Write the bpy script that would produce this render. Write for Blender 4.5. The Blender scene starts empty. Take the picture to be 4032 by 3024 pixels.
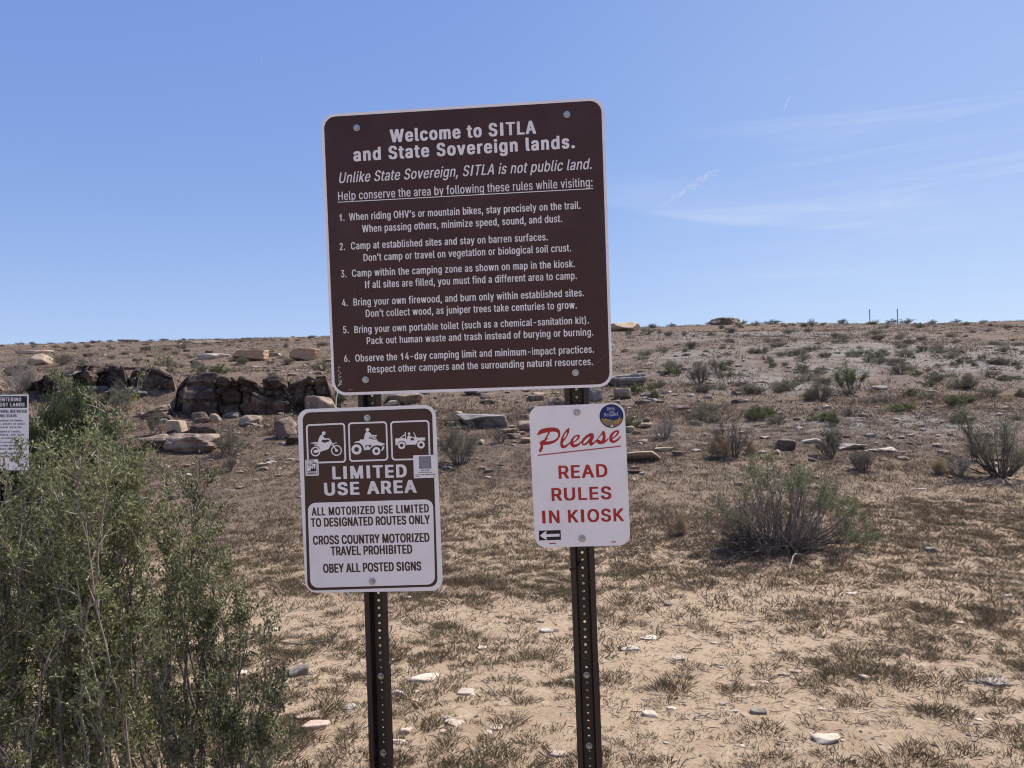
import bpy, math, random
import numpy as np
from mathutils import Vector, Matrix
from mathutils.geometry import tessellate_polygon

# ------------------------------------------------------------------ camera, sky, sun, exposure
SC = bpy.context.scene
COL = SC.collection
EYE = np.array([0.0, 0.0, 1.6])
F = 3120.0                       # focal length in photograph pixels (4032 wide)
PITCH, ROLL = math.radians(2.2), math.radians(1.9)
_f = np.array([0, math.cos(PITCH), math.sin(PITCH)])
_r = np.array([1.0, 0, 0])
_u = np.cross(_r, _f)
CR = _r * math.cos(ROLL) - _u * math.sin(ROLL)
CU = _u * math.cos(ROLL) + _r * math.sin(ROLL)
CF = _f
cam = bpy.data.cameras.new('camera')
cam.sensor_width = 36.0
cam.lens = F / 4032 * 36
cam.clip_end = 20000
cam_ob = bpy.data.objects.new('camera', cam)
COL.objects.link(cam_ob)
cam_ob.matrix_world = Matrix(((CR[0], CU[0], -CF[0], EYE[0]), (CR[1], CU[1], -CF[1], EYE[1]), (CR[2], CU[2], -CF[2], EYE[2]), (0, 0, 0, 1)))
SC.camera = cam_ob

SUN_EL, SUN_AZ = math.radians(56), math.radians(60)     # azimuth clockwise from the view direction
SKY_STRENGTH, SUN_STRENGTH, EXPOSURE = 0.09, 5.0, 0.5
world = bpy.data.worlds.new('World')
SC.world = world
world.use_nodes = True
nt = world.node_tree
bg = nt.nodes['Background']
sky = nt.nodes.new('ShaderNodeTexSky')
sky.sky_type = 'NISHITA'
sky.sun_disc = False
sky.sun_elevation = SUN_EL
sky.sun_rotation = SUN_AZ
sky.altitude = 1400
sky.air_density = 1.0
sky.dust_density = 0.35
sky.ozone_density = 2.2
bg.inputs[1].default_value = SKY_STRENGTH
# thin cirrus: noise on the direction of view, high on the right
tc = nt.nodes.new('ShaderNodeTexCoord')
sep = nt.nodes.new('ShaderNodeSeparateXYZ')
nt.links.new(tc.outputs['Generated'], sep.inputs[0])
def wmath(op, a, b=None, c=None):
    n = nt.nodes.new('ShaderNodeMath'); n.operation = op
    for i, v in enumerate((a, b, c)):
        if v is None: continue
        if isinstance(v, (int, float)): n.inputs[i].default_value = v
        else: nt.links.new(v, n.inputs[i])
    return n.outputs[0]
def wramp(v, a, b):
    n = nt.nodes.new('ShaderNodeMapRange'); n.interpolation_type = 'SMOOTHSTEP'
    nt.links.new(v, n.inputs[0]); n.inputs[1].default_value = a; n.inputs[2].default_value = b
    return n.outputs[0]
az = wmath('ARCTAN2', sep.outputs[0], sep.outputs[1])
el = wmath('ARCSINE', sep.outputs[2])
comb = nt.nodes.new('ShaderNodeCombineXYZ')
nt.links.new(wmath('MULTIPLY', az, 1.6), comb.inputs[0])
nt.links.new(wmath('MULTIPLY', wmath('ADD', el, wmath('MULTIPLY', az, 0.02)), 22.0), comb.inputs[1])
cn = nt.nodes.new('ShaderNodeTexNoise'); cn.inputs['Scale'].default_value = 1.6; cn.inputs['Detail'].default_value = 7; cn.inputs['Roughness'].default_value = 0.62; cn.inputs['Distortion'].default_value = 0.5
nt.links.new(comb.outputs[0], cn.inputs['Vector'])
cl = wmath('MULTIPLY', wramp(cn.outputs['Fac'], 0.45, 0.8), wramp(az, 0.1, 0.5))
cl = wmath('MULTIPLY', cl, wmath('MULTIPLY', wramp(el, 0.06, 0.2), wramp(el, 0.42, 0.26)))
daz = wmath('SUBTRACT', az, 0.62)
band = wmath('SUBTRACT', el, wmath('ADD', 0.19, wmath('MULTIPLY', wmath('MULTIPLY', daz, daz), 0.27)))
bandm = wmath('MULTIPLY', wmath('MULTIPLY', wramp(band, -0.006, 0.004), wramp(band, 0.06, 0.0)), wmath('MULTIPLY', wramp(az, 0.06, 0.2), wramp(az, 0.75, 0.35)))
bandm = wmath('MULTIPLY', bandm, wmath('ADD', 0.35, wramp(cn.outputs['Fac'], 0.3, 0.7)))
veil = wmath('ADD', wmath('MULTIPLY', wramp(az, -0.1, 0.6), wramp(el, 0.0, 0.12)), wmath('MULTIPLY', wramp(el, 0.34, 0.06), 0.7))
cl = wmath('ADD', wmath('MULTIPLY', cl, 0.34), wmath('ADD', wmath('MULTIPLY', bandm, 0.17), wmath('MULTIPLY', veil, 0.14)))
mixw = nt.nodes.new('ShaderNodeMix'); mixw.data_type = 'RGBA'
# the photograph's white balance: a bluer, flatter sky than the raw model
ss = nt.nodes.new('ShaderNodeSeparateColor'); nt.links.new(sky.outputs[0], ss.inputs[0])
sc_ = nt.nodes.new('ShaderNodeCombineColor')
for i, (g_, c_) in enumerate(((0.666, 0.71), (0.604, 0.75), (0.36, 0.95))):
    nt.links.new(wmath('MULTIPLY', wmath('POWER', wmath('MULTIPLY', ss.outputs[i], 0.13), g_), c_ / (SKY_STRENGTH * 2 ** EXPOSURE)), sc_.inputs[i])
nt.links.new(cl, mixw.inputs['Factor']); nt.links.new(sc_.outputs[0], mixw.inputs['A'])
mixw.inputs['B'].default_value = (6.0, 6.6, 7.6, 1)
nt.links.new(mixw.outputs['Result'], bg.inputs[0])

sun = bpy.data.lights.new('sun', 'SUN')
sun.energy = SUN_STRENGTH
sun.angle = math.radians(0.53)
sun.color = (1.0, 0.94, 0.84)
sun_ob = bpy.data.objects.new('sun', sun)
COL.objects.link(sun_ob)
_sd = Vector((math.sin(SUN_AZ) * math.cos(SUN_EL), math.cos(SUN_AZ) * math.cos(SUN_EL), math.sin(SUN_EL)))
sun_ob.rotation_euler = _sd.to_track_quat('Z', 'Y').to_euler()
sun_ob.location = (20, 10, 40)

SC.view_settings.view_transform = 'Standard'
SC.view_settings.look = 'None'
SC.view_settings.exposure = EXPOSURE
SC.view_settings.gamma = 1.0
SC.cycles.max_bounces = 6
SC.cycles.diffuse_bounces = 3
SC.cycles.transparent_max_bounces = 8
SC.cycles.use_denoising = True
SC.cycles.denoiser = 'OPENIMAGEDENOISE'
SC.cycles.denoising_prefilter = 'ACCURATE'
SC.cycles.filter_width = 1.1
FONT = {
 'cm': {
  ' ': '32',
  '(': '44|27 -18 35 -18 38 -17 30 13 27 35 27 48 30 71 34 92 39 105 36 106 27 106 24 105 23 104 16 81 12 56 12 37 14 17 22 -13 24 -17',
  ')': '44|8 -18 17 -18 20 -17 28 9 32 32 32 50 29 73 22 99 20 104 17 106 8 106 5 105 12 82 16 52 16 31 15 19 12 4 5 -17',
  ',': '32|8 -23 18 -22 25 14 12 15 9 14 5 -18 5 -22',
  '-': '68|19 36 52 37 53 48 50 49 16 48 16 37',
  '.': '32|13 -1 21 0 26 6 25 13 21 17 17 18 13 18 11 17 7 13 7 4 11 0',
  '1': '70|33 0 46 0 49 1 49 99 46 100 32 99 31 88 26 81 12 74 13 62 30 62 30 1',
  '2': '68|12 0 56 0 59 1 59 12 28 13 50 46 56 58 58 65 59 75 57 85 53 92 47 98 43 100 38 101 30 101 21 98 16 94 10 82 9 71 12 70 23 71 26 82 28 85 32 89 36 89 38 88 41 84 43 77 43 68 40 58 9 10 9 1',
  '3': '68|29 -1 37 -1 44 1 49 3 55 10 59 19 60 35 56 46 47 55 38 58 57 90 57 99 12 100 9 99 10 88 39 87 21 58 21 49 35 47 41 42 45 33 45 25 41 16 35 11 31 11 28 12 24 17 22 22 21 26 9 27 6 26 8 15 13 6 21 1',
  '4': '68|41 0 53 1 53 20 62 21 62 32 53 33 53 62 50 63 41 63 38 62 38 33 22 33 22 35 49 98 46 100 37 100 33 98 5 31 6 21 38 20 38 1',
  '5': '68|29 -1 37 -1 42 0 48 3 52 7 58 18 59 23 60 36 57 50 53 58 48 62 39 66 25 65 27 87 56 88 56 99 16 100 13 99 9 50 21 48 24 49 29 53 33 54 38 51 41 48 44 39 45 30 43 21 39 15 35 11 31 12 26 17 23 26 11 26 8 25 9 17 14 7 20 2',
  '6': '68|31 -1 38 -1 47 2 55 10 59 24 59 42 57 48 53 55 45 61 37 62 32 62 50 98 47 100 37 100 34 98 15 60 9 41 9 22 13 11 20 3|34 11 31 12 26 17 24 26 24 37 26 44 28 47 33 51 37 51 41 46 43 40 45 33 43 20 39 13',
  'B': '69|11 0 42 0 48 1 54 5 59 9 61 13 63 21 63 34 62 39 58 46 53 51 49 52 54 55 59 61 61 67 61 79 57 89 50 97 48 98 40 100 11 100 8 99 8 1|24 12 24 44 38 45 45 40 47 35 48 23 47 19 42 14 40 12|24 57 24 87 38 88 42 85 45 80 45 65 43 62 37 57',
  'C': '76|35 -1 47 -1 56 3 66 14 70 27 70 32 56 32 54 25 51 19 42 12 37 12 33 14 28 19 24 26 21 38 21 62 24 74 28 81 33 86 37 88 42 88 48 85 54 75 56 68 67 68 70 69 68 80 61 93 53 99 44 101 35 101 28 99 22 96 16 90 11 82 8 73 5 55 7 33 12 15 16 10 22 4 28 1',
  'D': '75|11 0 38 0 46 2 54 6 59 12 66 24 69 40 69 60 68 69 64 81 60 88 56 92 48 97 38 100 11 100 8 99 8 1|24 12 24 87 37 88 46 81 51 73 53 67 54 60 53 36 49 23 42 15 37 12',
  'H': '77|11 0 21 0 24 1 24 45 53 45 53 1 56 0 65 0 68 1 68 99 56 100 53 99 53 57 24 57 24 99 21 100 11 100 8 99 8 1',
  'I': '43|15 0 28 0 31 1 31 99 28 100 15 100 12 99 12 1',
  'O': '79|35 -1 44 -1 51 1 56 3 63 10 70 25 74 44 72 67 70 77 66 86 56 97 44 101 35 101 28 99 22 96 16 90 12 83 8 73 5 55 7 33 12 15 16 10 22 4 28 1|37 12 33 14 28 19 24 26 21 38 20 54 22 68 27 79 33 86 37 88 42 88 46 86 51 81 55 73 58 62 59 44 56 29 52 21 44 12',
  'P': '67|11 0 21 0 24 1 24 36 40 36 48 38 56 45 60 52 62 61 61 79 56 91 52 95 47 98 40 100 11 100 8 99 8 1|24 48 24 87 38 88 43 83 46 77 47 63 45 58 43 54 38 49',
  'R': '68|11 0 21 0 24 1 24 38 34 38 48 1 62 0 64 1 49 40 56 46 60 54 62 61 62 77 57 90 53 95 48 98 40 100 11 100 8 99 8 1|24 51 24 87 38 88 43 83 46 77 46 60 43 55 37 51',
  'V': '72|31 0 41 0 45 2 69 97 69 99 56 100 53 99 36 27 18 99 15 100 6 100 3 99 27 2 28 1',
  'W': '100|24 0 35 0 38 1 50 63 62 1 65 0 76 0 79 1 97 97 97 99 85 100 82 99 70 34 59 95 58 99 44 100 41 99 31 40 29 36 18 99 15 100 5 100 2 99 20 3 21 1',
  'a': '59|20 -1 30 -1 37 2 38 1 40 0 49 0 52 1 52 58 47 69 42 73 35 76 25 76 15 72 9 66 6 59 6 57 17 53 20 54 24 61 30 64 36 60 37 57 38 48 35 45 18 42 12 39 7 34 5 29 5 14 8 6 13 1|26 10 23 11 20 15 20 26 21 29 25 32 37 35 38 25 36 19 34 15 30 11',
  'b': '64|30 -1 39 -1 44 0 53 8 57 17 59 27 60 38 59 52 57 59 53 67 45 74 39 76 30 76 25 74 22 72 22 99 19 100 10 100 7 99 7 1 10 0 19 0 21 1 22 3 24 1|32 11 27 15 23 24 22 42 22 48 26 58 31 63 35 64 39 60 41 56 44 47 45 33 43 22 40 16 37 12',
  'c': '60|27 -1 37 -1 45 2 52 10 56 19 55 21 50 23 42 23 38 15 33 11 29 11 22 19 20 31 20 44 21 51 25 60 29 63 33 64 39 58 41 51 45 51 55 54 54 61 51 67 45 72 37 76 27 76 22 74 15 70 9 60 5 49 5 31 9 14 15 4 20 1',
  'd': '64|25 -1 35 -1 42 3 43 1 46 0 54 0 57 1 57 99 45 100 42 99 42 72 35 76 25 76 21 74 13 69 7 56 5 44 5 31 7 17 13 6 18 1|30 11 25 15 21 23 20 31 20 44 22 54 24 59 29 63 33 64 37 60 41 52 42 46 42 29 38 16 35 12',
  'e': '61|27 -1 37 -1 45 1 51 7 56 16 56 18 54 19 44 22 41 21 39 15 35 11 30 11 24 15 22 20 20 28 20 33 54 33 57 34 56 53 51 66 44 72 36 76 23 75 19 73 14 69 7 57 5 44 5 31 8 15 15 4 22 0|20 44 21 53 25 60 29 64 34 63 39 56 42 44',
  'f': '41|14 0 23 0 26 1 26 63 38 64 37 74 26 75 26 85 27 89 30 92 33 91 37 91 38 94 39 102 33 104 25 104 18 101 14 98 12 92 11 75 1 74 1 64 11 63 11 1',
  'g': '64|25 -29 37 -29 46 -26 52 -21 56 -13 57 -6 57 74 46 75 43 74 42 72 39 74 35 76 25 76 21 74 14 69 11 65 7 56 5 44 5 31 7 20 11 10 17 4 25 1 32 1 38 2 42 4 42 -6 41 -10 37 -16 33 -18 27 -16 22 -12 21 -8 17 -7 13 -7 7 -13 11 -20 15 -25|31 12 28 14 24 17 22 23 20 31 20 45 21 52 24 59 30 64 34 63 38 60 40 54 42 46 42 29 41 23 37 16',
  'h': '62|10 0 19 0 22 1 22 52 26 60 31 64 34 63 37 60 40 52 40 1 43 0 52 0 55 1 55 51 53 64 50 69 46 73 41 75 30 76 22 73 22 99 19 100 10 100 7 99 7 1',
  'i': '29|10 0 19 0 22 1 22 74 19 75 10 75 7 74 7 1|12 86 20 87 22 89 24 92 24 97 20 102 12 103 10 102 7 99 6 91 10 87',
  'j': '29|2 -28 8 -28 15 -25 18 -21 22 -13 22 74 19 75 10 75 7 74 7 -8 6 -13 3 -16 -1 -17 -1 -27|12 86 20 87 22 89 24 92 24 97 20 102 12 103 7 100 5 94 6 91 8 88',
  'k': '58|10 0 19 0 22 1 22 27 23 30 40 1 54 0 57 1 34 42 35 44 55 74 52 75 38 74 22 50 22 99 19 100 10 100 7 99 7 1',
  'l': '32|20 -1 25 -1 31 2 30 11 27 12 24 11 22 13 22 19 22 99 19 100 10 100 7 99 7 12 9 6 12 2',
  'm': '89|10 0 19 0 22 1 22 54 26 62 29 64 31 64 34 62 36 58 38 52 38 1 40 0 49 0 52 1 52 52 55 60 59 64 62 63 65 60 67 55 67 1 70 0 79 0 82 1 82 56 80 64 78 69 74 73 65 76 60 76 53 74 46 69 42 74 36 76 28 76 22 72 21 74 19 75 10 75 7 74 7 1',
  'n': '62|10 0 19 0 22 1 22 52 26 60 31 64 34 63 37 60 40 52 40 1 43 0 52 0 55 1 55 57 51 67 46 73 43 74 38 76 30 76 23 72 21 74 19 75 10 75 7 74 7 1',
  'o': '63|27 -1 37 -1 45 2 52 10 55 16 58 27 59 40 55 58 51 67 45 72 37 76 27 76 22 74 15 70 9 60 5 49 5 31 9 14 15 4 20 1|30 11 25 15 21 23 20 31 20 44 21 51 25 60 29 63 33 64 39 58 42 50 43 42 43 32 42 24 39 16 33 11',
  'p': '64|10 -28 19 -28 22 -27 22 3 25 0 30 -1 39 -1 44 0 53 8 57 17 60 36 59 48 57 57 53 67 47 72 42 75 30 76 25 74 22 72 22 74 19 75 10 75 7 74 7 -27|32 11 27 15 23 24 22 42 22 48 26 58 31 63 35 64 39 60 41 56 44 47 45 33 43 22 40 16 37 12',
  'r': '42|10 0 19 0 22 1 22 52 26 60 29 62 39 63 39 75 28 76 22 73 21 74 19 75 10 75 7 74 7 1',
  's': '56|23 -1 33 -1 41 1 47 7 51 16 51 27 47 35 41 40 26 45 22 50 22 58 23 61 27 64 30 64 33 62 37 55 42 54 51 57 49 62 45 69 41 73 34 76 24 76 16 73 11 68 7 59 7 48 11 40 18 34 32 30 36 24 36 17 35 15 33 12 29 10 25 11 22 14 19 21 13 22 5 19 6 13 10 6 15 1',
  't': '37|22 -1 31 -1 36 1 34 11 31 12 26 11 24 16 24 63 34 64 34 74 24 75 23 92 12 93 9 92 9 75 1 74 1 64 9 63 9 17 10 10 12 6 16 1',
  'u': '62|27 -1 37 1 40 3 41 1 44 0 52 0 55 1 55 74 43 75 40 74 40 25 38 17 32 11 29 11 26 14 22 22 22 74 19 75 10 75 7 74 7 21 9 14 11 8 15 3 19 1',
  'v': '59|25 0 35 0 38 1 57 74 44 75 41 74 30 29 18 73 15 75 6 75 3 74 22 1',
  'w': '84|21 0 31 0 33 1 34 2 42 42 50 1 53 0 62 0 65 1 78 62 80 74 68 75 65 74 58 35 57 36 51 70 49 74 37 75 34 74 27 35 26 36 18 74 15 75 6 75 3 74 18 4 18 1',
  'y': '59|13 -28 18 -28 25 -26 29 -23 32 -17 57 74 44 75 41 74 30 29 18 73 15 75 6 75 3 74 22 0 19 -12 17 -15 16 -16 12 -15 8 -17 7 -26',
  'z': '58|9 0 50 0 53 1 52 12 24 13 52 65 52 74 10 75 7 74 7 63 34 62 6 10 6 1',
  '’': '31|10 62 17 62 20 63 27 99 14 100 11 99 7 67 7 63',
 },
 'cb': {
  ' ': '38',
  ',': '38|10 -22 24 -21 31 13 30 18 15 18 10 17 5 -21',
  '.': '38|16 -1 27 0 31 4 31 14 30 17 27 20 21 22 13 21 10 20 8 17 7 5 11 0',
  'A': '78|8 0 24 1 30 27 48 26 55 1 71 0 76 1 75 8 49 99 33 100 28 99 28 98 3 6 3 1|35 42 34 45 39 60 44 43',
  'B': '75|13 0 46 0 53 1 60 4 66 10 67 14 69 21 69 39 65 47 59 52 64 58 66 63 67 78 64 89 59 94 54 98 44 100 13 100 9 99 9 1|29 16 29 43 40 43 43 41 48 35 49 31 48 23 47 20 41 16|29 58 29 84 39 84 44 80 47 74 47 69 45 66 42 61 37 58',
  'C': '82|38 -1 53 -1 59 1 64 4 72 14 75 21 77 28 77 34 57 34 55 28 51 21 45 16 42 15 38 18 34 22 29 31 26 42 27 62 31 74 38 82 43 85 49 82 53 77 57 66 72 65 77 66 76 78 69 90 60 98 48 101 38 101 28 99 19 93 11 81 9 74 6 61 7 34 9 26 12 16 18 8 23 4 28 1',
  'D': '81|13 0 42 0 54 3 59 6 66 12 71 21 74 29 76 43 76 57 74 68 71 79 68 85 61 94 56 97 42 100 13 100 9 99 9 1|29 16 29 84 38 84 45 80 48 78 52 70 55 56 55 40 51 28 44 19 37 16',
  'E': '70|13 0 59 0 64 1 63 15 29 16 29 42 56 42 61 43 61 58 29 59 29 84 63 85 63 99 13 100 9 99 9 1',
  'G': '84|38 -1 48 -1 56 0 65 5 71 11 74 18 78 30 77 52 44 53 40 52 40 38 57 37 56 29 53 24 48 18 43 15 37 18 34 22 30 28 26 42 27 62 32 76 38 82 42 85 47 83 53 76 57 66 72 65 77 66 76 76 74 81 69 91 62 97 57 99 47 101 38 101 30 100 21 95 15 88 11 81 9 74 6 61 7 34 9 26 13 15 17 9 23 3 28 1',
  'H': '83|13 0 29 1 29 43 54 43 55 1 59 0 75 1 75 99 59 100 55 99 54 59 29 59 29 99 24 100 9 99 9 1',
  'I': '49|18 0 32 0 36 1 36 99 18 100 13 99 13 1',
  'L': '66|13 0 57 0 62 1 61 15 29 16 29 99 24 100 9 99 9 1',
  'M': '99|13 0 29 1 29 37 40 1 44 0 59 1 70 37 70 1 75 0 90 1 90 99 71 100 66 98 49 42 33 98 28 100 13 100 9 99 9 1',
  'N': '84|13 0 29 1 29 53 53 1 58 0 76 1 75 99 60 100 55 99 55 47 31 99 26 100 9 99 9 1',
  'O': '86|38 -1 47 -1 55 0 64 4 69 10 73 16 78 27 79 37 79 63 76 79 69 90 64 96 57 99 47 101 34 101 28 99 23 96 16 89 10 78 6 61 7 34 9 26 12 16 19 7 23 4 28 1|42 15 38 18 34 22 29 31 26 42 26 57 28 67 31 74 38 82 43 85 47 83 53 77 56 71 59 60 60 46 58 34 55 26 47 17',
  'P': '73|13 0 29 1 29 35 45 35 53 37 57 39 62 44 66 50 68 59 68 76 67 81 62 91 58 96 53 98 44 100 13 100 9 99 9 1|29 50 29 84 39 84 45 79 47 76 48 71 47 61 45 55 41 52 37 50',
  'R': '74|13 0 29 1 29 37 35 36 49 1 66 0 71 1 70 7 57 39 57 40 62 45 65 49 67 56 68 77 66 84 62 91 59 95 53 98 44 100 13 100 9 99 9 1|29 53 29 84 39 84 43 82 47 76 48 72 47 62 45 58 41 54 38 53',
  'S': '74|34 -2 49 -1 58 3 64 10 68 22 68 35 66 42 63 47 57 53 34 63 28 69 28 74 30 80 34 84 37 85 45 79 47 71 62 70 67 71 67 80 62 91 54 98 50 100 42 101 28 101 18 97 12 90 9 83 7 76 8 64 12 54 23 46 34 42 42 39 47 33 48 26 46 21 43 18 38 15 34 16 30 19 27 24 26 30 10 30 5 29 6 21 10 9 16 3 21 1',
  'T': '74|32 0 47 1 47 84 69 85 69 99 9 100 5 99 5 85 27 84 27 1',
  'U': '83|35 -1 53 -1 61 3 67 9 72 17 75 29 75 99 59 100 55 99 55 35 53 28 51 22 46 17 43 15 39 16 34 21 29 30 29 99 24 100 9 99 9 28 10 21 13 13 21 4 27 1',
  'V': '78|33 0 50 1 75 92 75 99 59 100 55 99 39 39 24 99 19 100 3 99 4 89 28 1',
  'W': '107|27 0 39 0 44 2 53 49 63 1 68 0 85 1 104 94 104 99 89 100 83 98 74 49 64 99 47 100 43 99 33 49 23 99 18 100 3 99 3 93 21 2 22 1',
  'X': '78|8 0 24 1 39 28 53 1 70 0 74 1 74 5 51 51 73 95 73 99 52 99 39 75 26 99 9 100 5 99 5 95 27 52 3 5 3 1',
  'Y': '77|33 0 48 1 48 39 74 95 74 99 53 99 39 68 24 99 8 100 3 99 3 95 5 90 28 40 28 1',
  'Z': '73|11 0 62 0 67 1 66 15 31 16 67 87 66 99 11 100 6 99 6 85 42 84 6 14 6 1',
  'a': '66|27 -2 39 -1 41 1 53 0 58 1 58 59 54 69 48 74 43 76 27 77 17 74 9 67 6 60 6 55 7 54 18 51 25 52 28 57 32 61 34 61 38 55 38 50 36 47 24 46 13 42 8 38 5 30 5 15 8 7 16 0|30 14 26 17 25 19 25 25 29 30 38 32 38 26 36 21',
  'b': '71|32 -1 43 -1 49 0 53 2 60 10 63 16 66 28 66 47 64 55 60 65 53 73 47 76 43 77 28 76 27 99 8 99 7 1 12 0 25 1|37 15 31 20 29 26 28 32 28 48 31 55 36 61 41 57 43 53 45 48 46 38 43 24 41 19',
  'c': '67|29 -1 45 -1 51 2 57 7 62 18 62 23 61 24 55 26 47 27 42 26 40 19 34 15 29 21 26 27 25 34 26 48 29 55 34 61 39 57 42 49 54 49 62 53 61 59 57 68 53 72 45 76 29 77 20 74 11 66 8 59 6 52 5 34 5 26 8 16 12 8 18 3 22 0',
  'd': '71|28 -1 39 -1 45 1 58 0 63 1 63 99 44 99 43 76 28 77 22 75 18 73 12 67 8 60 6 53 5 41 5 26 7 17 12 7 18 2 23 -1|34 15 29 19 28 23 25 34 25 41 27 51 31 58 34 61 38 57 41 53 43 42 43 34 41 24 38 17',
  'e': '68|29 -1 41 -1 48 0 52 2 57 7 60 12 62 17 62 22 54 24 47 25 42 24 40 17 36 15 34 15 29 20 26 26 26 32 58 32 63 33 63 47 60 61 56 68 51 73 44 76 28 77 24 76 18 73 11 66 8 59 6 52 5 40 5 26 9 13 12 8 18 3 21 1|26 46 26 50 29 57 35 61 39 57 43 47',
  'f': '47|16 0 31 1 31 60 43 62 43 75 32 76 31 83 34 88 39 87 43 88 45 97 45 102 42 103 27 104 23 103 18 101 14 97 12 90 12 76 1 75 1 62 12 60 12 1',
  'g': '71|28 -28 41 -28 48 -27 55 -23 59 -18 62 -13 63 -7 63 75 44 75 39 77 23 76 18 73 12 68 8 60 5 50 5 35 6 23 10 12 17 4 23 2 31 1 43 2 41 -8 35 -13 32 -11 25 -3 14 -3 7 -9 7 -13 9 -17 15 -23 20 -26|34 17 28 24 25 34 25 42 26 49 29 56 33 60 35 61 39 57 42 50 43 43 43 34 42 28 39 21 36 18',
  'h': '69|12 0 28 1 28 48 31 57 34 60 35 60 38 57 40 53 41 46 41 1 46 0 61 1 61 55 59 66 56 70 53 73 49 75 42 77 28 76 28 99 23 100 7 99 7 1',
  'i': '35|12 0 28 1 27 75 12 76 7 75 7 1|15 83 25 84 28 86 29 90 29 95 28 99 25 102 15 103 10 102 7 100 6 97 7 87 9 84',
  'j': '35|4 -27 15 -26 20 -24 24 -21 27 -13 27 75 12 76 7 75 7 -6 4 -11 -1 -12 -1 -26|15 83 25 84 28 86 29 98 25 102 15 103 10 102 7 100 6 97 6 88 9 84',
  'k': '65|12 0 28 1 28 23 41 1 58 0 63 1 63 5 62 7 41 42 41 43 61 71 61 75 56 76 40 75 28 59 28 99 23 100 7 99 7 1',
  'l': '38|22 -1 33 0 36 2 35 14 29 15 28 18 28 99 12 100 7 99 7 16 9 8 10 4 15 1',
  'm': '96|12 0 28 1 28 50 31 58 33 60 34 60 36 57 38 52 38 1 43 0 58 1 58 50 60 57 63 60 66 59 69 53 69 1 73 0 89 1 88 60 85 69 80 74 77 76 70 77 58 77 51 73 46 76 39 77 33 77 26 75 12 76 7 75 7 1',
  'n': '69|12 0 28 1 28 48 31 57 34 60 35 60 38 57 40 53 41 46 41 1 46 0 61 1 61 55 58 67 53 73 47 76 42 77 32 77 27 75 12 76 7 75 7 1',
  'o': '69|29 -1 45 -1 51 2 57 7 59 11 63 21 64 28 64 47 62 59 57 68 53 72 45 76 29 77 20 74 11 66 8 59 6 52 5 34 5 26 8 16 12 8 18 3 22 0|34 15 30 19 28 23 25 34 25 41 29 55 35 61 39 57 42 52 45 36 42 24 39 18',
  'p': '71|12 -27 28 -26 28 -1 43 -1 49 0 53 2 58 7 63 16 66 28 66 47 64 55 62 62 58 69 53 73 49 75 43 77 32 77 27 75 12 76 7 75 7 -26|37 15 31 20 29 26 28 32 28 48 31 55 36 61 41 57 43 53 45 48 46 38 43 24 41 19',
  'q': '71|48 -27 63 -26 63 75 58 76 44 75 39 77 23 76 18 73 12 67 7 58 5 41 6 22 10 11 12 7 20 1 28 -1 43 -1 43 -26|34 15 29 19 28 23 25 34 25 41 27 51 31 58 34 61 38 57 41 53 43 42 43 34 41 24 38 17',
  'r': '48|12 0 28 1 28 49 29 55 34 59 36 61 41 60 45 61 45 76 31 77 26 75 12 76 7 75 7 1',
  's': '62|25 -1 37 -1 44 0 48 2 54 8 57 16 57 29 54 36 47 42 32 47 28 50 27 53 28 58 32 61 35 58 37 53 46 52 57 55 56 61 52 69 49 73 42 76 26 77 18 75 11 69 7 62 7 49 8 43 10 39 19 33 34 28 37 23 36 18 31 14 26 19 25 24 16 25 5 22 6 14 10 6 18 0',
  't': '43|25 -1 34 -1 41 1 41 9 40 14 35 15 32 15 30 16 29 22 29 60 40 62 40 75 29 76 28 92 14 93 9 92 9 76 1 75 1 62 9 60 9 15 10 9 12 5 16 2',
  'u': '69|26 -1 37 -1 42 1 56 0 61 1 61 75 46 76 41 75 41 26 38 19 34 15 29 20 28 26 28 75 23 76 7 75 7 26 9 15 12 7 15 3 20 1',
  'v': '66|27 0 43 1 62 68 63 75 47 76 42 75 33 40 24 74 18 76 3 75 3 70 22 3 23 1',
  'y': '66|15 -27 27 -27 32 -24 38 -16 62 68 63 75 47 76 42 74 33 40 24 74 18 76 3 75 3 70 22 2 19 -9 16 -11 13 -11 9 -12 7 -25',
 },
 'cl': {
  ' ': '30',
  ',': '30|6 -23 16 -23 22 14 9 14 5 -19',
  '.': '30|11 -0 19 -0 22 3 23 5 23 11 20 16 13 18 8 14 7 7 8 3',
  ':': '30|11 -0 19 -0 22 3 23 5 23 11 20 16 13 18 8 14 7 7 8 3|12 53 19 53 23 59 23 65 20 71 12 71 10 70 7 66 7 58',
  'A': '70|3 0 16 1 23 28 47 28 54 1 67 1 42 100 27 99 3 3|26 39 35 79 45 40',
  'H': '75|8 0 21 1 22 45 53 45 54 1 66 1 66 100 54 99 53 57 22 57 21 99 8 99',
  'I': '41|13 0 29 1 28 100 13 99',
  'L': '58|8 0 54 1 53 12 21 12 21 100 8 99',
  'R': '66|8 0 21 1 22 39 34 39 35 38 49 0 62 1 47 40 54 46 58 54 60 61 60 77 55 90 51 95 45 98 40 100 8 99|22 50 21 88 38 88 44 83 46 77 46 60 44 55 38 51',
  'S': '65|29 -2 41 -1 49 3 56 10 60 21 60 34 58 38 54 46 47 52 32 58 25 62 20 70 20 78 22 83 26 87 32 90 38 88 43 84 47 74 59 74 58 83 54 91 47 98 39 101 24 100 17 96 11 90 7 79 7 67 12 56 19 50 42 39 47 32 47 23 45 18 41 13 36 10 30 10 26 12 21 17 19 21 18 27 5 26 7 17 13 6 19 1',
  'T': '66|27 0 39 1 39 88 61 88 61 100 5 99 5 88 27 88',
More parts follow.
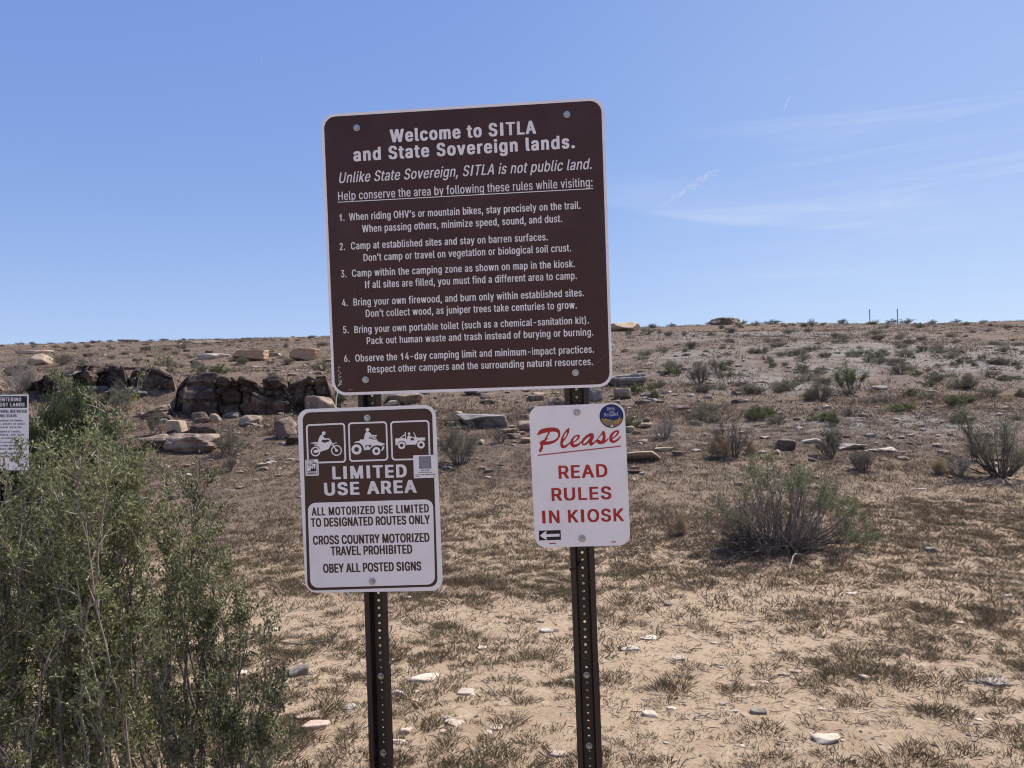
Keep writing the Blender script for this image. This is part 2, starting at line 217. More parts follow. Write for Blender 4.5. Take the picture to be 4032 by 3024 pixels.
  'U': '75|30 -1 45 -1 51 2 60 9 64 17 66 26 66 100 54 99 54 30 52 23 48 17 44 12 38 10 30 13 26 17 21 28 21 99 8 99 8 32 9 23 12 15 17 7 22 2',
  'a': '57|18 -1 30 -1 38 4 38 0 50 1 50 58 45 69 40 73 35 75 22 75 16 73 9 66 6 59 6 57 13 54 18 54 22 61 27 65 31 65 36 60 38 54 38 48 36 45 16 41 10 38 6 32 4 25 4 19 6 10 8 6 13 1|24 10 21 11 17 15 17 24 19 28 24 32 38 35 38 25 35 15 30 11 28 10',
  'b': '62|28 -1 42 -0 50 7 55 17 57 26 58 38 56 52 54 59 50 67 42 75 28 75 24 74 20 69 19 99 8 100 7 1 19 0 20 6 24 0|32 10 28 11 25 15 22 20 20 27 19 42 20 48 23 58 28 63 33 65 36 63 42 56 45 47 45 33 43 22 41 16 37 12',
  'c': '58|24 -1 37 -1 43 2 50 9 54 19 53 21 47 23 42 23 39 15 34 10 29 10 23 15 19 23 17 30 18 48 21 58 26 63 32 65 36 63 39 58 42 51 45 51 53 54 52 61 48 67 43 73 37 75 24 75 16 71 9 60 5 49 5 30 7 17 14 5 20 0',
  'd': '62|23 -1 35 -1 39 1 43 6 44 0 55 1 55 100 43 99 42 70 39 73 35 75 21 75 13 69 7 56 5 44 5 30 7 17 13 5 18 1|29 10 23 15 20 19 17 30 17 44 19 54 22 59 26 63 31 65 37 60 41 52 43 46 43 29 39 16 35 12',
  'e': '59|24 -1 38 -1 43 1 49 7 54 16 54 18 52 19 47 21 42 21 40 15 36 11 30 10 26 11 22 15 19 22 17 28 18 33 55 34 54 49 52 60 46 70 42 73 36 75 24 75 16 71 9 60 5 48 5 30 8 15 14 5 18 2|18 43 19 53 25 63 29 65 32 65 38 60 41 52 42 43',
  'f': '39|12 0 23 1 23 64 35 64 35 74 24 75 23 85 25 89 28 92 35 92 37 102 34 104 22 104 18 102 15 98 12 93 11 75 1 74 1 64 11 64',
  'g': '62|23 -29 38 -29 44 -26 50 -21 54 -13 55 -6 55 75 44 75 43 69 39 73 35 75 21 75 14 70 11 65 7 56 5 44 5 31 7 20 11 10 18 4 26 1 36 2 43 7 43 -7 40 -13 37 -16 33 -18 28 -18 20 -12 18 -8 14 -8 7 -13 11 -21 16 -25|28 12 22 17 19 23 17 31 17 45 19 52 22 59 26 63 31 65 34 63 38 60 42 50 43 29 41 23 37 16 32 12',
  'h': '60|8 0 19 1 20 52 23 60 30 65 34 63 37 60 41 52 41 1 53 1 53 51 50 64 48 69 44 73 39 75 28 75 19 70 19 100 7 99',
  'i': '27|8 0 19 1 19 75 7 74|10 87 18 87 20 89 21 92 21 97 18 102 10 102 7 99 6 91',
  'k': '56|8 0 19 1 19 27 23 32 40 0 55 1 32 42 33 44 53 74 39 75 20 46 19 100 7 99',
  'l': '30|18 -0 25 -0 29 1 27 11 22 11 20 13 19 19 19 99 8 100 7 11 11 3',
  'n': '60|8 0 19 1 20 52 23 60 30 65 34 63 37 60 41 52 41 1 53 1 52 57 49 67 44 73 41 75 28 75 24 74 20 70 19 75 7 74',
  'o': '61|24 -1 37 -1 43 2 50 9 53 16 56 26 56 40 53 58 48 67 43 73 37 75 24 75 16 71 9 60 5 49 5 30 7 17 14 5 20 0|29 10 23 15 20 19 17 30 17 44 19 51 23 60 26 63 32 65 38 60 41 54 44 42 44 32 43 24 38 14 34 10',
  'p': '62|8 -27 19 -27 20 6 26 -0 40 -1 44 1 50 7 55 17 58 36 57 48 55 57 50 67 45 73 40 75 28 75 24 74 20 69 19 75 7 74|32 10 28 11 25 15 22 20 20 27 19 42 20 48 23 58 28 63 33 65 36 63 42 56 45 47 45 33 43 22 41 16 37 12',
  'r': '40|8 0 19 1 20 52 23 60 27 63 30 64 37 64 37 75 26 75 20 71 19 75 7 74',
  's': '54|20 -1 34 -1 39 1 45 7 49 16 49 26 45 35 39 40 24 45 19 50 19 55 21 61 27 65 30 65 33 62 37 55 42 55 48 57 47 62 43 70 39 73 34 75 22 75 16 73 11 68 7 59 7 48 11 40 18 34 32 29 37 24 37 17 35 15 34 12 29 10 25 10 22 11 19 14 17 21 11 21 5 19 6 13 10 5 15 1',
  't': '35|20 -0 31 -0 33 1 32 11 25 10 22 13 21 16 21 64 32 64 32 74 21 75 21 92 9 92 9 75 1 74 1 64 9 64 9 12 12 5 16 1',
  'u': '60|25 -1 35 0 41 6 42 0 53 1 53 75 41 74 41 25 37 15 30 10 27 11 23 14 20 22 19 74 7 74 8 17 13 5 18 1',
  'v': '57|22 0 35 1 55 75 42 74 29 23 16 74 15 75 3 74',
  'w': '82|19 0 31 0 32 2 41 49 50 1 63 1 76 62 78 75 66 74 57 27 56 28 48 70 47 75 35 74 26 27 25 28 16 74 3 74',
  'y': '57|10 -28 18 -28 22 -27 27 -23 30 -18 55 75 42 74 29 23 16 74 15 75 3 74 23 0 19 -12 17 -15 15 -17 9 -16 8 -17 7 -26',
 },
 'bk': {
  ' ': '49',
  'A': '102|10 0 29 1 39 26 63 26 73 1 92 0 98 1 98 8 65 99 43 100 37 99 4 8 4 1|45 44 45 45 51 61 57 44',
  'D': '106|18 0 54 0 68 2 81 8 90 17 95 26 98 35 99 43 99 58 96 70 94 77 90 84 82 91 74 96 68 98 55 100 18 100 12 99 11 3 12 1|38 18 38 82 50 82 60 78 65 73 69 69 72 58 72 42 71 37 67 29 61 23 50 18',
  'E': '91|18 0 77 0 83 1 83 15 82 17 38 18 38 41 73 41 79 42 80 45 80 56 79 59 38 59 38 82 82 83 83 85 83 97 82 99 18 100 12 99 11 3 12 1',
  'I': '64|23 0 46 1 47 3 47 97 46 99 23 100 18 99 17 97 17 3 18 1',
  'L': '86|18 0 74 0 80 1 81 3 81 15 80 17 38 18 38 97 37 99 18 100 12 99 11 97 11 3 12 1',
  'M': '129|18 0 36 1 37 39 53 1 76 1 92 40 93 1 98 0 117 1 118 3 117 99 111 100 93 100 87 99 65 41 42 99 36 100 12 99 11 97 11 3 12 1',
  'R': '97|18 0 37 1 38 36 46 35 65 1 86 0 92 1 92 7 74 40 81 44 85 48 88 55 90 65 89 76 86 84 81 91 76 95 69 98 57 100 18 100 12 99 11 3 12 1|38 54 38 82 52 82 58 79 61 75 63 70 62 63 60 59 56 56 50 54',
  'S': '96|45 -2 63 -1 76 4 83 10 87 16 89 23 88 37 86 44 81 49 69 56 47 62 41 65 36 71 37 76 41 80 49 83 54 81 60 76 62 69 81 69 87 69 88 76 86 82 83 88 76 95 65 100 55 101 42 101 27 98 19 94 14 89 10 78 9 69 10 63 13 57 17 52 29 46 54 38 58 36 63 31 62 25 58 20 52 17 47 17 42 19 36 24 33 31 13 32 7 31 7 27 9 18 12 12 17 6 24 2 30 0',
  'T': '96|42 0 61 1 62 3 62 82 90 83 91 85 91 97 90 99 12 100 6 99 6 85 6 83 35 82 35 3 36 1',
  'U': '109|46 -1 63 -1 72 0 77 2 87 8 93 15 96 23 98 31 98 97 97 99 78 100 72 99 71 31 68 25 64 21 55 17 46 20 41 26 38 32 37 99 31 100 12 99 11 29 13 21 18 12 26 5 35 1',
 },
 'hb': {
  ' ': '43',
  '&': '89|34 -1 44 -1 52 0 59 3 62 4 65 1 69 0 82 0 86 1 86 6 76 19 81 31 81 46 77 47 63 46 62 38 61 38 50 52 58 58 64 65 66 71 67 82 64 91 59 96 53 99 46 101 34 101 28 99 21 96 17 91 14 82 14 72 16 65 22 54 12 45 7 34 7 20 9 14 12 9 18 4 23 1|37 14 29 20 26 26 28 33 34 39 50 19 43 15|38 67 34 74 34 79 35 82 41 86 45 82 47 76 44 72',
  'A': '95|8 0 20 0 24 1 33 27 61 27 70 1 87 0 91 1 91 5 58 99 40 100 36 99 3 6 3 1|39 42 47 70 56 43',
  'D': '99|15 0 50 0 63 3 75 9 83 17 88 26 91 40 90 65 84 81 78 89 72 94 64 97 51 100 15 100 11 99 11 1|32 16 31 84 49 84 60 78 65 73 68 67 71 53 70 39 66 28 58 20 48 16',
  'E': '84|15 0 72 0 76 1 75 15 31 16 32 42 68 42 72 43 72 58 32 58 31 84 75 85 75 99 15 100 11 99 11 1',
  'I': '57|20 0 37 0 41 1 41 99 20 100 16 99 16 1',
  'K': '92|15 0 27 0 31 1 31 32 39 41 66 1 84 0 88 1 88 5 53 56 86 93 88 95 88 99 65 99 32 61 31 99 27 100 15 100 11 99 11 1',
  'L': '79|15 0 69 0 73 1 73 15 31 16 31 99 27 100 15 100 11 99 11 1',
  'N': '102|15 0 27 0 31 1 32 63 68 2 73 0 87 0 91 1 91 99 75 100 71 99 71 37 34 98 33 99 29 100 15 100 11 99 11 1',
  'O': '104|47 -1 58 -1 65 0 74 3 80 7 86 14 92 23 95 30 97 41 96 64 95 70 90 81 86 86 77 95 68 99 58 101 47 101 39 100 33 98 25 94 20 89 14 80 9 69 8 62 8 38 9 31 14 19 19 12 29 4 37 1|49 15 41 19 33 28 30 34 28 41 28 54 31 67 37 78 47 84 55 85 64 80 71 73 76 60 76 43 74 33 69 24 64 20 59 16 55 15',
  'R': '89|15 0 27 0 31 1 32 37 44 37 45 36 63 1 81 0 85 1 85 5 67 40 77 48 79 53 82 64 82 72 80 82 76 89 70 95 63 98 53 100 15 100 11 99 11 1|32 53 31 84 50 84 55 82 59 78 62 69 61 64 59 59 54 54 49 53',
  'S': '89|42 -2 60 0 69 4 77 11 81 21 81 38 78 44 72 50 61 55 40 61 35 64 30 70 29 72 32 79 36 83 42 85 47 85 56 81 59 76 60 71 76 70 80 71 80 79 76 89 70 95 64 98 51 101 35 101 22 96 14 88 10 79 10 65 12 59 18 53 28 47 49 41 56 37 60 33 62 28 59 22 55 18 49 15 41 15 35 17 30 22 27 30 11 30 7 29 7 22 9 16 13 10 17 6 27 1',
  'T': '89|39 0 51 0 55 1 55 84 83 85 83 99 10 100 6 99 6 85 34 84 34 1',
  'U': '101|43 -1 58 -1 71 2 80 8 88 19 90 28 90 99 74 100 70 99 70 34 68 27 65 22 58 16 53 15 48 15 39 19 34 24 32 30 31 99 27 100 15 100 11 99 11 28 12 22 17 13 25 5 30 2',
  'a': '78|32 -2 44 -1 48 1 53 0 69 1 69 57 67 62 63 69 54 75 46 77 33 77 26 75 17 72 14 69 8 60 8 55 9 54 21 51 27 52 33 59 39 62 45 59 48 55 49 50 47 48 27 45 18 42 12 39 9 36 6 30 6 16 9 8 17 1 23 -1|34 13 30 15 26 21 26 24 28 27 35 31 49 33 49 27 47 21 42 16',
  'c': '80|35 -1 48 -1 58 1 67 8 73 17 73 24 58 27 54 26 52 20 47 16 44 14 40 14 33 19 28 28 26 34 27 45 31 54 38 61 44 61 48 59 51 56 54 49 59 49 73 52 72 59 67 67 63 72 54 75 47 77 35 77 27 75 22 72 14 66 8 53 7 47 7 28 9 20 14 10 20 4 27 1',
  'd': '85|34 -1 49 -1 56 3 56 1 60 0 75 1 75 99 59 100 55 99 55 73 46 77 34 77 27 75 20 72 14 66 10 59 7 48 7 28 9 18 14 10 20 4 25 1|39 14 32 19 28 26 26 34 26 41 29 51 31 55 35 59 39 61 42 61 48 58 53 50 55 43 55 33 51 21 46 16 42 14',
  'h': '82|14 0 29 1 29 48 33 55 37 59 41 61 43 61 47 59 52 51 53 1 57 0 72 1 72 55 71 62 68 67 63 73 57 75 51 77 40 77 30 73 29 99 25 100 10 99 10 1',
  'i': '39|14 0 29 1 29 75 14 76 10 75 10 1|16 83 27 84 31 87 31 97 28 101 23 103 16 103 11 101 9 98 9 87 11 84',
  'l': '43|27 -1 32 -1 41 2 40 14 35 15 32 15 31 16 29 19 29 99 14 100 10 99 10 12 12 7 15 3',
  'm': '118|14 0 29 1 29 49 33 57 39 61 44 60 48 55 49 51 49 1 65 0 69 1 69 50 72 57 77 61 83 60 86 57 88 51 88 1 92 0 108 1 108 57 106 64 103 69 96 75 85 77 72 76 65 73 62 70 55 75 47 77 34 76 29 73 28 75 25 76 10 75 10 1',
  'n': '82|14 0 29 1 29 48 33 55 37 59 41 61 43 61 47 59 52 51 53 1 57 0 72 1 72 55 69 66 61 73 51 77 40 77 30 73 28 75 25 76 10 75 10 1',
  'o': '83|35 -1 52 -1 63 4 71 13 76 24 77 32 77 43 74 57 66 68 61 72 52 76 35 77 28 75 22 72 12 63 7 50 7 28 9 20 12 12 22 3 27 1|40 14 34 17 31 21 27 31 26 41 31 54 38 61 44 61 48 59 54 51 57 42 57 33 55 26 52 20 46 15 44 14',
  'r': '55|14 0 29 1 30 51 32 55 40 61 48 60 52 61 52 76 37 77 30 74 28 75 25 76 10 75 10 1',
  's': '74|30 -1 44 -1 54 1 64 8 67 15 68 27 66 34 62 38 53 43 36 47 32 49 29 53 29 55 31 59 37 62 41 61 44 59 48 53 54 52 66 54 67 59 63 67 58 72 51 75 44 77 32 77 23 75 15 70 11 66 9 61 9 49 12 41 15 37 22 34 43 28 46 26 48 22 47 19 44 16 38 13 32 15 28 19 26 24 18 25 7 22 7 17 10 9 17 3',
  't': '50|29 -1 41 -1 47 1 45 14 41 15 35 15 33 17 31 21 31 60 45 62 45 75 31 76 31 92 16 93 12 92 12 76 2 75 2 62 12 60 12 15 13 10 19 3',
  'u': '82|31 -1 43 -1 53 3 53 1 57 0 72 1 72 75 57 76 53 75 53 29 50 21 46 16 42 15 39 15 35 16 31 21 29 27 29 75 25 76 10 75 10 17 13 10 17 5 22 2',
 },
}
# text lines: sign, style, words, start u v, end u v, cap height, slant
TEXT = [
 ('big', 'cb', 'Welcome to SITLA', -0.3647, 0.8915, 0.1086, 0.8911, 0.0419, 0),
 ('big', 'cb', 'and State Sovereign lands.', -0.4886, 0.8385, 0.2295, 0.8385, 0.0421, 0),
 ('big', 'cl', 'Unlike State Sovereign, SITLA is not public land.', -0.5418, 0.7713, 0.2792, 0.7697, 0.034, 0.21),
 ('big', 'cl', 'Help conserve the area by following these rules while visiting:', -0.5453, 0.7158, 0.2809, 0.7149, 0.0276, 0),
 ('big', 'cm', '1.', -0.5446, 0.6489, -0.5247, 0.6488, 0.0235, 0),
 ('big', 'cm', 'When riding OHV’s or mountain bikes, stay precisely on the trail.', -0.5105, 0.6489, 0.2406, 0.6466, 0.0235, 0),
 ('big', 'cm', 'When passing others, minimize speed, sound, and dust.', -0.4688, 0.6085, 0.1809, 0.6079, 0.0235, 0),
 ('big', 'cm', '2.', -0.547, 0.5543, -0.5271, 0.5543, 0.0235, 0),
 ('big', 'cm', 'Camp at established sites and stay on barren surfaces.', -0.5091, 0.5547, 0.1331, 0.5521, 0.0235, 0),
 ('big', 'cm', 'Don’t camp or travel on vegetation or biological soil crust.', -0.4697, 0.5149, 0.206, 0.5137, 0.0235, 0),
 ('big', 'cm', '3.', -0.5463, 0.4659, -0.5264, 0.4659, 0.0236, 0),
 ('big', 'cm', 'Camp within the camping zone as shown on map in the kiosk.', -0.5098, 0.466, 0.2164, 0.463, 0.0236, 0),
 ('big', 'cm', 'If all sites are filled, you must find a different area to camp.', -0.4694, 0.4271, 0.2209, 0.4248, 0.0236, 0),
 ('big', 'cm', '4.', -0.5468, 0.3722, -0.5268, 0.3723, 0.0236, 0),
 ('big', 'cm', 'Bring your own firewood, and burn only within established sites.', -0.5098, 0.372, 0.2419, 0.3695, 0.0236, 0),
 ('big', 'cm', 'Don’t collect wood, as juniper trees take centuries to grow.', -0.4703, 0.3336, 0.2175, 0.3317, 0.0236, 0),
 ('big', 'cm', '5.', -0.5479, 0.2837, -0.5272, 0.2837, 0.0232, 0),
 ('big', 'cm', 'Bring your own portable toilet (such as a chemical-sanitation kit).', -0.5106, 0.283, 0.2541, 0.2819, 0.0231, 0),
 ('big', 'cm', 'Pack out human waste and trash instead of burying or burning.', -0.4711, 0.245, 0.2668, 0.2437, 0.0231, 0),
 ('big', 'cm', '6.', -0.5491, 0.19, -0.5284, 0.1901, 0.0232, 0),
 ('big', 'cm', 'Observe the 14-day camping limit and minimum-impact practices.', -0.5114, 0.1897, 0.267, 0.1886, 0.0232, 0),
 ('big', 'cm', 'Respect other campers and the surrounding natural resources.', -0.4718, 0.1519, 0.2621, 0.1496, 0.0232, 0),
 ('lim', 'bk', 'LIMITED', -0.6081, -0.1942, -0.355, -0.1939, 0.0427, 0),
 ('lim', 'bk', 'USE AREA', -0.6385, -0.2475, -0.3252, -0.2454, 0.0428, 0),
 ('lim', 'cb', 'ALL MOTORIZED USE LIMITED', -0.6798, -0.3132, -0.2869, -0.311, 0.0275, 0),
 ('lim', 'cb', 'TO DESIGNATED ROUTES ONLY', -0.685, -0.3506, -0.2847, -0.3485, 0.0292, 0),
 ('lim', 'cb', 'CROSS COUNTRY MOTORIZED', -0.681, -0.4097, -0.2889, -0.4075, 0.0297, 0),
 ('lim', 'cb', 'TRAVEL PROHIBITED', -0.6223, -0.4467, -0.3475, -0.4452, 0.0301, 0),
 ('lim', 'cb', 'OBEY ALL POSTED SIGNS', -0.6509, -0.504, -0.3203, -0.5012, 0.0301, 0),
 ('dnr', 'hb', 'DNR', -0.6839, -0.1484, -0.6684, -0.1484, 0.0061, 0),
 ('trl', 'cb', 'State of Utah', -0.3085, -0.1742, -0.2787, -0.1736, 0.0039, 0),
 ('trl', 'hb', 'School & Institutional', -0.316, -0.1805, -0.2718, -0.1806, 0.0036, 0),
 ('trl', 'hb', 'Trust Lands Administration', -0.3277, -0.1883, -0.2601, -0.188, 0.004, 0),
 ('ple', 'hb', 'READ', 0.1349, -0.2124, 0.296, -0.2104, 0.0422, 0),
 ('ple', 'hb', 'RULES', 0.1095, -0.2835, 0.3058, -0.282, 0.0416, 0),
 ('ple', 'hb', 'IN KIOSK', 0.0749, -0.3557, 0.3428, -0.3536, 0.0417, 0),
 ('rwr', 'cl', 'Ride', 0.3008, 0.0021, 0.3259, 0.004, 0.0106, 0),
 ('rwr', 'cl', 'with', 0.3084, -0.0057, 0.3241, -0.0054, 0.0065, 0),
 ('rwr', 'cl', 'Respect', 0.2917, -0.0164, 0.3369, -0.0146, 0.0109, 0),
 ('tru', 'cb', 'NOW ENTERING', -3.1817, 0.1847, -2.9763, 0.1784, 0.023, 0),
 ('tru', 'cb', 'STATE TRUST LANDS', -3.2402, 0.1554, -2.9562, 0.1466, 0.0223, 0),
 ('tru', 'cb', 'MOTOR VEHICLE TRAVEL RESTRICTED', -3.2554, 0.117, -2.9428, 0.1072, 0.0186, 0),
 ('tru', 'cb', 'TO EXISTING ROADS', -3.1936, 0.0886, -3.0054, 0.0829, 0.0178, 0),
 ('tru', 'cb', 'The cutting or removal of timber,', -3.229, 0.0642, -2.9678, 0.0561, 0.0119, 0),
 ('tru', 'cb', 'forest products, plants or plant', -3.2403, 0.0445, -2.9572, 0.0357, 0.0119, 0),
 ('tru', 'cb', 'seeds, and mineral material,', -3.2264, 0.024, -2.9711, 0.0161, 0.0119, 0),
 ('tru', 'cb', 'and the disturbance of fossils,', -3.2184, -0.0029, -2.9818, -0.0102, 0.0119, 0),
 ('tru', 'cb', 'antiquities, artifacts, and items', -3.24, -0.0218, -2.9597, -0.0305, 0.0118, 0),
 ('tru', 'cb', 'is strictly prohibited.', -3.1964, -0.0432, -2.9999, -0.0492, 0.0118, 0),
 ('tru', 'cb', 'Removal, disturbance, or', -3.2189, -0.068, -2.9698, -0.0757, 0.0118, 0),
 ('tru', 'cb', 'taking of resources from these areas', -3.242, -0.0869, -2.97, -0.0953, 0.0118, 0),
 ('tru', 'cb', 'is a criminal offense and trespass.', -3.2488, -0.1063, -2.9486, -0.1156, 0.0118, 0),
 ('tru', 'cb', 'Violators are subject to arrest', -3.2194, -0.1346, -3.0008, -0.1413, 0.0118, 0),
 ('tru', 'cb', 'and civil damages.', -3.1047, -0.158, -2.9743, -0.1617, 0.0118, 0),
]
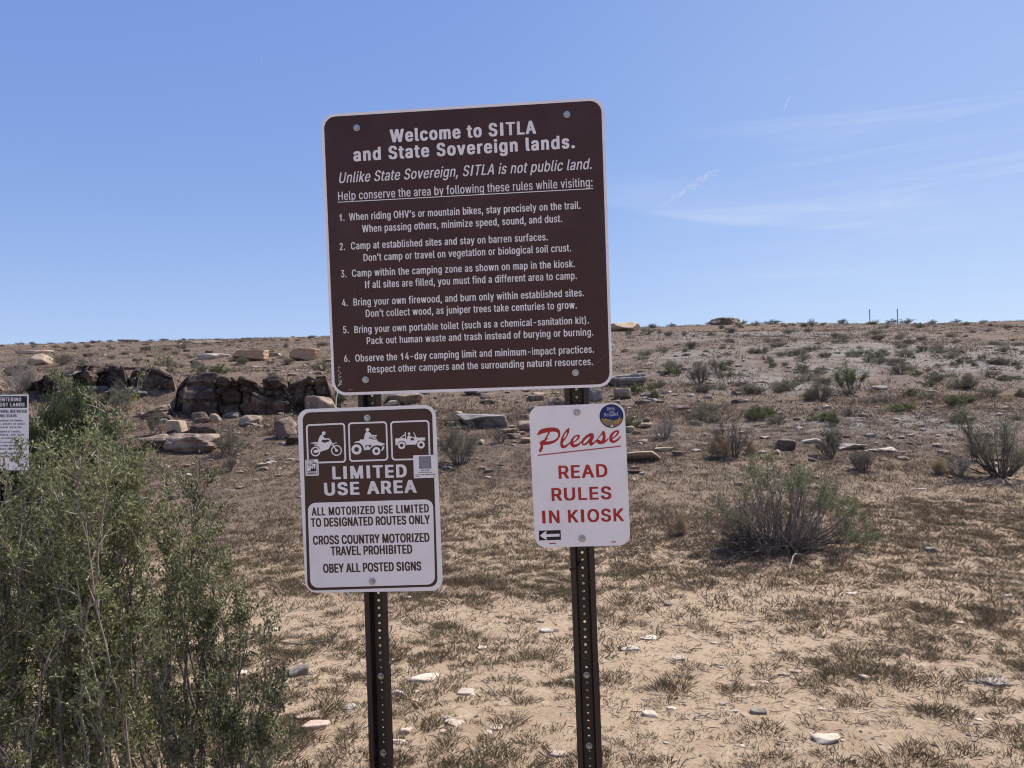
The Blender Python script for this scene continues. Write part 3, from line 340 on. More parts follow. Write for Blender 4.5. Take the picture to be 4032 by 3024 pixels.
# printed shapes: group, colour key, outline in 0.1 mm on the sign plane
SHAPES = [
 ('bigu','w',[[-5455,7112],[2824,7090],[2824,7067],[-5456,7089]]),
 ('bigm','g',[[-5390,998],[-5219,998],[-5221,969],[-5391,968]]),
 ('bigm','g',[[2535,980],[2554,980],[2554,955],[2534,955]]),
 ('bigm','g',[[2563,979],[2583,979],[2582,954],[2562,954]]),
 ('bigm','g',[[2589,978],[2609,978],[2608,953],[2589,953]]),
 ('bigm','g',[[2618,977],[2638,977],[2637,952],[2617,952]]),
 ('limf','b',[[-6956,34],[-6941,114],[-6903,185],[-6844,242],[-6770,279],[-6688,291],[-2886,290],[-2807,278],[-2736,242],[-2680,186],[-2645,115],[-2633,37],[-2686,-5298],[-2700,-5378],[-2737,-5450],[-2795,-5508],[-2867,-5545],[-2947,-5559],[-6792,-5622],[-6873,-5611],[-6946,-5575],[-7004,-5518],[-7040,-5446],[-7052,-5366]]),
 ('limw','w',[[-6918,-2962],[-6904,-2882],[-6865,-2810],[-6806,-2752],[-6732,-2715],[-6651,-2702],[-2979,-2682],[-2900,-2694],[-2829,-2730],[-2773,-2786],[-2738,-2857],[-2726,-2936],[-2765,-5223],[-2779,-5302],[-2816,-5374],[-2874,-5432],[-2947,-5469],[-3027,-5482],[-6689,-5528],[-6771,-5516],[-6844,-5480],[-6902,-5424],[-6938,-5352],[-6950,-5271]]),
 ('frm','w',[[-6856,-218],[-6850,-182],[-6833,-149],[-6806,-123],[-6773,-107],[-6736,-101],[-5654,-91],[-5618,-97],[-5585,-113],[-5559,-138],[-5543,-170],[-5538,-206],[-5552,-1285],[-5558,-1321],[-5576,-1353],[-5602,-1379],[-5635,-1395],[-5672,-1401],[-6747,-1401],[-6783,-1395],[-6816,-1379],[-6842,-1353],[-6859,-1321],[-6865,-1285]]),
 ('frm','b',[[-6801,-230],[-6798,-207],[-6787,-186],[-6770,-169],[-6748,-158],[-6725,-155],[-5667,-145],[-5643,-149],[-5622,-159],[-5606,-175],[-5595,-196],[-5592,-219],[-5606,-1272],[-5610,-1295],[-5621,-1316],[-5638,-1333],[-5660,-1343],[-5683,-1347],[-6734,-1347],[-6758,-1343],[-6779,-1333],[-6796,-1316],[-6806,-1295],[-6810,-1272]]),
 ('frm','w',[[-5440,-201],[-5434,-165],[-5417,-133],[-5391,-107],[-5358,-91],[-5321,-85],[-4249,-86],[-4213,-92],[-4181,-108],[-4155,-134],[-4139,-166],[-4133,-201],[-4142,-1259],[-4148,-1295],[-4165,-1327],[-4191,-1353],[-4224,-1369],[-4260,-1375],[-5334,-1382],[-5370,-1377],[-5403,-1360],[-5429,-1335],[-5445,-1303],[-5451,-1267]]),
 ('frm','b',[[-5386,-213],[-5382,-190],[-5371,-169],[-5354,-153],[-5333,-142],[-5310,-139],[-4262,-140],[-4239,-143],[-4218,-154],[-4201,-170],[-4191,-191],[-4187,-214],[-4196,-1247],[-4200,-1270],[-4211,-1291],[-4227,-1307],[-4248,-1318],[-4272,-1322],[-5321,-1328],[-5345,-1325],[-5366,-1314],[-5382,-1298],[-5393,-1277],[-5396,-1254]]),
 ('frm','w',[[-4029,-205],[-4023,-169],[-4006,-137],[-3980,-112],[-3948,-95],[-3912,-89],[-2853,-87],[-2817,-92],[-2785,-109],[-2760,-134],[-2743,-166],[-2738,-201],[-2745,-1271],[-2751,-1306],[-2768,-1338],[-2794,-1363],[-2826,-1379],[-2862,-1385],[-3922,-1378],[-3958,-1372],[-3990,-1356],[-4016,-1330],[-4032,-1298],[-4038,-1262]]),
 ('frm','b',[[-3976,-217],[-3972,-194],[-3961,-174],[-3944,-157],[-3923,-147],[-3900,-143],[-2865,-140],[-2842,-144],[-2822,-154],[-2805,-170],[-2795,-191],[-2791,-214],[-2799,-1258],[-2803,-1281],[-2813,-1301],[-2830,-1317],[-2851,-1328],[-2874,-1331],[-3910,-1325],[-3933,-1321],[-3954,-1310],[-3970,-1294],[-3980,-1273],[-3984,-1250]]),
 ('bike','w',[[-6405,-1011],[-6411,-1047],[-6424,-1080],[-6445,-1109],[-6472,-1134],[-6504,-1152],[-6539,-1163],[-6575,-1166],[-6611,-1161],[-6645,-1148],[-6675,-1128],[-6700,-1102],[-6718,-1071],[-6728,-1037],[-6730,-1002],[-6725,-966],[-6711,-933],[-6690,-903],[-6663,-879],[-6632,-861],[-6597,-850],[-6560,-847],[-6524,-852],[-6490,-865],[-6461,-885],[-6436,-911],[-6418,-942],[-6408,-976]]),
 ('bike','b',[[-6448,-1010],[-6452,-1036],[-6462,-1060],[-6478,-1082],[-6497,-1100],[-6521,-1114],[-6546,-1121],[-6573,-1124],[-6600,-1120],[-6625,-1111],[-6647,-1096],[-6665,-1077],[-6678,-1054],[-6686,-1029],[-6687,-1003],[-6683,-977],[-6673,-952],[-6658,-931],[-6638,-913],[-6615,-899],[-6589,-891],[-6562,-889],[-6536,-893],[-6511,-902],[-6489,-917],[-6471,-936],[-6458,-959],[-6450,-984]]),
 ('bike','w',[[-5678,-995],[-5684,-1035],[-5699,-1072],[-5722,-1105],[-5752,-1132],[-5788,-1153],[-5827,-1165],[-5867,-1168],[-5907,-1162],[-5945,-1148],[-5979,-1126],[-6006,-1097],[-6026,-1062],[-6038,-1024],[-6041,-984],[-6034,-945],[-6019,-908],[-5996,-874],[-5966,-847],[-5930,-827],[-5891,-815],[-5851,-812],[-5811,-817],[-5773,-832],[-5739,-854],[-5712,-883],[-5692,-917],[-5680,-955]]),
 ('bike','b',[[-5715,-994],[-5720,-1025],[-5732,-1055],[-5750,-1082],[-5774,-1103],[-5802,-1119],[-5833,-1129],[-5866,-1132],[-5898,-1127],[-5928,-1116],[-5954,-1098],[-5976,-1075],[-5992,-1048],[-6001,-1017],[-6004,-986],[-5999,-954],[-5986,-924],[-5968,-898],[-5944,-876],[-5916,-860],[-5885,-851],[-5852,-848],[-5820,-852],[-5790,-864],[-5764,-882],[-5742,-905],[-5726,-932],[-5717,-962]]),
 ('bike','w',[[-5809,-991],[-5814,-1010],[-5825,-1025],[-5842,-1035],[-5861,-1039],[-5880,-1034],[-5896,-1023],[-5906,-1007],[-5909,-988],[-5904,-970],[-5893,-954],[-5876,-944],[-5857,-941],[-5838,-945],[-5822,-956],[-5812,-972]]),
 ('bike','w',[[-6621,-1041],[-6534,-1049],[-6381,-1008],[-6277,-982],[-6289,-915],[-6395,-929],[-6547,-947],[-6623,-962]]),
 ('bike','w',[[-6520,-1004],[-6525,-1025],[-6538,-1043],[-6557,-1054],[-6578,-1057],[-6599,-1053],[-6617,-1040],[-6628,-1022],[-6631,-1001],[-6626,-980],[-6613,-963],[-6595,-952],[-6573,-948],[-6552,-953],[-6534,-965],[-6523,-983]]),
 ('bike','w',[[-6714,-725],[-6655,-708],[-6561,-696],[-6466,-704],[-6457,-648],[-6437,-580],[-6402,-513],[-6353,-463],[-6334,-456],[-6301,-476],[-6269,-528],[-6252,-580],[-6196,-582],[-6126,-578],[-6086,-597],[-6059,-635],[-6077,-642],[-6111,-622],[-6151,-617],[-6198,-631],[-6262,-636],[-6296,-613],[-6321,-641],[-6358,-683],[-6341,-697],[-6283,-712],[-6226,-730],[-6155,-702],[-6085,-682],[-6045,-700],[-6014,-741],[-6037,-786],[-6069,-853],[-6107,-914],[-6167,-955],[-6261,-978],[-6355,-1004],[-6390,-1016],[-6399,-945],[-6420,-899],[-6441,-864],[-6486,-835],[-6601,-797],[-6603,-765],[-6531,-784],[-6479,-795],[-6529,-759],[-6598,-740],[-6680,-744],[-6715,-740]]),
 ('bike','w',[[-6206,-417],[-6210,-439],[-6221,-458],[-6237,-472],[-6257,-479],[-6277,-478],[-6295,-470],[-6310,-455],[-6319,-435],[-6322,-413],[-6317,-391],[-6306,-372],[-6290,-358],[-6271,-351],[-6251,-352],[-6232,-360],[-6217,-375],[-6208,-395]]),
 ('bike','w',[[-6261,-353],[-6215,-365],[-6193,-400],[-6221,-422],[-6269,-415]]),
 ('bike','w',[[-6115,-607],[-6051,-705],[-5876,-1000],[-5842,-980],[-6015,-684],[-6081,-586]]),
 ('bike','w',[[-5973,-770],[-5913,-738],[-5855,-732],[-5804,-753],[-5880,-756],[-5938,-777],[-5986,-804],[-6034,-837],[-6039,-825]]),
 ('atv','w',[[-5016,-984],[-5022,-1021],[-5036,-1056],[-5058,-1087],[-5086,-1113],[-5119,-1132],[-5156,-1143],[-5194,-1146],[-5232,-1141],[-5267,-1128],[-5299,-1107],[-5324,-1079],[-5343,-1047],[-5354,-1011],[-5357,-974],[-5351,-937],[-5337,-902],[-5315,-870],[-5287,-845],[-5254,-826],[-5217,-814],[-5179,-811],[-5141,-817],[-5106,-830],[-5074,-851],[-5049,-878],[-5030,-911],[-5019,-947]]),
 ('atv','b',[[-5107,-981],[-5112,-1005],[-5124,-1027],[-5143,-1043],[-5165,-1054],[-5190,-1057],[-5214,-1052],[-5236,-1041],[-5253,-1023],[-5263,-1001],[-5266,-977],[-5261,-953],[-5249,-931],[-5230,-914],[-5208,-904],[-5183,-901],[-5159,-905],[-5137,-917],[-5120,-935],[-5110,-957]]),
 ('atv','w',[[-4394,-1055],[-4399,-1084],[-4410,-1112],[-4427,-1136],[-4449,-1157],[-4475,-1172],[-4504,-1181],[-4534,-1183],[-4564,-1179],[-4592,-1168],[-4617,-1152],[-4637,-1130],[-4652,-1105],[-4661,-1076],[-4663,-1047],[-4658,-1017],[-4647,-990],[-4630,-965],[-4608,-944],[-4582,-929],[-4553,-920],[-4523,-918],[-4493,-922],[-4465,-933],[-4440,-949],[-4420,-971],[-4405,-997],[-4396,-1025]]),
 ('atv','b',[[-4469,-1052],[-4473,-1072],[-4485,-1090],[-4501,-1102],[-4521,-1109],[-4541,-1108],[-4561,-1101],[-4576,-1087],[-4585,-1069],[-4588,-1049],[-4584,-1029],[-4572,-1012],[-4556,-999],[-4536,-993],[-4516,-993],[-4496,-1001],[-4481,-1014],[-4472,-1032]]),
 ('atv','w',[[-4742,-348],[-4747,-370],[-4757,-389],[-4773,-403],[-4791,-410],[-4810,-409],[-4828,-401],[-4842,-386],[-4851,-367],[-4853,-345],[-4849,-323],[-4839,-304],[-4823,-290],[-4805,-283],[-4785,-284],[-4768,-292],[-4753,-307],[-4745,-326]]),
 ('atv','w',[[-4793,-284],[-4752,-293],[-4725,-333],[-4726,-346],[-4755,-356],[-4796,-355]]),
 ('atv','w',[[-5257,-751],[-5222,-728],[-5139,-706],[-5081,-702],[-5047,-657],[-4922,-656],[-4911,-584],[-4892,-504],[-4870,-453],[-4840,-424],[-4774,-421],[-4726,-429],[-4698,-462],[-4664,-508],[-4631,-519],[-4493,-529],[-4482,-553],[-4495,-565],[-4540,-576],[-4538,-620],[-4510,-633],[-4500,-685],[-4461,-731],[-4422,-756],[-4325,-791],[-4245,-818],[-4221,-839],[-4263,-853],[-4362,-883],[-4403,-880],[-4451,-862],[-4532,-860],[-4607,-879],[-4669,-914],[-4716,-957],[-4739,-1000],[-4940,-1010],[-4945,-946],[-4967,-881],[-5005,-831],[-5044,-790],[-5092,-764],[-5158,-756],[-5223,-759]]),
 ('atv','b',[[-4746,-529],[-4690,-547],[-4641,-554],[-4642,-570],[-4690,-559],[-4739,-549]]),
 ('atv','b',[[-4756,-593],[-4635,-603],[-4591,-683],[-4614,-678],[-4654,-649],[-4702,-635],[-4769,-631]]),
 ('atv','b',[[-4605,-555],[-4572,-555],[-4556,-575],[-4558,-611],[-4579,-619]]),
 ('atv','b',[[-4527,-659],[-4533,-673],[-4545,-681],[-4561,-681],[-4572,-672],[-4576,-657],[-4571,-643],[-4558,-635],[-4543,-635],[-4532,-645]]),
 ('atv','b',[[-4875,-948],[-4894,-915],[-4888,-871],[-4850,-844],[-4654,-846],[-4688,-881],[-4749,-956]]),
 ('atv','w',[[-4871,-950],[-4865,-900],[-4827,-869],[-4778,-874],[-4755,-911],[-4753,-955]]),
 ('atv','w',[[-4312,-890],[-4322,-941],[-4338,-977],[-4365,-1035],[-4343,-1052],[-4289,-1008],[-4261,-957],[-4258,-896]]),
 ('jeep','w',[[-3884,-659],[-3751,-654],[-3558,-515],[-3553,-457],[-3522,-460],[-3531,-665],[-3489,-707],[-3484,-630],[-3465,-586],[-3433,-569],[-3397,-574],[-3348,-616],[-3303,-627],[-3244,-633],[-3241,-665],[-3230,-620],[-3274,-475],[-3253,-472],[-3194,-621],[-3163,-651],[-2899,-656],[-2897,-752],[-3135,-754],[-3166,-820],[-3200,-872],[-3533,-877],[-3544,-818],[-3574,-767],[-3627,-741],[-3696,-737],[-3761,-762],[-3799,-801],[-3820,-873],[-3884,-875]]),
 ('jeep','b',[[-3692,-649],[-3555,-556],[-3555,-655]]),
 ('jeep','b',[[-3375,-661],[-3268,-655],[-3284,-704],[-3246,-687],[-3267,-738],[-3378,-737]]),
 ('jeep','w',[[-3378,-514],[-3382,-527],[-3389,-539],[-3400,-548],[-3414,-553],[-3428,-552],[-3441,-547],[-3452,-537],[-3459,-525],[-3460,-511],[-3457,-497],[-3450,-485],[-3438,-477],[-3425,-472],[-3411,-473],[-3397,-478],[-3387,-487],[-3380,-500]]),
 ('jeep','b',[[-3544,-890],[-3550,-925],[-3565,-957],[-3588,-984],[-3618,-1005],[-3651,-1018],[-3687,-1021],[-3722,-1016],[-3755,-1001],[-3782,-979],[-3803,-950],[-3815,-917],[-3818,-882],[-3812,-847],[-3797,-815],[-3774,-787],[-3744,-767],[-3711,-754],[-3675,-751],[-3640,-756],[-3608,-771],[-3580,-793],[-3560,-822],[-3547,-855]]),
 ('jeep','w',[[-3556,-890],[-3562,-922],[-3575,-951],[-3596,-976],[-3623,-995],[-3654,-1006],[-3686,-1009],[-3719,-1004],[-3748,-991],[-3773,-971],[-3792,-944],[-3803,-914],[-3806,-882],[-3800,-850],[-3787,-821],[-3766,-796],[-3739,-777],[-3708,-766],[-3676,-762],[-3644,-768],[-3614,-781],[-3589,-801],[-3570,-827],[-3559,-858]]),
 ('jeep','b',[[-3622,-888],[-3626,-908],[-3637,-925],[-3654,-938],[-3673,-944],[-3694,-943],[-3713,-936],[-3728,-922],[-3738,-904],[-3740,-884],[-3736,-864],[-3725,-847],[-3709,-834],[-3689,-828],[-3668,-829],[-3649,-836],[-3634,-850],[-3624,-868]]),
 ('jeep','b',[[-2902,-893],[-2908,-928],[-2923,-960],[-2946,-987],[-2975,-1008],[-3009,-1020],[-3044,-1024],[-3079,-1018],[-3112,-1004],[-3139,-982],[-3159,-953],[-3172,-920],[-3175,-885],[-3169,-850],[-3154,-818],[-3131,-791],[-3102,-770],[-3068,-758],[-3033,-754],[-2998,-760],[-2965,-774],[-2938,-796],[-2917,-825],[-2905,-858]]),
 ('jeep','w',[[-2914,-893],[-2919,-924],[-2933,-954],[-2954,-979],[-2981,-998],[-3011,-1009],[-3044,-1012],[-3076,-1007],[-3105,-994],[-3130,-974],[-3149,-947],[-3160,-917],[-3163,-885],[-3157,-853],[-3144,-824],[-3123,-799],[-3096,-780],[-3066,-769],[-3033,-766],[-3001,-771],[-2972,-784],[-2947,-805],[-2928,-831],[-2917,-861]]),
 ('jeep','b',[[-2979,-891],[-2984,-911],[-2995,-928],[-3011,-941],[-3031,-947],[-3051,-946],[-3070,-939],[-3085,-925],[-3095,-907],[-3097,-887],[-3093,-867],[-3082,-850],[-3066,-837],[-3046,-831],[-3026,-832],[-3007,-839],[-2992,-853],[-2982,-871]]),
 ('dnr','w',[[-6928,-1297],[-6926,-1288],[-6922,-1280],[-6916,-1274],[-6908,-1270],[-6899,-1269],[-6513,-1263],[-6504,-1264],[-6496,-1268],[-6490,-1274],[-6486,-1282],[-6485,-1290],[-6486,-1771],[-6488,-1779],[-6492,-1787],[-6498,-1793],[-6506,-1797],[-6515,-1799],[-6903,-1801],[-6912,-1800],[-6920,-1796],[-6926,-1790],[-6930,-1782],[-6932,-1774]]),
 ('dnr','k',[[-6882,-1296],[-6644,-1296],[-6634,-1367],[-6536,-1371],[-6523,-1757],[-6896,-1762]]),
 ('dnr','w',[[-6864,-1319],[-6666,-1317],[-6648,-1391],[-6558,-1391],[-6543,-1739],[-6877,-1742]]),
 ('dnr','k',[[-6809,-1341],[-6685,-1340],[-6677,-1394],[-6579,-1395],[-6572,-1413],[-6683,-1410],[-6701,-1357],[-6810,-1356]]),
 ('dnr','n',[[-6863,-1661],[-6834,-1639],[-6766,-1634],[-6744,-1561],[-6733,-1586],[-6714,-1521],[-6691,-1577],[-6686,-1593],[-6650,-1469],[-6624,-1579],[-6609,-1595],[-6582,-1413],[-6565,-1662]]),
 ('dnr','k',[[-6816,-1386],[-6723,-1383],[-6724,-1395],[-6817,-1397]]),
 ('dnr','k',[[-6823,-1518],[-6777,-1539],[-6730,-1531],[-6703,-1511],[-6736,-1541],[-6788,-1549]]),
 ('dnr','n',[[-6841,-1680],[-6582,-1679],[-6582,-1694],[-6841,-1692]]),
 ('dnr','k',[[-6853,-1712],[-6562,-1710],[-6563,-1729],[-6853,-1730]]),
 ('trl','w',[[-3312,-1226],[-2552,-1226],[-2539,-1975],[-3318,-1976]]),
 ('trl','f',[[-3131,-1264],[-2731,-1265],[-2726,-1672],[-3140,-1672]]),
 ('trl','u',[[-3000,-1438],[-2959,-1390],[-2910,-1419],[-2928,-1457],[-2973,-1467]]),
 ('trl','u',[[-2854,-1272],[-2737,-1270],[-2735,-1297],[-2844,-1305]]),
 ('trl','u',[[-2785,-1621],[-2726,-1606],[-2727,-1669],[-2792,-1667]]),
 ('trl','u',[[-3091,-1623],[-3024,-1620],[-3026,-1664],[-3082,-1665]]),
 ('trl','k',[[-3282,-1919],[-3137,-1918],[-3138,-1934],[-3283,-1935]]),
 ('trl','k',[[-2686,-1921],[-2609,-1919],[-2609,-1929],[-2687,-1932]]),
 ('pls','r',[[752,-693],[778,-634],[828,-544],[888,-510],[994,-482],[1113,-465],[1231,-458],[1335,-468],[1425,-504],[1488,-571],[1504,-664],[1481,-768],[1425,-858],[1331,-934],[1224,-983],[1105,-1010],[941,-1021],[925,-1093],[924,-1132],[895,-1184],[854,-1242],[821,-1248],[793,-1227],[798,-1168],[840,-1090],[856,-1025],[821,-971],[826,-932],[860,-894],[927,-863],[980,-845],[1012,-780],[1064,-703],[1106,-632],[1107,-612],[1002,-628],[896,-655],[816,-684],[776,-704]]),
 ('pls','v',[[1173,-601],[1265,-593],[1356,-607],[1414,-641],[1431,-701],[1416,-766],[1361,-830],[1281,-873],[1188,-897],[1096,-907],[1024,-899],[1032,-866],[1072,-837],[1132,-816],[1120,-803],[1060,-808],[1103,-730],[1158,-653]]),
 ('pls','r',[[1776,-489],[1798,-502],[1790,-594],[1758,-685],[1702,-788],[1634,-878],[1586,-929],[1564,-994],[1576,-1033],[1621,-1054],[1694,-1024],[1801,-935],[1813,-968],[1731,-1064],[1651,-1128],[1572,-1145],[1514,-1124],[1486,-1057],[1487,-952],[1518,-822],[1588,-693],[1684,-564]]),
 ('pls','v',[[1709,-618],[1713,-670],[1664,-774],[1596,-844],[1604,-785],[1647,-694]]),
 ('pls','r',[[1798,-948],[1843,-858],[1911,-781],[2005,-725],[2083,-714],[2124,-748],[2112,-814],[2051,-890],[1971,-940],[1904,-978],[1922,-1018],[1980,-1032],[2073,-996],[2153,-933],[2165,-972],[2097,-1049],[2004,-1112],[1912,-1129],[1848,-1101],[1804,-1040]]),
 ('pls','v',[[1900,-912],[1929,-847],[1989,-784],[2042,-772],[2041,-811],[1986,-882],[1919,-926]]),
 ('pls','r',[[2146,-959],[2208,-856],[2316,-754],[2435,-686],[2527,-682],[2564,-723],[2550,-742],[2575,-776],[2567,-828],[2518,-918],[2503,-970],[2542,-984],[2635,-908],[2647,-948],[2566,-1024],[2486,-1084],[2447,-1088],[2412,-1045],[2405,-980],[2318,-1049],[2246,-1077],[2182,-1039]]),
 ('pls','v',[[2216,-994],[2244,-936],[2325,-859],[2432,-778],[2424,-836],[2362,-926],[2281,-996],[2242,-1011]]),
 ('pls','r',[[2621,-934],[2703,-832],[2784,-730],[2833,-646],[2879,-618],[2911,-636],[2934,-721],[2943,-826],[2920,-930],[3026,-861],[3032,-881],[2971,-958],[2878,-1027],[2773,-1050],[2696,-1028],[2640,-974]]),
 ('pls','v',[[2695,-877],[2783,-782],[2823,-731],[2847,-797],[2838,-862],[2790,-946],[2739,-905],[2694,-894]]),
 ('pls','r',[[3052,-843],[3081,-765],[3149,-682],[3241,-626],[3332,-610],[3376,-644],[3367,-709],[3300,-798],[3207,-860],[3154,-891],[3166,-931],[3217,-946],[3309,-896],[3416,-802],[3430,-841],[3347,-930],[3254,-999],[3163,-1026],[3086,-987],[3052,-921]]),
 ('pls','v',[[3150,-832],[3178,-768],[3239,-692],[3311,-668],[3290,-719],[3222,-802],[3163,-839]]),
 ('plu','r',[[750,-1327],[3425,-1110],[3423,-1144],[751,-1362]]),
 ('arr','w',[[596,-3696],[597,-3690],[600,-3684],[604,-3679],[610,-3676],[617,-3675],[1406,-3666],[1412,-3667],[1418,-3670],[1422,-3674],[1425,-3680],[1426,-3686],[1426,-4111],[1425,-4117],[1422,-4123],[1418,-4128],[1412,-4131],[1406,-4132],[610,-4139],[603,-4138],[597,-4135],[593,-4130],[590,-4125],[589,-4118]]),
 ('arr','k',[[689,-3782],[1394,-3780],[1393,-4096],[687,-4106]]),
 ('arr','w',[[721,-3950],[860,-3834],[948,-3805],[917,-3902],[1352,-3897],[1356,-3987],[920,-3996],[951,-4087],[862,-4057]]),
 ('rwr','k',[[3527,-169],[3523,-218],[3511,-266],[3494,-312],[3470,-356],[3441,-396],[3407,-432],[3369,-463],[3327,-489],[3282,-509],[3234,-524],[3185,-532],[3135,-534],[3086,-529],[3038,-518],[2991,-500],[2947,-477],[2907,-448],[2871,-414],[2839,-376],[2813,-334],[2792,-289],[2778,-242],[2770,-193],[2769,-144],[2774,-95],[2785,-47],[2803,-1],[2826,43],[2855,83],[2889,119],[2928,150],[2970,176],[3015,196],[3063,211],[3112,219],[3162,220],[3211,215],[3259,204],[3306,187],[3349,163],[3390,134],[3426,101],[3457,63],[3483,21],[3504,-24],[3518,-71],[3526,-120]]),
 ('rwr','B',[[3497,-168],[3492,-217],[3480,-264],[3461,-310],[3436,-352],[3405,-390],[3369,-423],[3328,-452],[3284,-474],[3237,-489],[3188,-498],[3138,-500],[3089,-495],[3041,-483],[2995,-464],[2952,-440],[2913,-409],[2880,-373],[2851,-333],[2829,-289],[2813,-242],[2804,-194],[2802,-145],[2808,-96],[2820,-49],[2839,-3],[2864,39],[2895,77],[2932,111],[2972,139],[3017,161],[3064,176],[3113,185],[3162,187],[3212,181],[3260,169],[3305,151],[3348,126],[3387,95],[3420,59],[3449,19],[3471,-25],[3487,-71],[3495,-119]]),
 ('rwr','o',[[3483,-244],[3472,-278],[3457,-311],[3439,-342],[3418,-370],[3394,-397],[3367,-421],[3338,-442],[3307,-460],[3274,-474],[3240,-485],[3204,-493],[3168,-497],[3132,-497],[3096,-493],[3061,-486],[3027,-475],[2994,-461],[2962,-443],[2933,-422],[2906,-398],[2882,-372],[2861,-343],[2843,-312],[2828,-279],[2817,-245],[2839,-232],[2996,-234],[3042,-262],[3111,-273],[3163,-292],[3250,-295],[3309,-271],[3368,-249],[3381,-220],[3390,-209],[3402,-191],[3416,-221],[3456,-246]]),
 ('rwr','t',[[2871,-315],[2970,-324],[3087,-304],[3174,-307],[3160,-389],[3140,-447],[3074,-501],[3000,-460],[2926,-399]]),
 ('rwr','s',[[3157,-295],[3250,-298],[3267,-322],[3219,-356],[3172,-360]]),
 ('rwr','w',[[3080,-495],[3158,-448],[3199,-426],[3185,-502],[3138,-501]]),
 ('rwr','t',[[3182,-419],[3235,-409],[3227,-474],[3185,-499]]),
 ('rwr','d',[[3022,-479],[3076,-451],[3098,-475],[3074,-501],[3033,-497]]),
 ('rwr','d',[[3216,-441],[3292,-423],[3315,-435],[3245,-456]]),
 ('rwr','d',[[3171,-389],[3201,-373],[3206,-391],[3177,-398]]),
 ('plm','r',[[1003,-4193],[1227,-4190],[1226,-4221],[1001,-4224]]),
 ('plm','r',[[2997,-4187],[3154,-4183],[3153,-4215],[2996,-4218]]),
 ('truh','k',[[-32632,2175],[-29418,2087],[-29421,1378],[-32637,1466]]),
 ('trum','g',[[-29974,-1759],[-29678,-1762],[-29681,-2175],[-29978,-2173]]),
 ('trum','w',[[-29952,-1790],[-29700,-1791],[-29702,-1971],[-29954,-1970]]),
 ('trum','k',[[-29864,-1866],[-29808,-1868],[-29809,-1905],[-29864,-1903]]),
 ('trum','k',[[-29921,-2012],[-29854,-2014],[-29854,-2059],[-29921,-2056]]),
 ('trum','k',[[-29717,-2019],[-29650,-2021],[-29651,-2065],[-29717,-2063]]),
]

# ------------------------------------------------------------------ helpers
RNG = np.random.default_rng(11)
def newmesh(name, V, faces, smooth=False, mats=(), mat_idx=None):
    """faces: list of int arrays (n,k); one mesh"""
    me = bpy.data.meshes.new(name)
    V = np.asarray(V, np.float32)
    me.vertices.add(len(V)); me.vertices.foreach_set('co', V.ravel())
    loops = np.concatenate([np.asarray(f, np.int32).ravel() for f in faces])
    tot = np.concatenate([np.full(len(f), np.asarray(f).shape[1], np.int32) for f in faces])
    start = np.concatenate([[0], np.cumsum(tot)[:-1]]).astype(np.int32)
    me.loops.add(len(loops)); me.loops.foreach_set('vertex_index', loops)
    me.polygons.add(len(tot)); me.polygons.foreach_set('loop_start', start); me.polygons.foreach_set('loop_total', tot)
    me.polygons.foreach_set('use_smooth', np.full(len(tot), bool(smooth)))
    for m in mats: me.materials.append(m)
    if mat_idx is not None: me.polygons.foreach_set('material_index', np.asarray(mat_idx, np.int32))
    me.update(calc_edges=True)
    return me
class MB:
    """collects pieces of geometry for ONE mesh"""
    def __init__(self): self.v = []; self.f = {}; self.n = 0; self.m = {}
    def add(self, V, faces, mat=0):
        faces = np.asarray(faces)
        if len(faces) == 0: return
        k = faces.shape[1]
        self.f.setdefault(k, []).append(faces + self.n); self.m.setdefault(k, []).append(np.full(len(faces), mat))
        self.v.append(np.asarray(V, float)); self.n += len(V)
    def mesh(self, name, mats, smooth=False):
        ks = sorted(self.f)
        return newmesh(name, np.concatenate(self.v), [np.concatenate(self.f[k]) for k in ks], smooth, mats, np.concatenate([np.concatenate(self.m[k]) for k in ks]))
def link(name, data, parent=None, loc=None):
    o = bpy.data.objects.new(name, data); COL.objects.link(o)
    if parent is not None: o.parent = parent
    if loc is not None: o.location = loc
    return o
def tag(o, label=None, cat=None, group=None, kind=None):
    if label: o['label'] = label
    if cat: o['category'] = cat
    if group: o['group'] = group
    if kind: o['kind'] = kind
    return o
def root(name, label, cat, loc=(0, 0, 0), group=None):
    o = link(name, None, loc=loc); o.empty_display_size = 0.1
    return tag(o, label, cat, group)

# value noise, vectorised
_perm = np.random.default_rng(5).permutation(4096)
_val = np.random.default_rng(6).random(4096)
def _h(i, j, k): return _val[_perm[(_perm[(_perm[i & 4095] + j) & 4095] + k) & 4095]]
def vnoise(x, y, z=None):
    x = np.asarray(x, float); y = np.asarray(y, float); z = np.zeros_like(x) if z is None else np.asarray(z, float)
    i, j, k = np.floor(x).astype(int), np.floor(y).astype(int), np.floor(z).astype(int)
    a, b, c = x - i, y - j, z - k
    a, b, c = (t * t * t * (t * (6 * t - 15) + 10) for t in (a, b, c))
    r = 0
    for di in (0, 1):
        for dj in (0, 1):
            for dk in (0, 1):
                r = r + _h(i + di, j + dj, k + dk) * (a if di else 1 - a) * (b if dj else 1 - b) * (c if dk else 1 - c)
    return r * 2 - 1
def fbm(x, y, z=None, o=4):
    r, s, a = 0, 1.0, 1.0
    for q in range(o):
        r = r + a * vnoise(x * s + 17.3 * q, y * s + 5.1 * q, None if z is None else z * s + 9.7 * q); s *= 2.03; a *= 0.5
    return r / 1.9
def sstep(a, b, x):
    t = np.clip((x - a) / (b - a), 0, 1); return t * t * (3 - 2 * t)

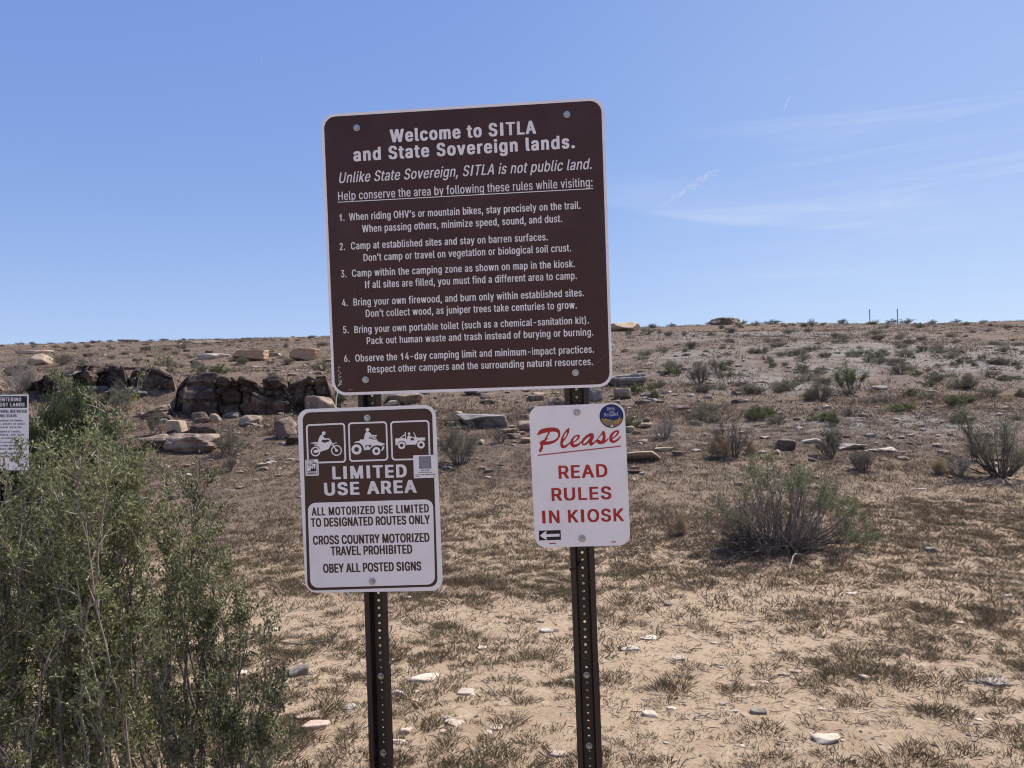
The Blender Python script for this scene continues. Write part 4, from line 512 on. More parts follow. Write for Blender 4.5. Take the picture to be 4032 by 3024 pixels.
# ------------------------------------------------------------------ terrain height
def ground_z(x, y):
    x = np.asarray(x, float); y = np.asarray(y, float)
    yc = y - 0.05 * x + 0.8 * vnoise(x * 0.12, y * 0.0 + 3.3)
    k = 0.158
    a = np.clip(yc - 6.5, 0, None)
    ramp = k * np.where(a < 5, a * a / 10, a - 2.5)               # soft foot of the slope
    Yt = 67.0 - 0.1 * np.clip(x + 5, -40, 40) + 2.5 * vnoise(x * 0.045 + 4.0, x * 0 + 8.0)
    top = k * (Yt - 9.0)
    s = 0.9
    h = top - s * np.logaddexp(0, (top - ramp) / s)                # soft crest, then level
    h = np.where(ramp < 0.05, ramp, np.maximum(h, np.minimum(ramp, 0.2)))
    h = h - np.clip(yc - 90, 0, None) * 0.012
    slope = sstep(8, 20, yc)
    far = sstep(14, 40, yc)
    h = h + far * 0.32 * vnoise(x * 0.07 + 9, y * 0.09) * (1 - sstep(58, 66, yc) * 0.6)
    h = h + (0.025 + 0.07 * slope) * fbm(x * 0.33, y * 0.4, o=3)
    h = h + (0.012 + 0.02 * slope) * fbm(x * 1.7, y * 1.7, o=3)
    # ledge bench on the left
    w = sstep(-13, -10.5, x) * (1 - sstep(-3.2, -1.5, x))
    h = h + w * 0.55 * sstep(21.2, 22.6, y) * (1 - sstep(24, 36, y))
    return h
def gz(x, y): return float(ground_z(np.array([x]), np.array([y]))[0])
D = 4032 / 2212.0                 # measured positions are given in pixels of a 2212-wide view of the photograph
def ray(px, py):
    return CF + ((px * D - 2016) * CR - (py * D - 1512) * CU) / F
_ts = np.concatenate([np.arange(2.5, 20, 0.02), np.arange(20, 110, 0.08)])
def at(px, py):
    """point where the line of sight meets the ground; the crest when it passes over"""
    d = ray(px, py); P = EYE + _ts[:, None] * d
    g = ground_z(P[:, 0], P[:, 1]) - P[:, 2]
    hit = np.where(g > 0)[0]
    i = hit[0] if len(hit) else int(np.argmax(g / _ts))
    x, y = P[i, 0], P[i, 1]
    return np.array([x, y, gz(x, y)]), _ts[i]
def at_depth(px, py, Y):
    d = ray(px, py); return EYE + d * (Y / d[1])
PXM = D / F                       # metres per view pixel at 1 m depth

# ------------------------------------------------------------------ materials
def mat(name, base, rough=0.8, var=0.0, scale=8.0, base2=None, bump=0.0, bump_scale=40.0, metal=0.0, spec=0.3, objvar=0.0, lo=0.35, hi=0.65, detail=6, trans=0.0):
    m = bpy.data.materials.new(name); m.use_nodes = True
    t = m.node_tree; b = t.nodes['Principled BSDF']
    b.inputs['Roughness'].default_value = rough; b.inputs['Metallic'].default_value = metal
    b.inputs['Specular IOR Level'].default_value = spec
    c1 = (*base, 1)
    out = None
    if base2 is not None:
        co = t.nodes.new('ShaderNodeTexCoord')
        n = t.nodes.new('ShaderNodeTexNoise'); n.inputs['Scale'].default_value = scale; n.inputs['Detail'].default_value = detail; n.inputs['Roughness'].default_value = 0.6
        t.links.new(co.outputs['Object'], n.inputs['Vector'])
        mr = t.nodes.new('ShaderNodeMapRange'); mr.inputs[1].default_value = lo; mr.inputs[2].default_value = hi
        t.links.new(n.outputs['Fac'], mr.inputs[0])
        mx = t.nodes.new('ShaderNodeMix'); mx.data_type = 'RGBA'
        mx.inputs['A'].default_value = c1; mx.inputs['B'].default_value = (*base2, 1)
        t.links.new(mr.outputs[0], mx.inputs['Factor']); out = mx.outputs['Result']
    if objvar:
        oi = t.nodes.new('ShaderNodeObjectInfo')
        hs = t.nodes.new('ShaderNodeHueSaturation')
        mr2 = t.nodes.new('ShaderNodeMapRange'); mr2.inputs[3].default_value = 1 - objvar; mr2.inputs[4].default_value = 1 + objvar
        t.links.new(oi.outputs['Random'], mr2.inputs[0]); t.links.new(mr2.outputs[0], hs.inputs['Value'])
        if out is not None: t.links.new(out, hs.inputs['Color'])
        else: hs.inputs['Color'].default_value = c1
        out = hs.outputs[0]
    if out is not None: t.links.new(out, b.inputs['Base Color'])
    else: b.inputs['Base Color'].default_value = c1
    if bump:
        co2 = t.nodes.new('ShaderNodeTexCoord')
        n2 = t.nodes.new('ShaderNodeTexNoise'); n2.inputs['Scale'].default_value = bump_scale; n2.inputs['Detail'].default_value = 8; n2.inputs['Roughness'].default_value = 0.65
        t.links.new(co2.outputs['Object'], n2.inputs['Vector'])
        bp = t.nodes.new('ShaderNodeBump'); bp.inputs['Strength'].default_value = 1.0; bp.inputs['Distance'].default_value = bump
        t.links.new(n2.outputs['Fac'], bp.inputs['Height']); t.links.new(bp.outputs[0], b.inputs['Normal'])
    if trans:
        tr = t.nodes.new('ShaderNodeBsdfTranslucent'); ms = t.nodes.new('ShaderNodeMixShader'); ms.inputs[0].default_value = trans
        if out is not None: t.links.new(out, tr.inputs[0])
        else: tr.inputs[0].default_value = c1
        t.links.new(b.outputs[0], ms.inputs[1]); t.links.new(tr.outputs[0], ms.inputs[2])
        t.links.new(ms.outputs[0], t.nodes['Material Output'].inputs[0])
    return m
def leafmat(name, c1, c2, c3, trans=0.3, rough=0.6):
    """foliage: each leaf its own tone (random per island)"""
    m = bpy.data.materials.new(name); m.use_nodes = True
    t = m.node_tree; b = t.nodes['Principled BSDF']; b.inputs['Roughness'].default_value = rough; b.inputs['Specular IOR Level'].default_value = 0.25
    g = t.nodes.new('ShaderNodeNewGeometry'); r = t.nodes.new('ShaderNodeValToRGB')
    r.color_ramp.elements[0].color = (*c1, 1); r.color_ramp.elements[1].color = (*c3, 1)
    e = r.color_ramp.elements.new(0.5); e.color = (*c2, 1)
    t.links.new(g.outputs['Random Per Island'], r.inputs[0])
    oi = t.nodes.new('ShaderNodeObjectInfo'); hs = t.nodes.new('ShaderNodeHueSaturation')
    mr2 = t.nodes.new('ShaderNodeMapRange'); mr2.inputs[3].default_value = 0.82; mr2.inputs[4].default_value = 1.2
    t.links.new(oi.outputs['Random'], mr2.inputs[0]); t.links.new(mr2.outputs[0], hs.inputs['Value'])
    t.links.new(r.outputs[0], hs.inputs['Color'])
    t.links.new(hs.outputs[0], b.inputs['Base Color'])
    tr = t.nodes.new('ShaderNodeBsdfTranslucent'); t.links.new(hs.outputs[0], tr.inputs[0])
    ms = t.nodes.new('ShaderNodeMixShader'); ms.inputs[0].default_value = trans
    t.links.new(b.outputs[0], ms.inputs[1]); t.links.new(tr.outputs[0], ms.inputs[2])
    t.links.new(ms.outputs[0], t.nodes['Material Output'].inputs[0])
    return m

# ------------------------------------------------------------------ ground sheet
def ground_material():
    m = bpy.data.materials.new('desert_soil'); m.use_nodes = True
    t = m.node_tree; b = t.nodes['Principled BSDF']; b.inputs['Roughness'].default_value = 0.95; b.inputs['Specular IOR Level'].default_value = 0.1
    co = t.nodes.new('ShaderNodeTexCoord')
    def noise(sc, det=6, rough=0.6):
        n = t.nodes.new('ShaderNodeTexNoise'); n.inputs['Scale'].default_value = sc; n.inputs['Detail'].default_value = det; n.inputs['Roughness'].default_value = rough
        t.links.new(co.outputs['Object'], n.inputs['Vector']); return n.outputs['Fac']
    def rng(v, a, b_, c=0.0, d=1.0):
        n = t.nodes.new('ShaderNodeMapRange'); n.inputs[1].default_value = a; n.inputs[2].default_value = b_; n.inputs[3].default_value = c; n.inputs[4].default_value = d
        t.links.new(v, n.inputs[0]); return n.outputs[0]
    def mix(f, a, c):
        n = t.nodes.new('ShaderNodeMix'); n.data_type = 'RGBA'; t.links.new(f, n.inputs['Factor'])
        for v, s in ((a, 'A'), (c, 'B')):
            if isinstance(v, tuple): n.inputs[s].default_value = (*v, 1)
            else: t.links.new(v, n.inputs[s])
        return n.outputs['Result']
    def mul(a, c):
        n = t.nodes.new('ShaderNodeMath'); n.operation = 'MULTIPLY'
        for i, v in enumerate((a, c)):
            if isinstance(v, float): n.inputs[i].default_value = v
            else: t.links.new(v, n.inputs[i])
        return n.outputs[0]
    at_s = t.nodes.new('ShaderNodeAttribute'); at_s.attribute_name = 'slope_mix'
    at_g = t.nodes.new('ShaderNodeAttribute'); at_g.attribute_name = 'gravel'
    sand = mix(rng(noise(0.9), 0.35, 0.65), (0.487, 0.364, 0.251), (0.419, 0.305, 0.204))
    sand = mix(rng(noise(7.0), 0.5, 0.75), sand, (0.551, 0.437, 0.314))
    sand = mix(mul(rng(noise(3.2), 0.5, 0.68), 0.5), sand, (0.350, 0.251, 0.172))
    sand = mix(mul(rng(noise(45.0, 4), 0.53, 0.66), 0.65), sand, (0.255, 0.174, 0.121))
    sand = mix(mul(rng(noise(140.0, 2), 0.62, 0.7), 0.5), sand, (0.636, 0.546, 0.418))
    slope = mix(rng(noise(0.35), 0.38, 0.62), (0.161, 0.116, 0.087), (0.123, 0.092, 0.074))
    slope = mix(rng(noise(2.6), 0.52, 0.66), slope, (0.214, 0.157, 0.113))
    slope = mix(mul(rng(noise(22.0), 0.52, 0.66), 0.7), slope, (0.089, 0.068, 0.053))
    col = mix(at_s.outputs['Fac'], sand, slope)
    grav = mix(rng(noise(9.0), 0.4, 0.6), (0.27, 0.25, 0.235), (0.17, 0.155, 0.145))
    col = mix(mul(at_g.outputs['Fac'], rng(noise(2.2), 0.38, 0.55)), col, grav)
    t.links.new(col, b.inputs['Base Color'])
    bp = t.nodes.new('ShaderNodeBump'); bp.inputs['Distance'].default_value = 0.035; bp.inputs['Strength'].default_value = 0.8
    t.links.new(noise(24.0, 10, 0.7), bp.inputs['Height'])
    bp2 = t.nodes.new('ShaderNodeBump'); bp2.inputs['Distance'].default_value = 0.009; bp2.inputs['Strength'].default_value = 0.9
    t.links.new(noise(130.0, 5, 0.7), bp2.inputs['Height']); t.links.new(bp.outputs[0], bp2.inputs['Normal'])
    t.links.new(bp2.outputs[0], b.inputs['Normal'])
    return m
def build_ground():
    azf = np.radians(np.concatenate([np.arange(-180, -42, 3.0), np.arange(-42, 42, 0.14), np.arange(42, 180, 3.0)]))
    rad = [0.0]; r = 1.0
    while r < 95: rad.append(r); r *= 1.0125
    while r < 6000: rad.append(r); r *= 1.12
    rad = np.array(rad)
    R_, A_ = np.meshgrid(rad, azf, indexing='ij')
    X, Y = R_ * np.sin(A_), R_ * np.cos(A_)
    Z = ground_z(X, Y)
    nr, na = X.shape
    idx = np.arange(nr * na).reshape(nr, na)
    a = idx[:-1, :]; b_ = idx[1:, :]
    q = np.stack([a, np.roll(a, -1, 1), np.roll(b_, -1, 1), b_], -1).reshape(-1, 4)
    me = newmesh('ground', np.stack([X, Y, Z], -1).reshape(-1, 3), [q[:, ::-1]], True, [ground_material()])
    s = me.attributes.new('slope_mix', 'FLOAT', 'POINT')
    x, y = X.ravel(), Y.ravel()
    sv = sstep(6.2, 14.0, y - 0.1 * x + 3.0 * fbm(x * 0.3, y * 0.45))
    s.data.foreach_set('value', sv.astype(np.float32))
    g = me.attributes.new('gravel', 'FLOAT', 'POINT')
    gv = np.zeros_like(x)
    for (px, py, w, d) in ((1680, 725, 7, 8), (1950, 912, 3.4, 1.4), (2010, 760, 9, 6), (1610, 820, 2.2, 2.4), (1725, 835, 2.6, 1.6), (1490, 770, 2.5, 3), (1790, 800, 2.2, 2), (2120, 795, 3, 2)):
        P, _ = at(px, py)
        gv = np.maximum(gv, np.exp(-((x - P[0]) / w) ** 2 - ((y - P[1]) / d) ** 2))
    g.data.foreach_set('value', gv.astype(np.float32))
    tag(link('ground', me), 'pale sandy desert floor rising to a low stony crest', kind='structure')
build_ground()

# ------------------------------------------------------------------ signs and posts
# all sheets are bolted to one plane, turned a little to the left and leaning forward
SA, SB, SY = math.radians(-4.69744), math.radians(3.84822), 2.5561
def plane_matrix(u=0, v=0, t=0.0):
    R = Matrix.Rotation(SA, 4, 'Z') @ Matrix.Rotation(SB, 4, 'X')
    return Matrix.Translation((0, SY, 1.6)) @ R @ Matrix.Translation((u, 0, v))
M_brown = mat('brown_sign_sheet', (0.048, 0.019, 0.016), rough=0.38, base2=(0.068, 0.034, 0.030), lo=0.48, hi=0.85, detail=12, scale=7.0, spec=0.32)
M_brown2 = mat('brown_sign_print', (0.045, 0.017, 0.013), rough=0.4, base2=(0.034, 0.013, 0.010), scale=9.0, spec=0.45)
M_white = mat('white_sign_sheet', (0.80, 0.775, 0.775), rough=0.42, base2=(0.70, 0.665, 0.64), lo=0.5, hi=0.85, detail=12, scale=9.0, spec=0.45)
M_ink = mat('pale_ink', (0.80, 0.775, 0.775), rough=0.45, base2=(0.69, 0.665, 0.665), scale=14.0)
M_red = mat('red_ink', (0.42, 0.030, 0.024), rough=0.45, base2=(0.34, 0.024, 0.02), scale=12.0)
M_black = mat('black_ink', (0.012, 0.011, 0.014), rough=0.5)
M_faint = mat('faded_grey_ink', (0.22, 0.21, 0.235), rough=0.6, base2=(0.25, 0.25, 0.26), scale=60.0)
M_fblue = mat('faded_blue_ink', (0.13, 0.20, 0.26), rough=0.6)
M_green = mat('dark_green_ink', (0.012, 0.03, 0.016), rough=0.5)
M_blue = mat('blue_sticker_ink', (0.010, 0.022, 0.13), rough=0.45)
M_ora = mat('orange_sticker_ink', (0.40, 0.19, 0.05), rough=0.5, base2=(0.34, 0.24, 0.12), scale=160.0, lo=0.45, hi=0.6)
M_tan = mat('tan_sticker_ink', (0.24, 0.19, 0.12), rough=0.5, base2=(0.17, 0.15, 0.10), scale=200.0)
M_sage = mat('sage_sticker_ink', (0.14, 0.19, 0.15), rough=0.5)
M_dkbr = mat('dark_sticker_ink', (0.06, 0.025, 0.012), rough=0.5)
M_ribbon = mat('faded_marking', (0.16, 0.14, 0.14), rough=0.6)
M_zinc = mat('zinc_bolt', (0.42, 0.45, 0.48), rough=0.35, metal=0.8, base2=(0.30, 0.32, 0.34), scale=120.0)
M_post = mat('dark_brown_steel', (0.022, 0.014, 0.013), rough=0.42, base2=(0.015, 0.010, 0.010), scale=9.0, spec=0.45)
M_postedge = mat('worn_brown_steel', (0.16, 0.13, 0.125), rough=0.4)
M_cord = mat('white_cord', (0.62, 0.60, 0.60), rough=0.8)
M_plastic = mat('black_plastic', (0.008, 0.008, 0.009), rough=0.4)
M_alu = mat('sheet_edge', (0.62, 0.61, 0.62), rough=0.35, metal=0.6)
CM = {'w': M_white, 'b': M_brown2, 'g': M_ribbon, 'k': M_black, 'n': M_green, 'f': M_faint, 'u': M_fblue, 'r': M_red, 'v': M_white, 'B': M_blue, 'o': M_ora, 't': M_tan, 's': M_sage, 'd': M_dkbr}
def glyphs(st):
    out = {}
    for c, s in FONT[st].items():
        p = s.split('|')
        out[c] = (float(p[0]) / 100, [np.array(l.split(), float).reshape(-1, 2) / 100 for l in p[1:]])
    return out
GL = {k: glyphs(k) for k in FONT}
def area(P): return 0.5 * np.sum(P[:, 0] * np.roll(P[:, 1], -1) - np.roll(P[:, 0], -1) * P[:, 1])
def inside(p, P):
    x, y = p; a, b = P, np.roll(P, -1, 0)
    c = (a[:, 1] > y) != (b[:, 1] > y)
    with np.errstate(divide='ignore', invalid='ignore'):
        xi = (b[:, 0] - a[:, 0]) * (y - a[:, 1]) / (b[:, 1] - a[:, 1]) + a[:, 0]
    return np.sum(c & (x < xi)) % 2 == 1
_tess = {}
def glyph_tris(st, c):
    """triangles of one letter, cap height 1"""
    if (st, c) not in _tess:
        adv, loops = GL[st][c]
        V, T, n = [], [], 0
        if loops:
            sg = np.sign(area(max(loops, key=lambda l: abs(area(l)))))
            outer = [l for l in loops if area(l) * sg > 0]; holes = [l for l in loops if area(l) * sg < 0]
            for o in outer:
                hs = [h for h in holes if inside(h[0], o)]
                pl = [[Vector((*p, 0)) for p in q] for q in [o] + hs]
                tr = tessellate_polygon(pl)
                pts = np.concatenate([o] + hs)
                V.append(pts); T.append(np.array(tr).reshape(-1, 3) + n); n += len(pts)
        _tess[(st, c)] = (adv, np.concatenate(V) if V else np.zeros((0, 2)), np.concatenate(T) if T else np.zeros((0, 3), int))
    return _tess[(st, c)]
def add_text(mb, e, off, y, m=0):
    """lay one measured line of lettering on the sheet; off = sheet centre on the plane"""
    _, st, s, u0, v0, u1, v1, cap, slant = e
    g = [glyph_tris(st, c) for c in s]
    nat = sum(a for a, _, _ in g) * cap
    W = math.hypot(u1 - u0, v1 - v0); ca, sa = (u1 - u0) / W, (v1 - v0) / W
    last = g[-1][1][:, 0].max() if len(g[-1][1]) else g[-1][0]
    k = W / (nat - g[-1][0] * cap + last * cap)
    kx = min(max(k, 0.86), 1.1)
    gap = (W - kx * (nat - g[-1][0] * cap + last * cap)) / max(1, len(s) - 1)
    x = 0.0
    for j, (a, V, T) in enumerate(g):
        if len(T):
            px = x + V[:, 0] * cap * kx + V[:, 1] * cap * slant; py = V[:, 1] * cap
            U = u0 + px * ca - py * sa - off[0]; Z = v0 + px * sa + py * ca - off[1]
            mb.add(np.stack([U, np.full_like(U, y - 0.00004 * (j % 3)), Z], -1), orient(np.stack([U, Z], -1), T), m)
        x += a * cap * kx + gap
def orient(P, T):
    a = P[T[:, 0]]; b = P[T[:, 1]]; c = P[T[:, 2]]
    s = (b[:, 0] - a[:, 0]) * (c[:, 1] - a[:, 1]) - (b[:, 1] - a[:, 1]) * (c[:, 0] - a[:, 0])
    T = T.copy(); T[s < 0] = T[s < 0][:, ::-1]; return T[np.abs(s) > 1e-12]
def flat_poly(mb, P, off, y, m=0):
    P = np.array(P, float) - np.array(off)
    T = np.array(tessellate_polygon([[Vector((*p, 0)) for p in P]])).reshape(-1, 3)
    mb.add(np.stack([P[:, 0], np.full(len(P), y), P[:, 1]], -1), orient(P, T), m)
def slab(mb, P, y0, y1, m=0, edge=None):
    """plate with outline P between y0 (front) and y1 (back)"""
    P = np.array(P, float)
    if area(P) < 0: P = P[::-1]
    n = len(P); i = np.arange(n)
    V = np.concatenate([np.stack([P[:, 0], np.full(n, y0), P[:, 1]], -1), np.stack([P[:, 0], np.full(n, y1), P[:, 1]], -1)])
    mb.add(V, i[None, :], m); mb.add(V, (i[::-1] + n)[None, :], m)
    mb.add(V, np.stack([i, i + n, (i + 1) % n + n, (i + 1) % n], -1), m if edge is None else edge)
def rrect(w, h, r, n=8, t=0.0):
    out = []
    for cx, cy, a0 in ((w / 2 - r, h / 2 - r, 0), (-w / 2 + r, h / 2 - r, 90), (-w / 2 + r, -h / 2 + r, 180), (w / 2 - r, -h / 2 + r, 270)):
        for k in range(n):
            a = math.radians(a0 + 90 * k / (n - 1)); out.append((cx + r * math.cos(a), cy + r * math.sin(a)))
    P = np.array(out); c, s = math.cos(t), math.sin(t)
    return P @ np.array([[c, s], [-s, c]])
def bolt_mesh(R=0.0112):
    mb = MB(); n = 24
    def ring(r, y, k): a = np.arange(k) * 2 * math.pi / k + 0.2; return np.stack([r * np.cos(a), np.full(k, y), r * np.sin(a)], -1)
    V = np.concatenate([ring(R, 0.0, n), ring(R, -0.0022, n), ring(R * .94, -0.003, n), ring(R * .74, -0.0032, n)]); i = np.arange(n)
    for q in range(3): mb.add(V, np.stack([i + q * n, (i + 1) % n + q * n, (i + 1) % n + (q + 1) * n, i + (q + 1) * n], -1))
    mb.add(V, (i + 3 * n)[None, :])
    V = np.concatenate([ring(R * .6, -0.0031, 6), ring(R * .6, -0.0085, 6), ring(R * .48, -0.0096, 6)]); i = np.arange(6)
    for q in range(2): mb.add(V, np.stack([i + q * 6, (i + 1) % 6 + q * 6, (i + 1) % 6 + (q + 1) * 6, i + (q + 1) * 6], -1))
    mb.add(V, (i + 12)[None, :])
    return mb.mesh('bolt', [M_zinc])
BOLT = bolt_mesh()
def sheet_sign(name, label, cat, u, v, t):
    r = root(name, label, cat); r.matrix_world = plane_matrix(u, v); r['tilt'] = t
    return r
def printed(parent, name, groups, off, y0, step=0.00006):
    mb = MB(); cols = []
    k = 0
    for g, c, P in SHAPES:
        if g in groups:
            if c not in cols: cols.append(c)
            flat_poly(mb, np.array(P) / 1e4, off, y0 - k * step, cols.index(c)); k += 1
    return mb, cols, y0 - k * step
def lettering(parent, name, lines, off, y, m):
    mb = MB()
    for e in lines: add_text(mb, e, off, y)
    return link(name, mb.mesh(name, [m]), parent)
def lines_of(s): return [e for e in TEXT if e[0] == s]
def bolts(parent, pts, off, y=0.0):
    for p in pts:
        link('bolt', BOLT, parent, (p[0] - off[0], y, p[1] - off[1]))

# --- big brown rules sign
off = (-0.1326, 0.5368)
rules = sheet_sign('rules_sign', 'large square brown sign with white rules text headed Welcome to SITLA', 'sign', *off, 0)
mb = MB(); slab(mb, rrect(.9144, .9144, .046, t=-0.0039), 0, 0.0022, 0, 1); link('panel', mb.mesh('panel', [M_white, M_alu]), rules)
mb = MB(); flat_poly(mb, rrect(.9144 - .0182, .9144 - .0182, .038, t=-0.0039), (0, 0), -0.0004); link('brown_field', mb.mesh('brown_field', [M_brown]), rules)
L = lines_of('big')
lettering(rules, 'heading_lettering', L[:2], off, -0.0008, M_ink)
lettering(rules, 'subheading_lettering', L[2:3], off, -0.0008, M_ink)
o = lettering(rules, 'underlined_lettering', L[3:4], off, -0.0008, M_ink)
mb, cols, _ = printed(rules, '', ('bigu',), off, -0.0008); link('underline', mb.mesh('underline', [CM[c] for c in cols]), rules)
lettering(rules, 'rules_lettering', L[4:], off, -0.0008, M_ink)
mb, cols, _ = printed(rules, '', ('bigm',), off, -0.0008); link('maker_marking', mb.mesh('maker_marking', [CM[c] for c in cols]), rules)
def tube_flat(mb, pts, w, y):
    P = np.array(pts, float); q = np.linspace(0, 1, 24); k = np.linspace(0, 1, len(P)); P = np.stack([np.interp(q, k, P[:, 0]), np.interp(q, k, P[:, 1])], -1)
    for _ in range(6): P[1:-1] = (P[:-2] + 2 * P[1:-1] + P[2:]) / 4
    t = np.gradient(P, axis=0); t /= np.hypot(t[:, 0], t[:, 1])[:, None]; n = np.stack([-t[:, 1], t[:, 0]], -1) * (w * np.sin(np.linspace(0.1, 3.04, 24)))[:, None]
    V = np.concatenate([P - n, P + n]); i = np.arange(23); mb.add(np.stack([V[:, 0], np.full(48, y), V[:, 1]], -1), np.stack([i, i + 1, i + 25, i + 24], -1))
mb = MB()
for pts, w in (([(0.222, 0.128), (0.255, 0.142), (0.295, 0.170), (0.318, 0.196)], 0.0009), ([(-0.20, 0.118), (-0.15, 0.121)], 0.0006), ([(0.10, 0.60), (0.16, 0.615), (0.2, 0.64)], 0.0005), ([(-0.52, 0.35), (-0.50, 0.42), (-0.505, 0.47)], 0.0005)):
    tube_flat(mb, np.array(pts) - np.array(off), w, -0.00055)
link('scratches', mb.mesh('scratches', [mat('scratched_brown', (0.10, 0.07, 0.06), rough=0.6)]), rules)
bolts(rules, [(-0.4711, 0.9451), (0.2078, 0.945), (-0.4783, 0.1296), (0.2054, 0.1269)], off, -0.0009)

# --- limited use sign
off = (-0.4824, -0.2646)
lim = sheet_sign('limited_use_sign', 'brown and white Limited Use Area sign with dirt bike, quad and jeep pictograms', 'sign', *off, 0)
mb = MB(); slab(mb, rrect(.461, .6096, .038, t=0.0), 0, 0.0022, 0, 1); link('panel', mb.mesh('panel', [M_white, M_alu]), lim)
def part_shapes(parent, name, groups, off, y0):
    mb, cols, y = printed(parent, name, groups, off, y0); link(name, mb.mesh(name, [CM[c] for c in cols]), parent); return y
part_shapes(lim, 'brown_field', ('limf',), off, -0.0004)
part_shapes(lim, 'white_box', ('limw',), off, -0.0008)
y_ = part_shapes(lim, 'pictogram_frame', ('frm',), off, -0.0008)
part_shapes(lim, 'dirt_bike_pictogram', ('bike',), off, y_ - 0.0003)
part_shapes(lim, 'quad_bike_pictogram', ('atv',), off, y_ - 0.0003)
part_shapes(lim, 'jeep_pictogram', ('jeep',), off, y_ - 0.0003)
L = lines_of('lim')
lettering(lim, 'heading_lettering', L[:2], off, -0.0008, M_ink)
lettering(lim, 'notice_lettering', L[2:], off, -0.0012, M_brown2)
st = part_shapes(lim, 'agency_sticker', ('dnr',), off, -0.0026)
mb = MB(); [add_text(mb, e, off, st - 0.0002) for e in lines_of('dnr')]
stick = [c for c in lim.children if c.name.startswith('agency_sticker')][0]
stick['label'] = 'small white sticker with state outline, pine trees and DNR'
link('sticker_lettering', mb.mesh('sticker_lettering', [M_black]), stick)
st = part_shapes(lim, 'trust_lands_sticker', ('trl',), off, -0.0026)
stick = [c for c in lim.children if c.name.startswith('trust_lands_sticker')][0]
stick['label'] = 'square white sticker with faded grey panel over the right border'
mb = MB(); [add_text(mb, e, off, st - 0.0002) for e in lines_of('trl')]; link('sticker_lettering', mb.mesh('sticker_lettering', [M_black]), stick)
bolts(lim, [(-0.4783, 0.0046), (-0.4851, -0.5342)], off, -0.0009)

# --- please sign
off = (0.2064, -0.2041)
ple = sheet_sign('please_read_sign', 'white sign with red script Please read rules in kiosk', 'sign', *off, 0)
mb = MB(); slab(mb, rrect(.3058, .4572, .036, t=0.0076), 0, 0.0022, 0, 1); link('panel', mb.mesh('panel', [M_white, M_alu]), ple)
mb = MB()
k = 0
for g, c, P in SHAPES:
    if g == 'pls': flat_poly(mb, np.array(P) / 1e4, off, -0.0006 - 0.00006 * k, 0 if c == 'r' else 1); k += 1
link('script_lettering', mb.mesh('script_lettering', [M_red, M_white]), ple)
part_shapes(ple, 'underline', ('plu',), off, -0.0006)
lettering(ple, 'block_lettering', lines_of('ple'), off, -0.0006, M_red)
part_shapes(ple, 'arrow_sticker', ('arr',), off, -0.0006)
st = part_shapes(ple, 'round_sticker', ('rwr',), off, -0.0006)
stick = [c for c in ple.children if c.name.startswith('round_sticker')][0]
stick['label'] = 'round blue sticker with desert scene reading Ride with Respect'
mb = MB(); [add_text(mb, e, off, st - 0.0002) for e in lines_of('rwr')]; link('sticker_lettering', mb.mesh('sticker_lettering', [mat('sticker_white', (0.42, 0.45, 0.58), rough=0.5)]), stick)
part_shapes(ple, 'maker_marking', ('plm',), off, -0.0006)
bolts(ple, [(0.2051, -0.0001), (0.2073, -0.4068)], off, -0.0009)

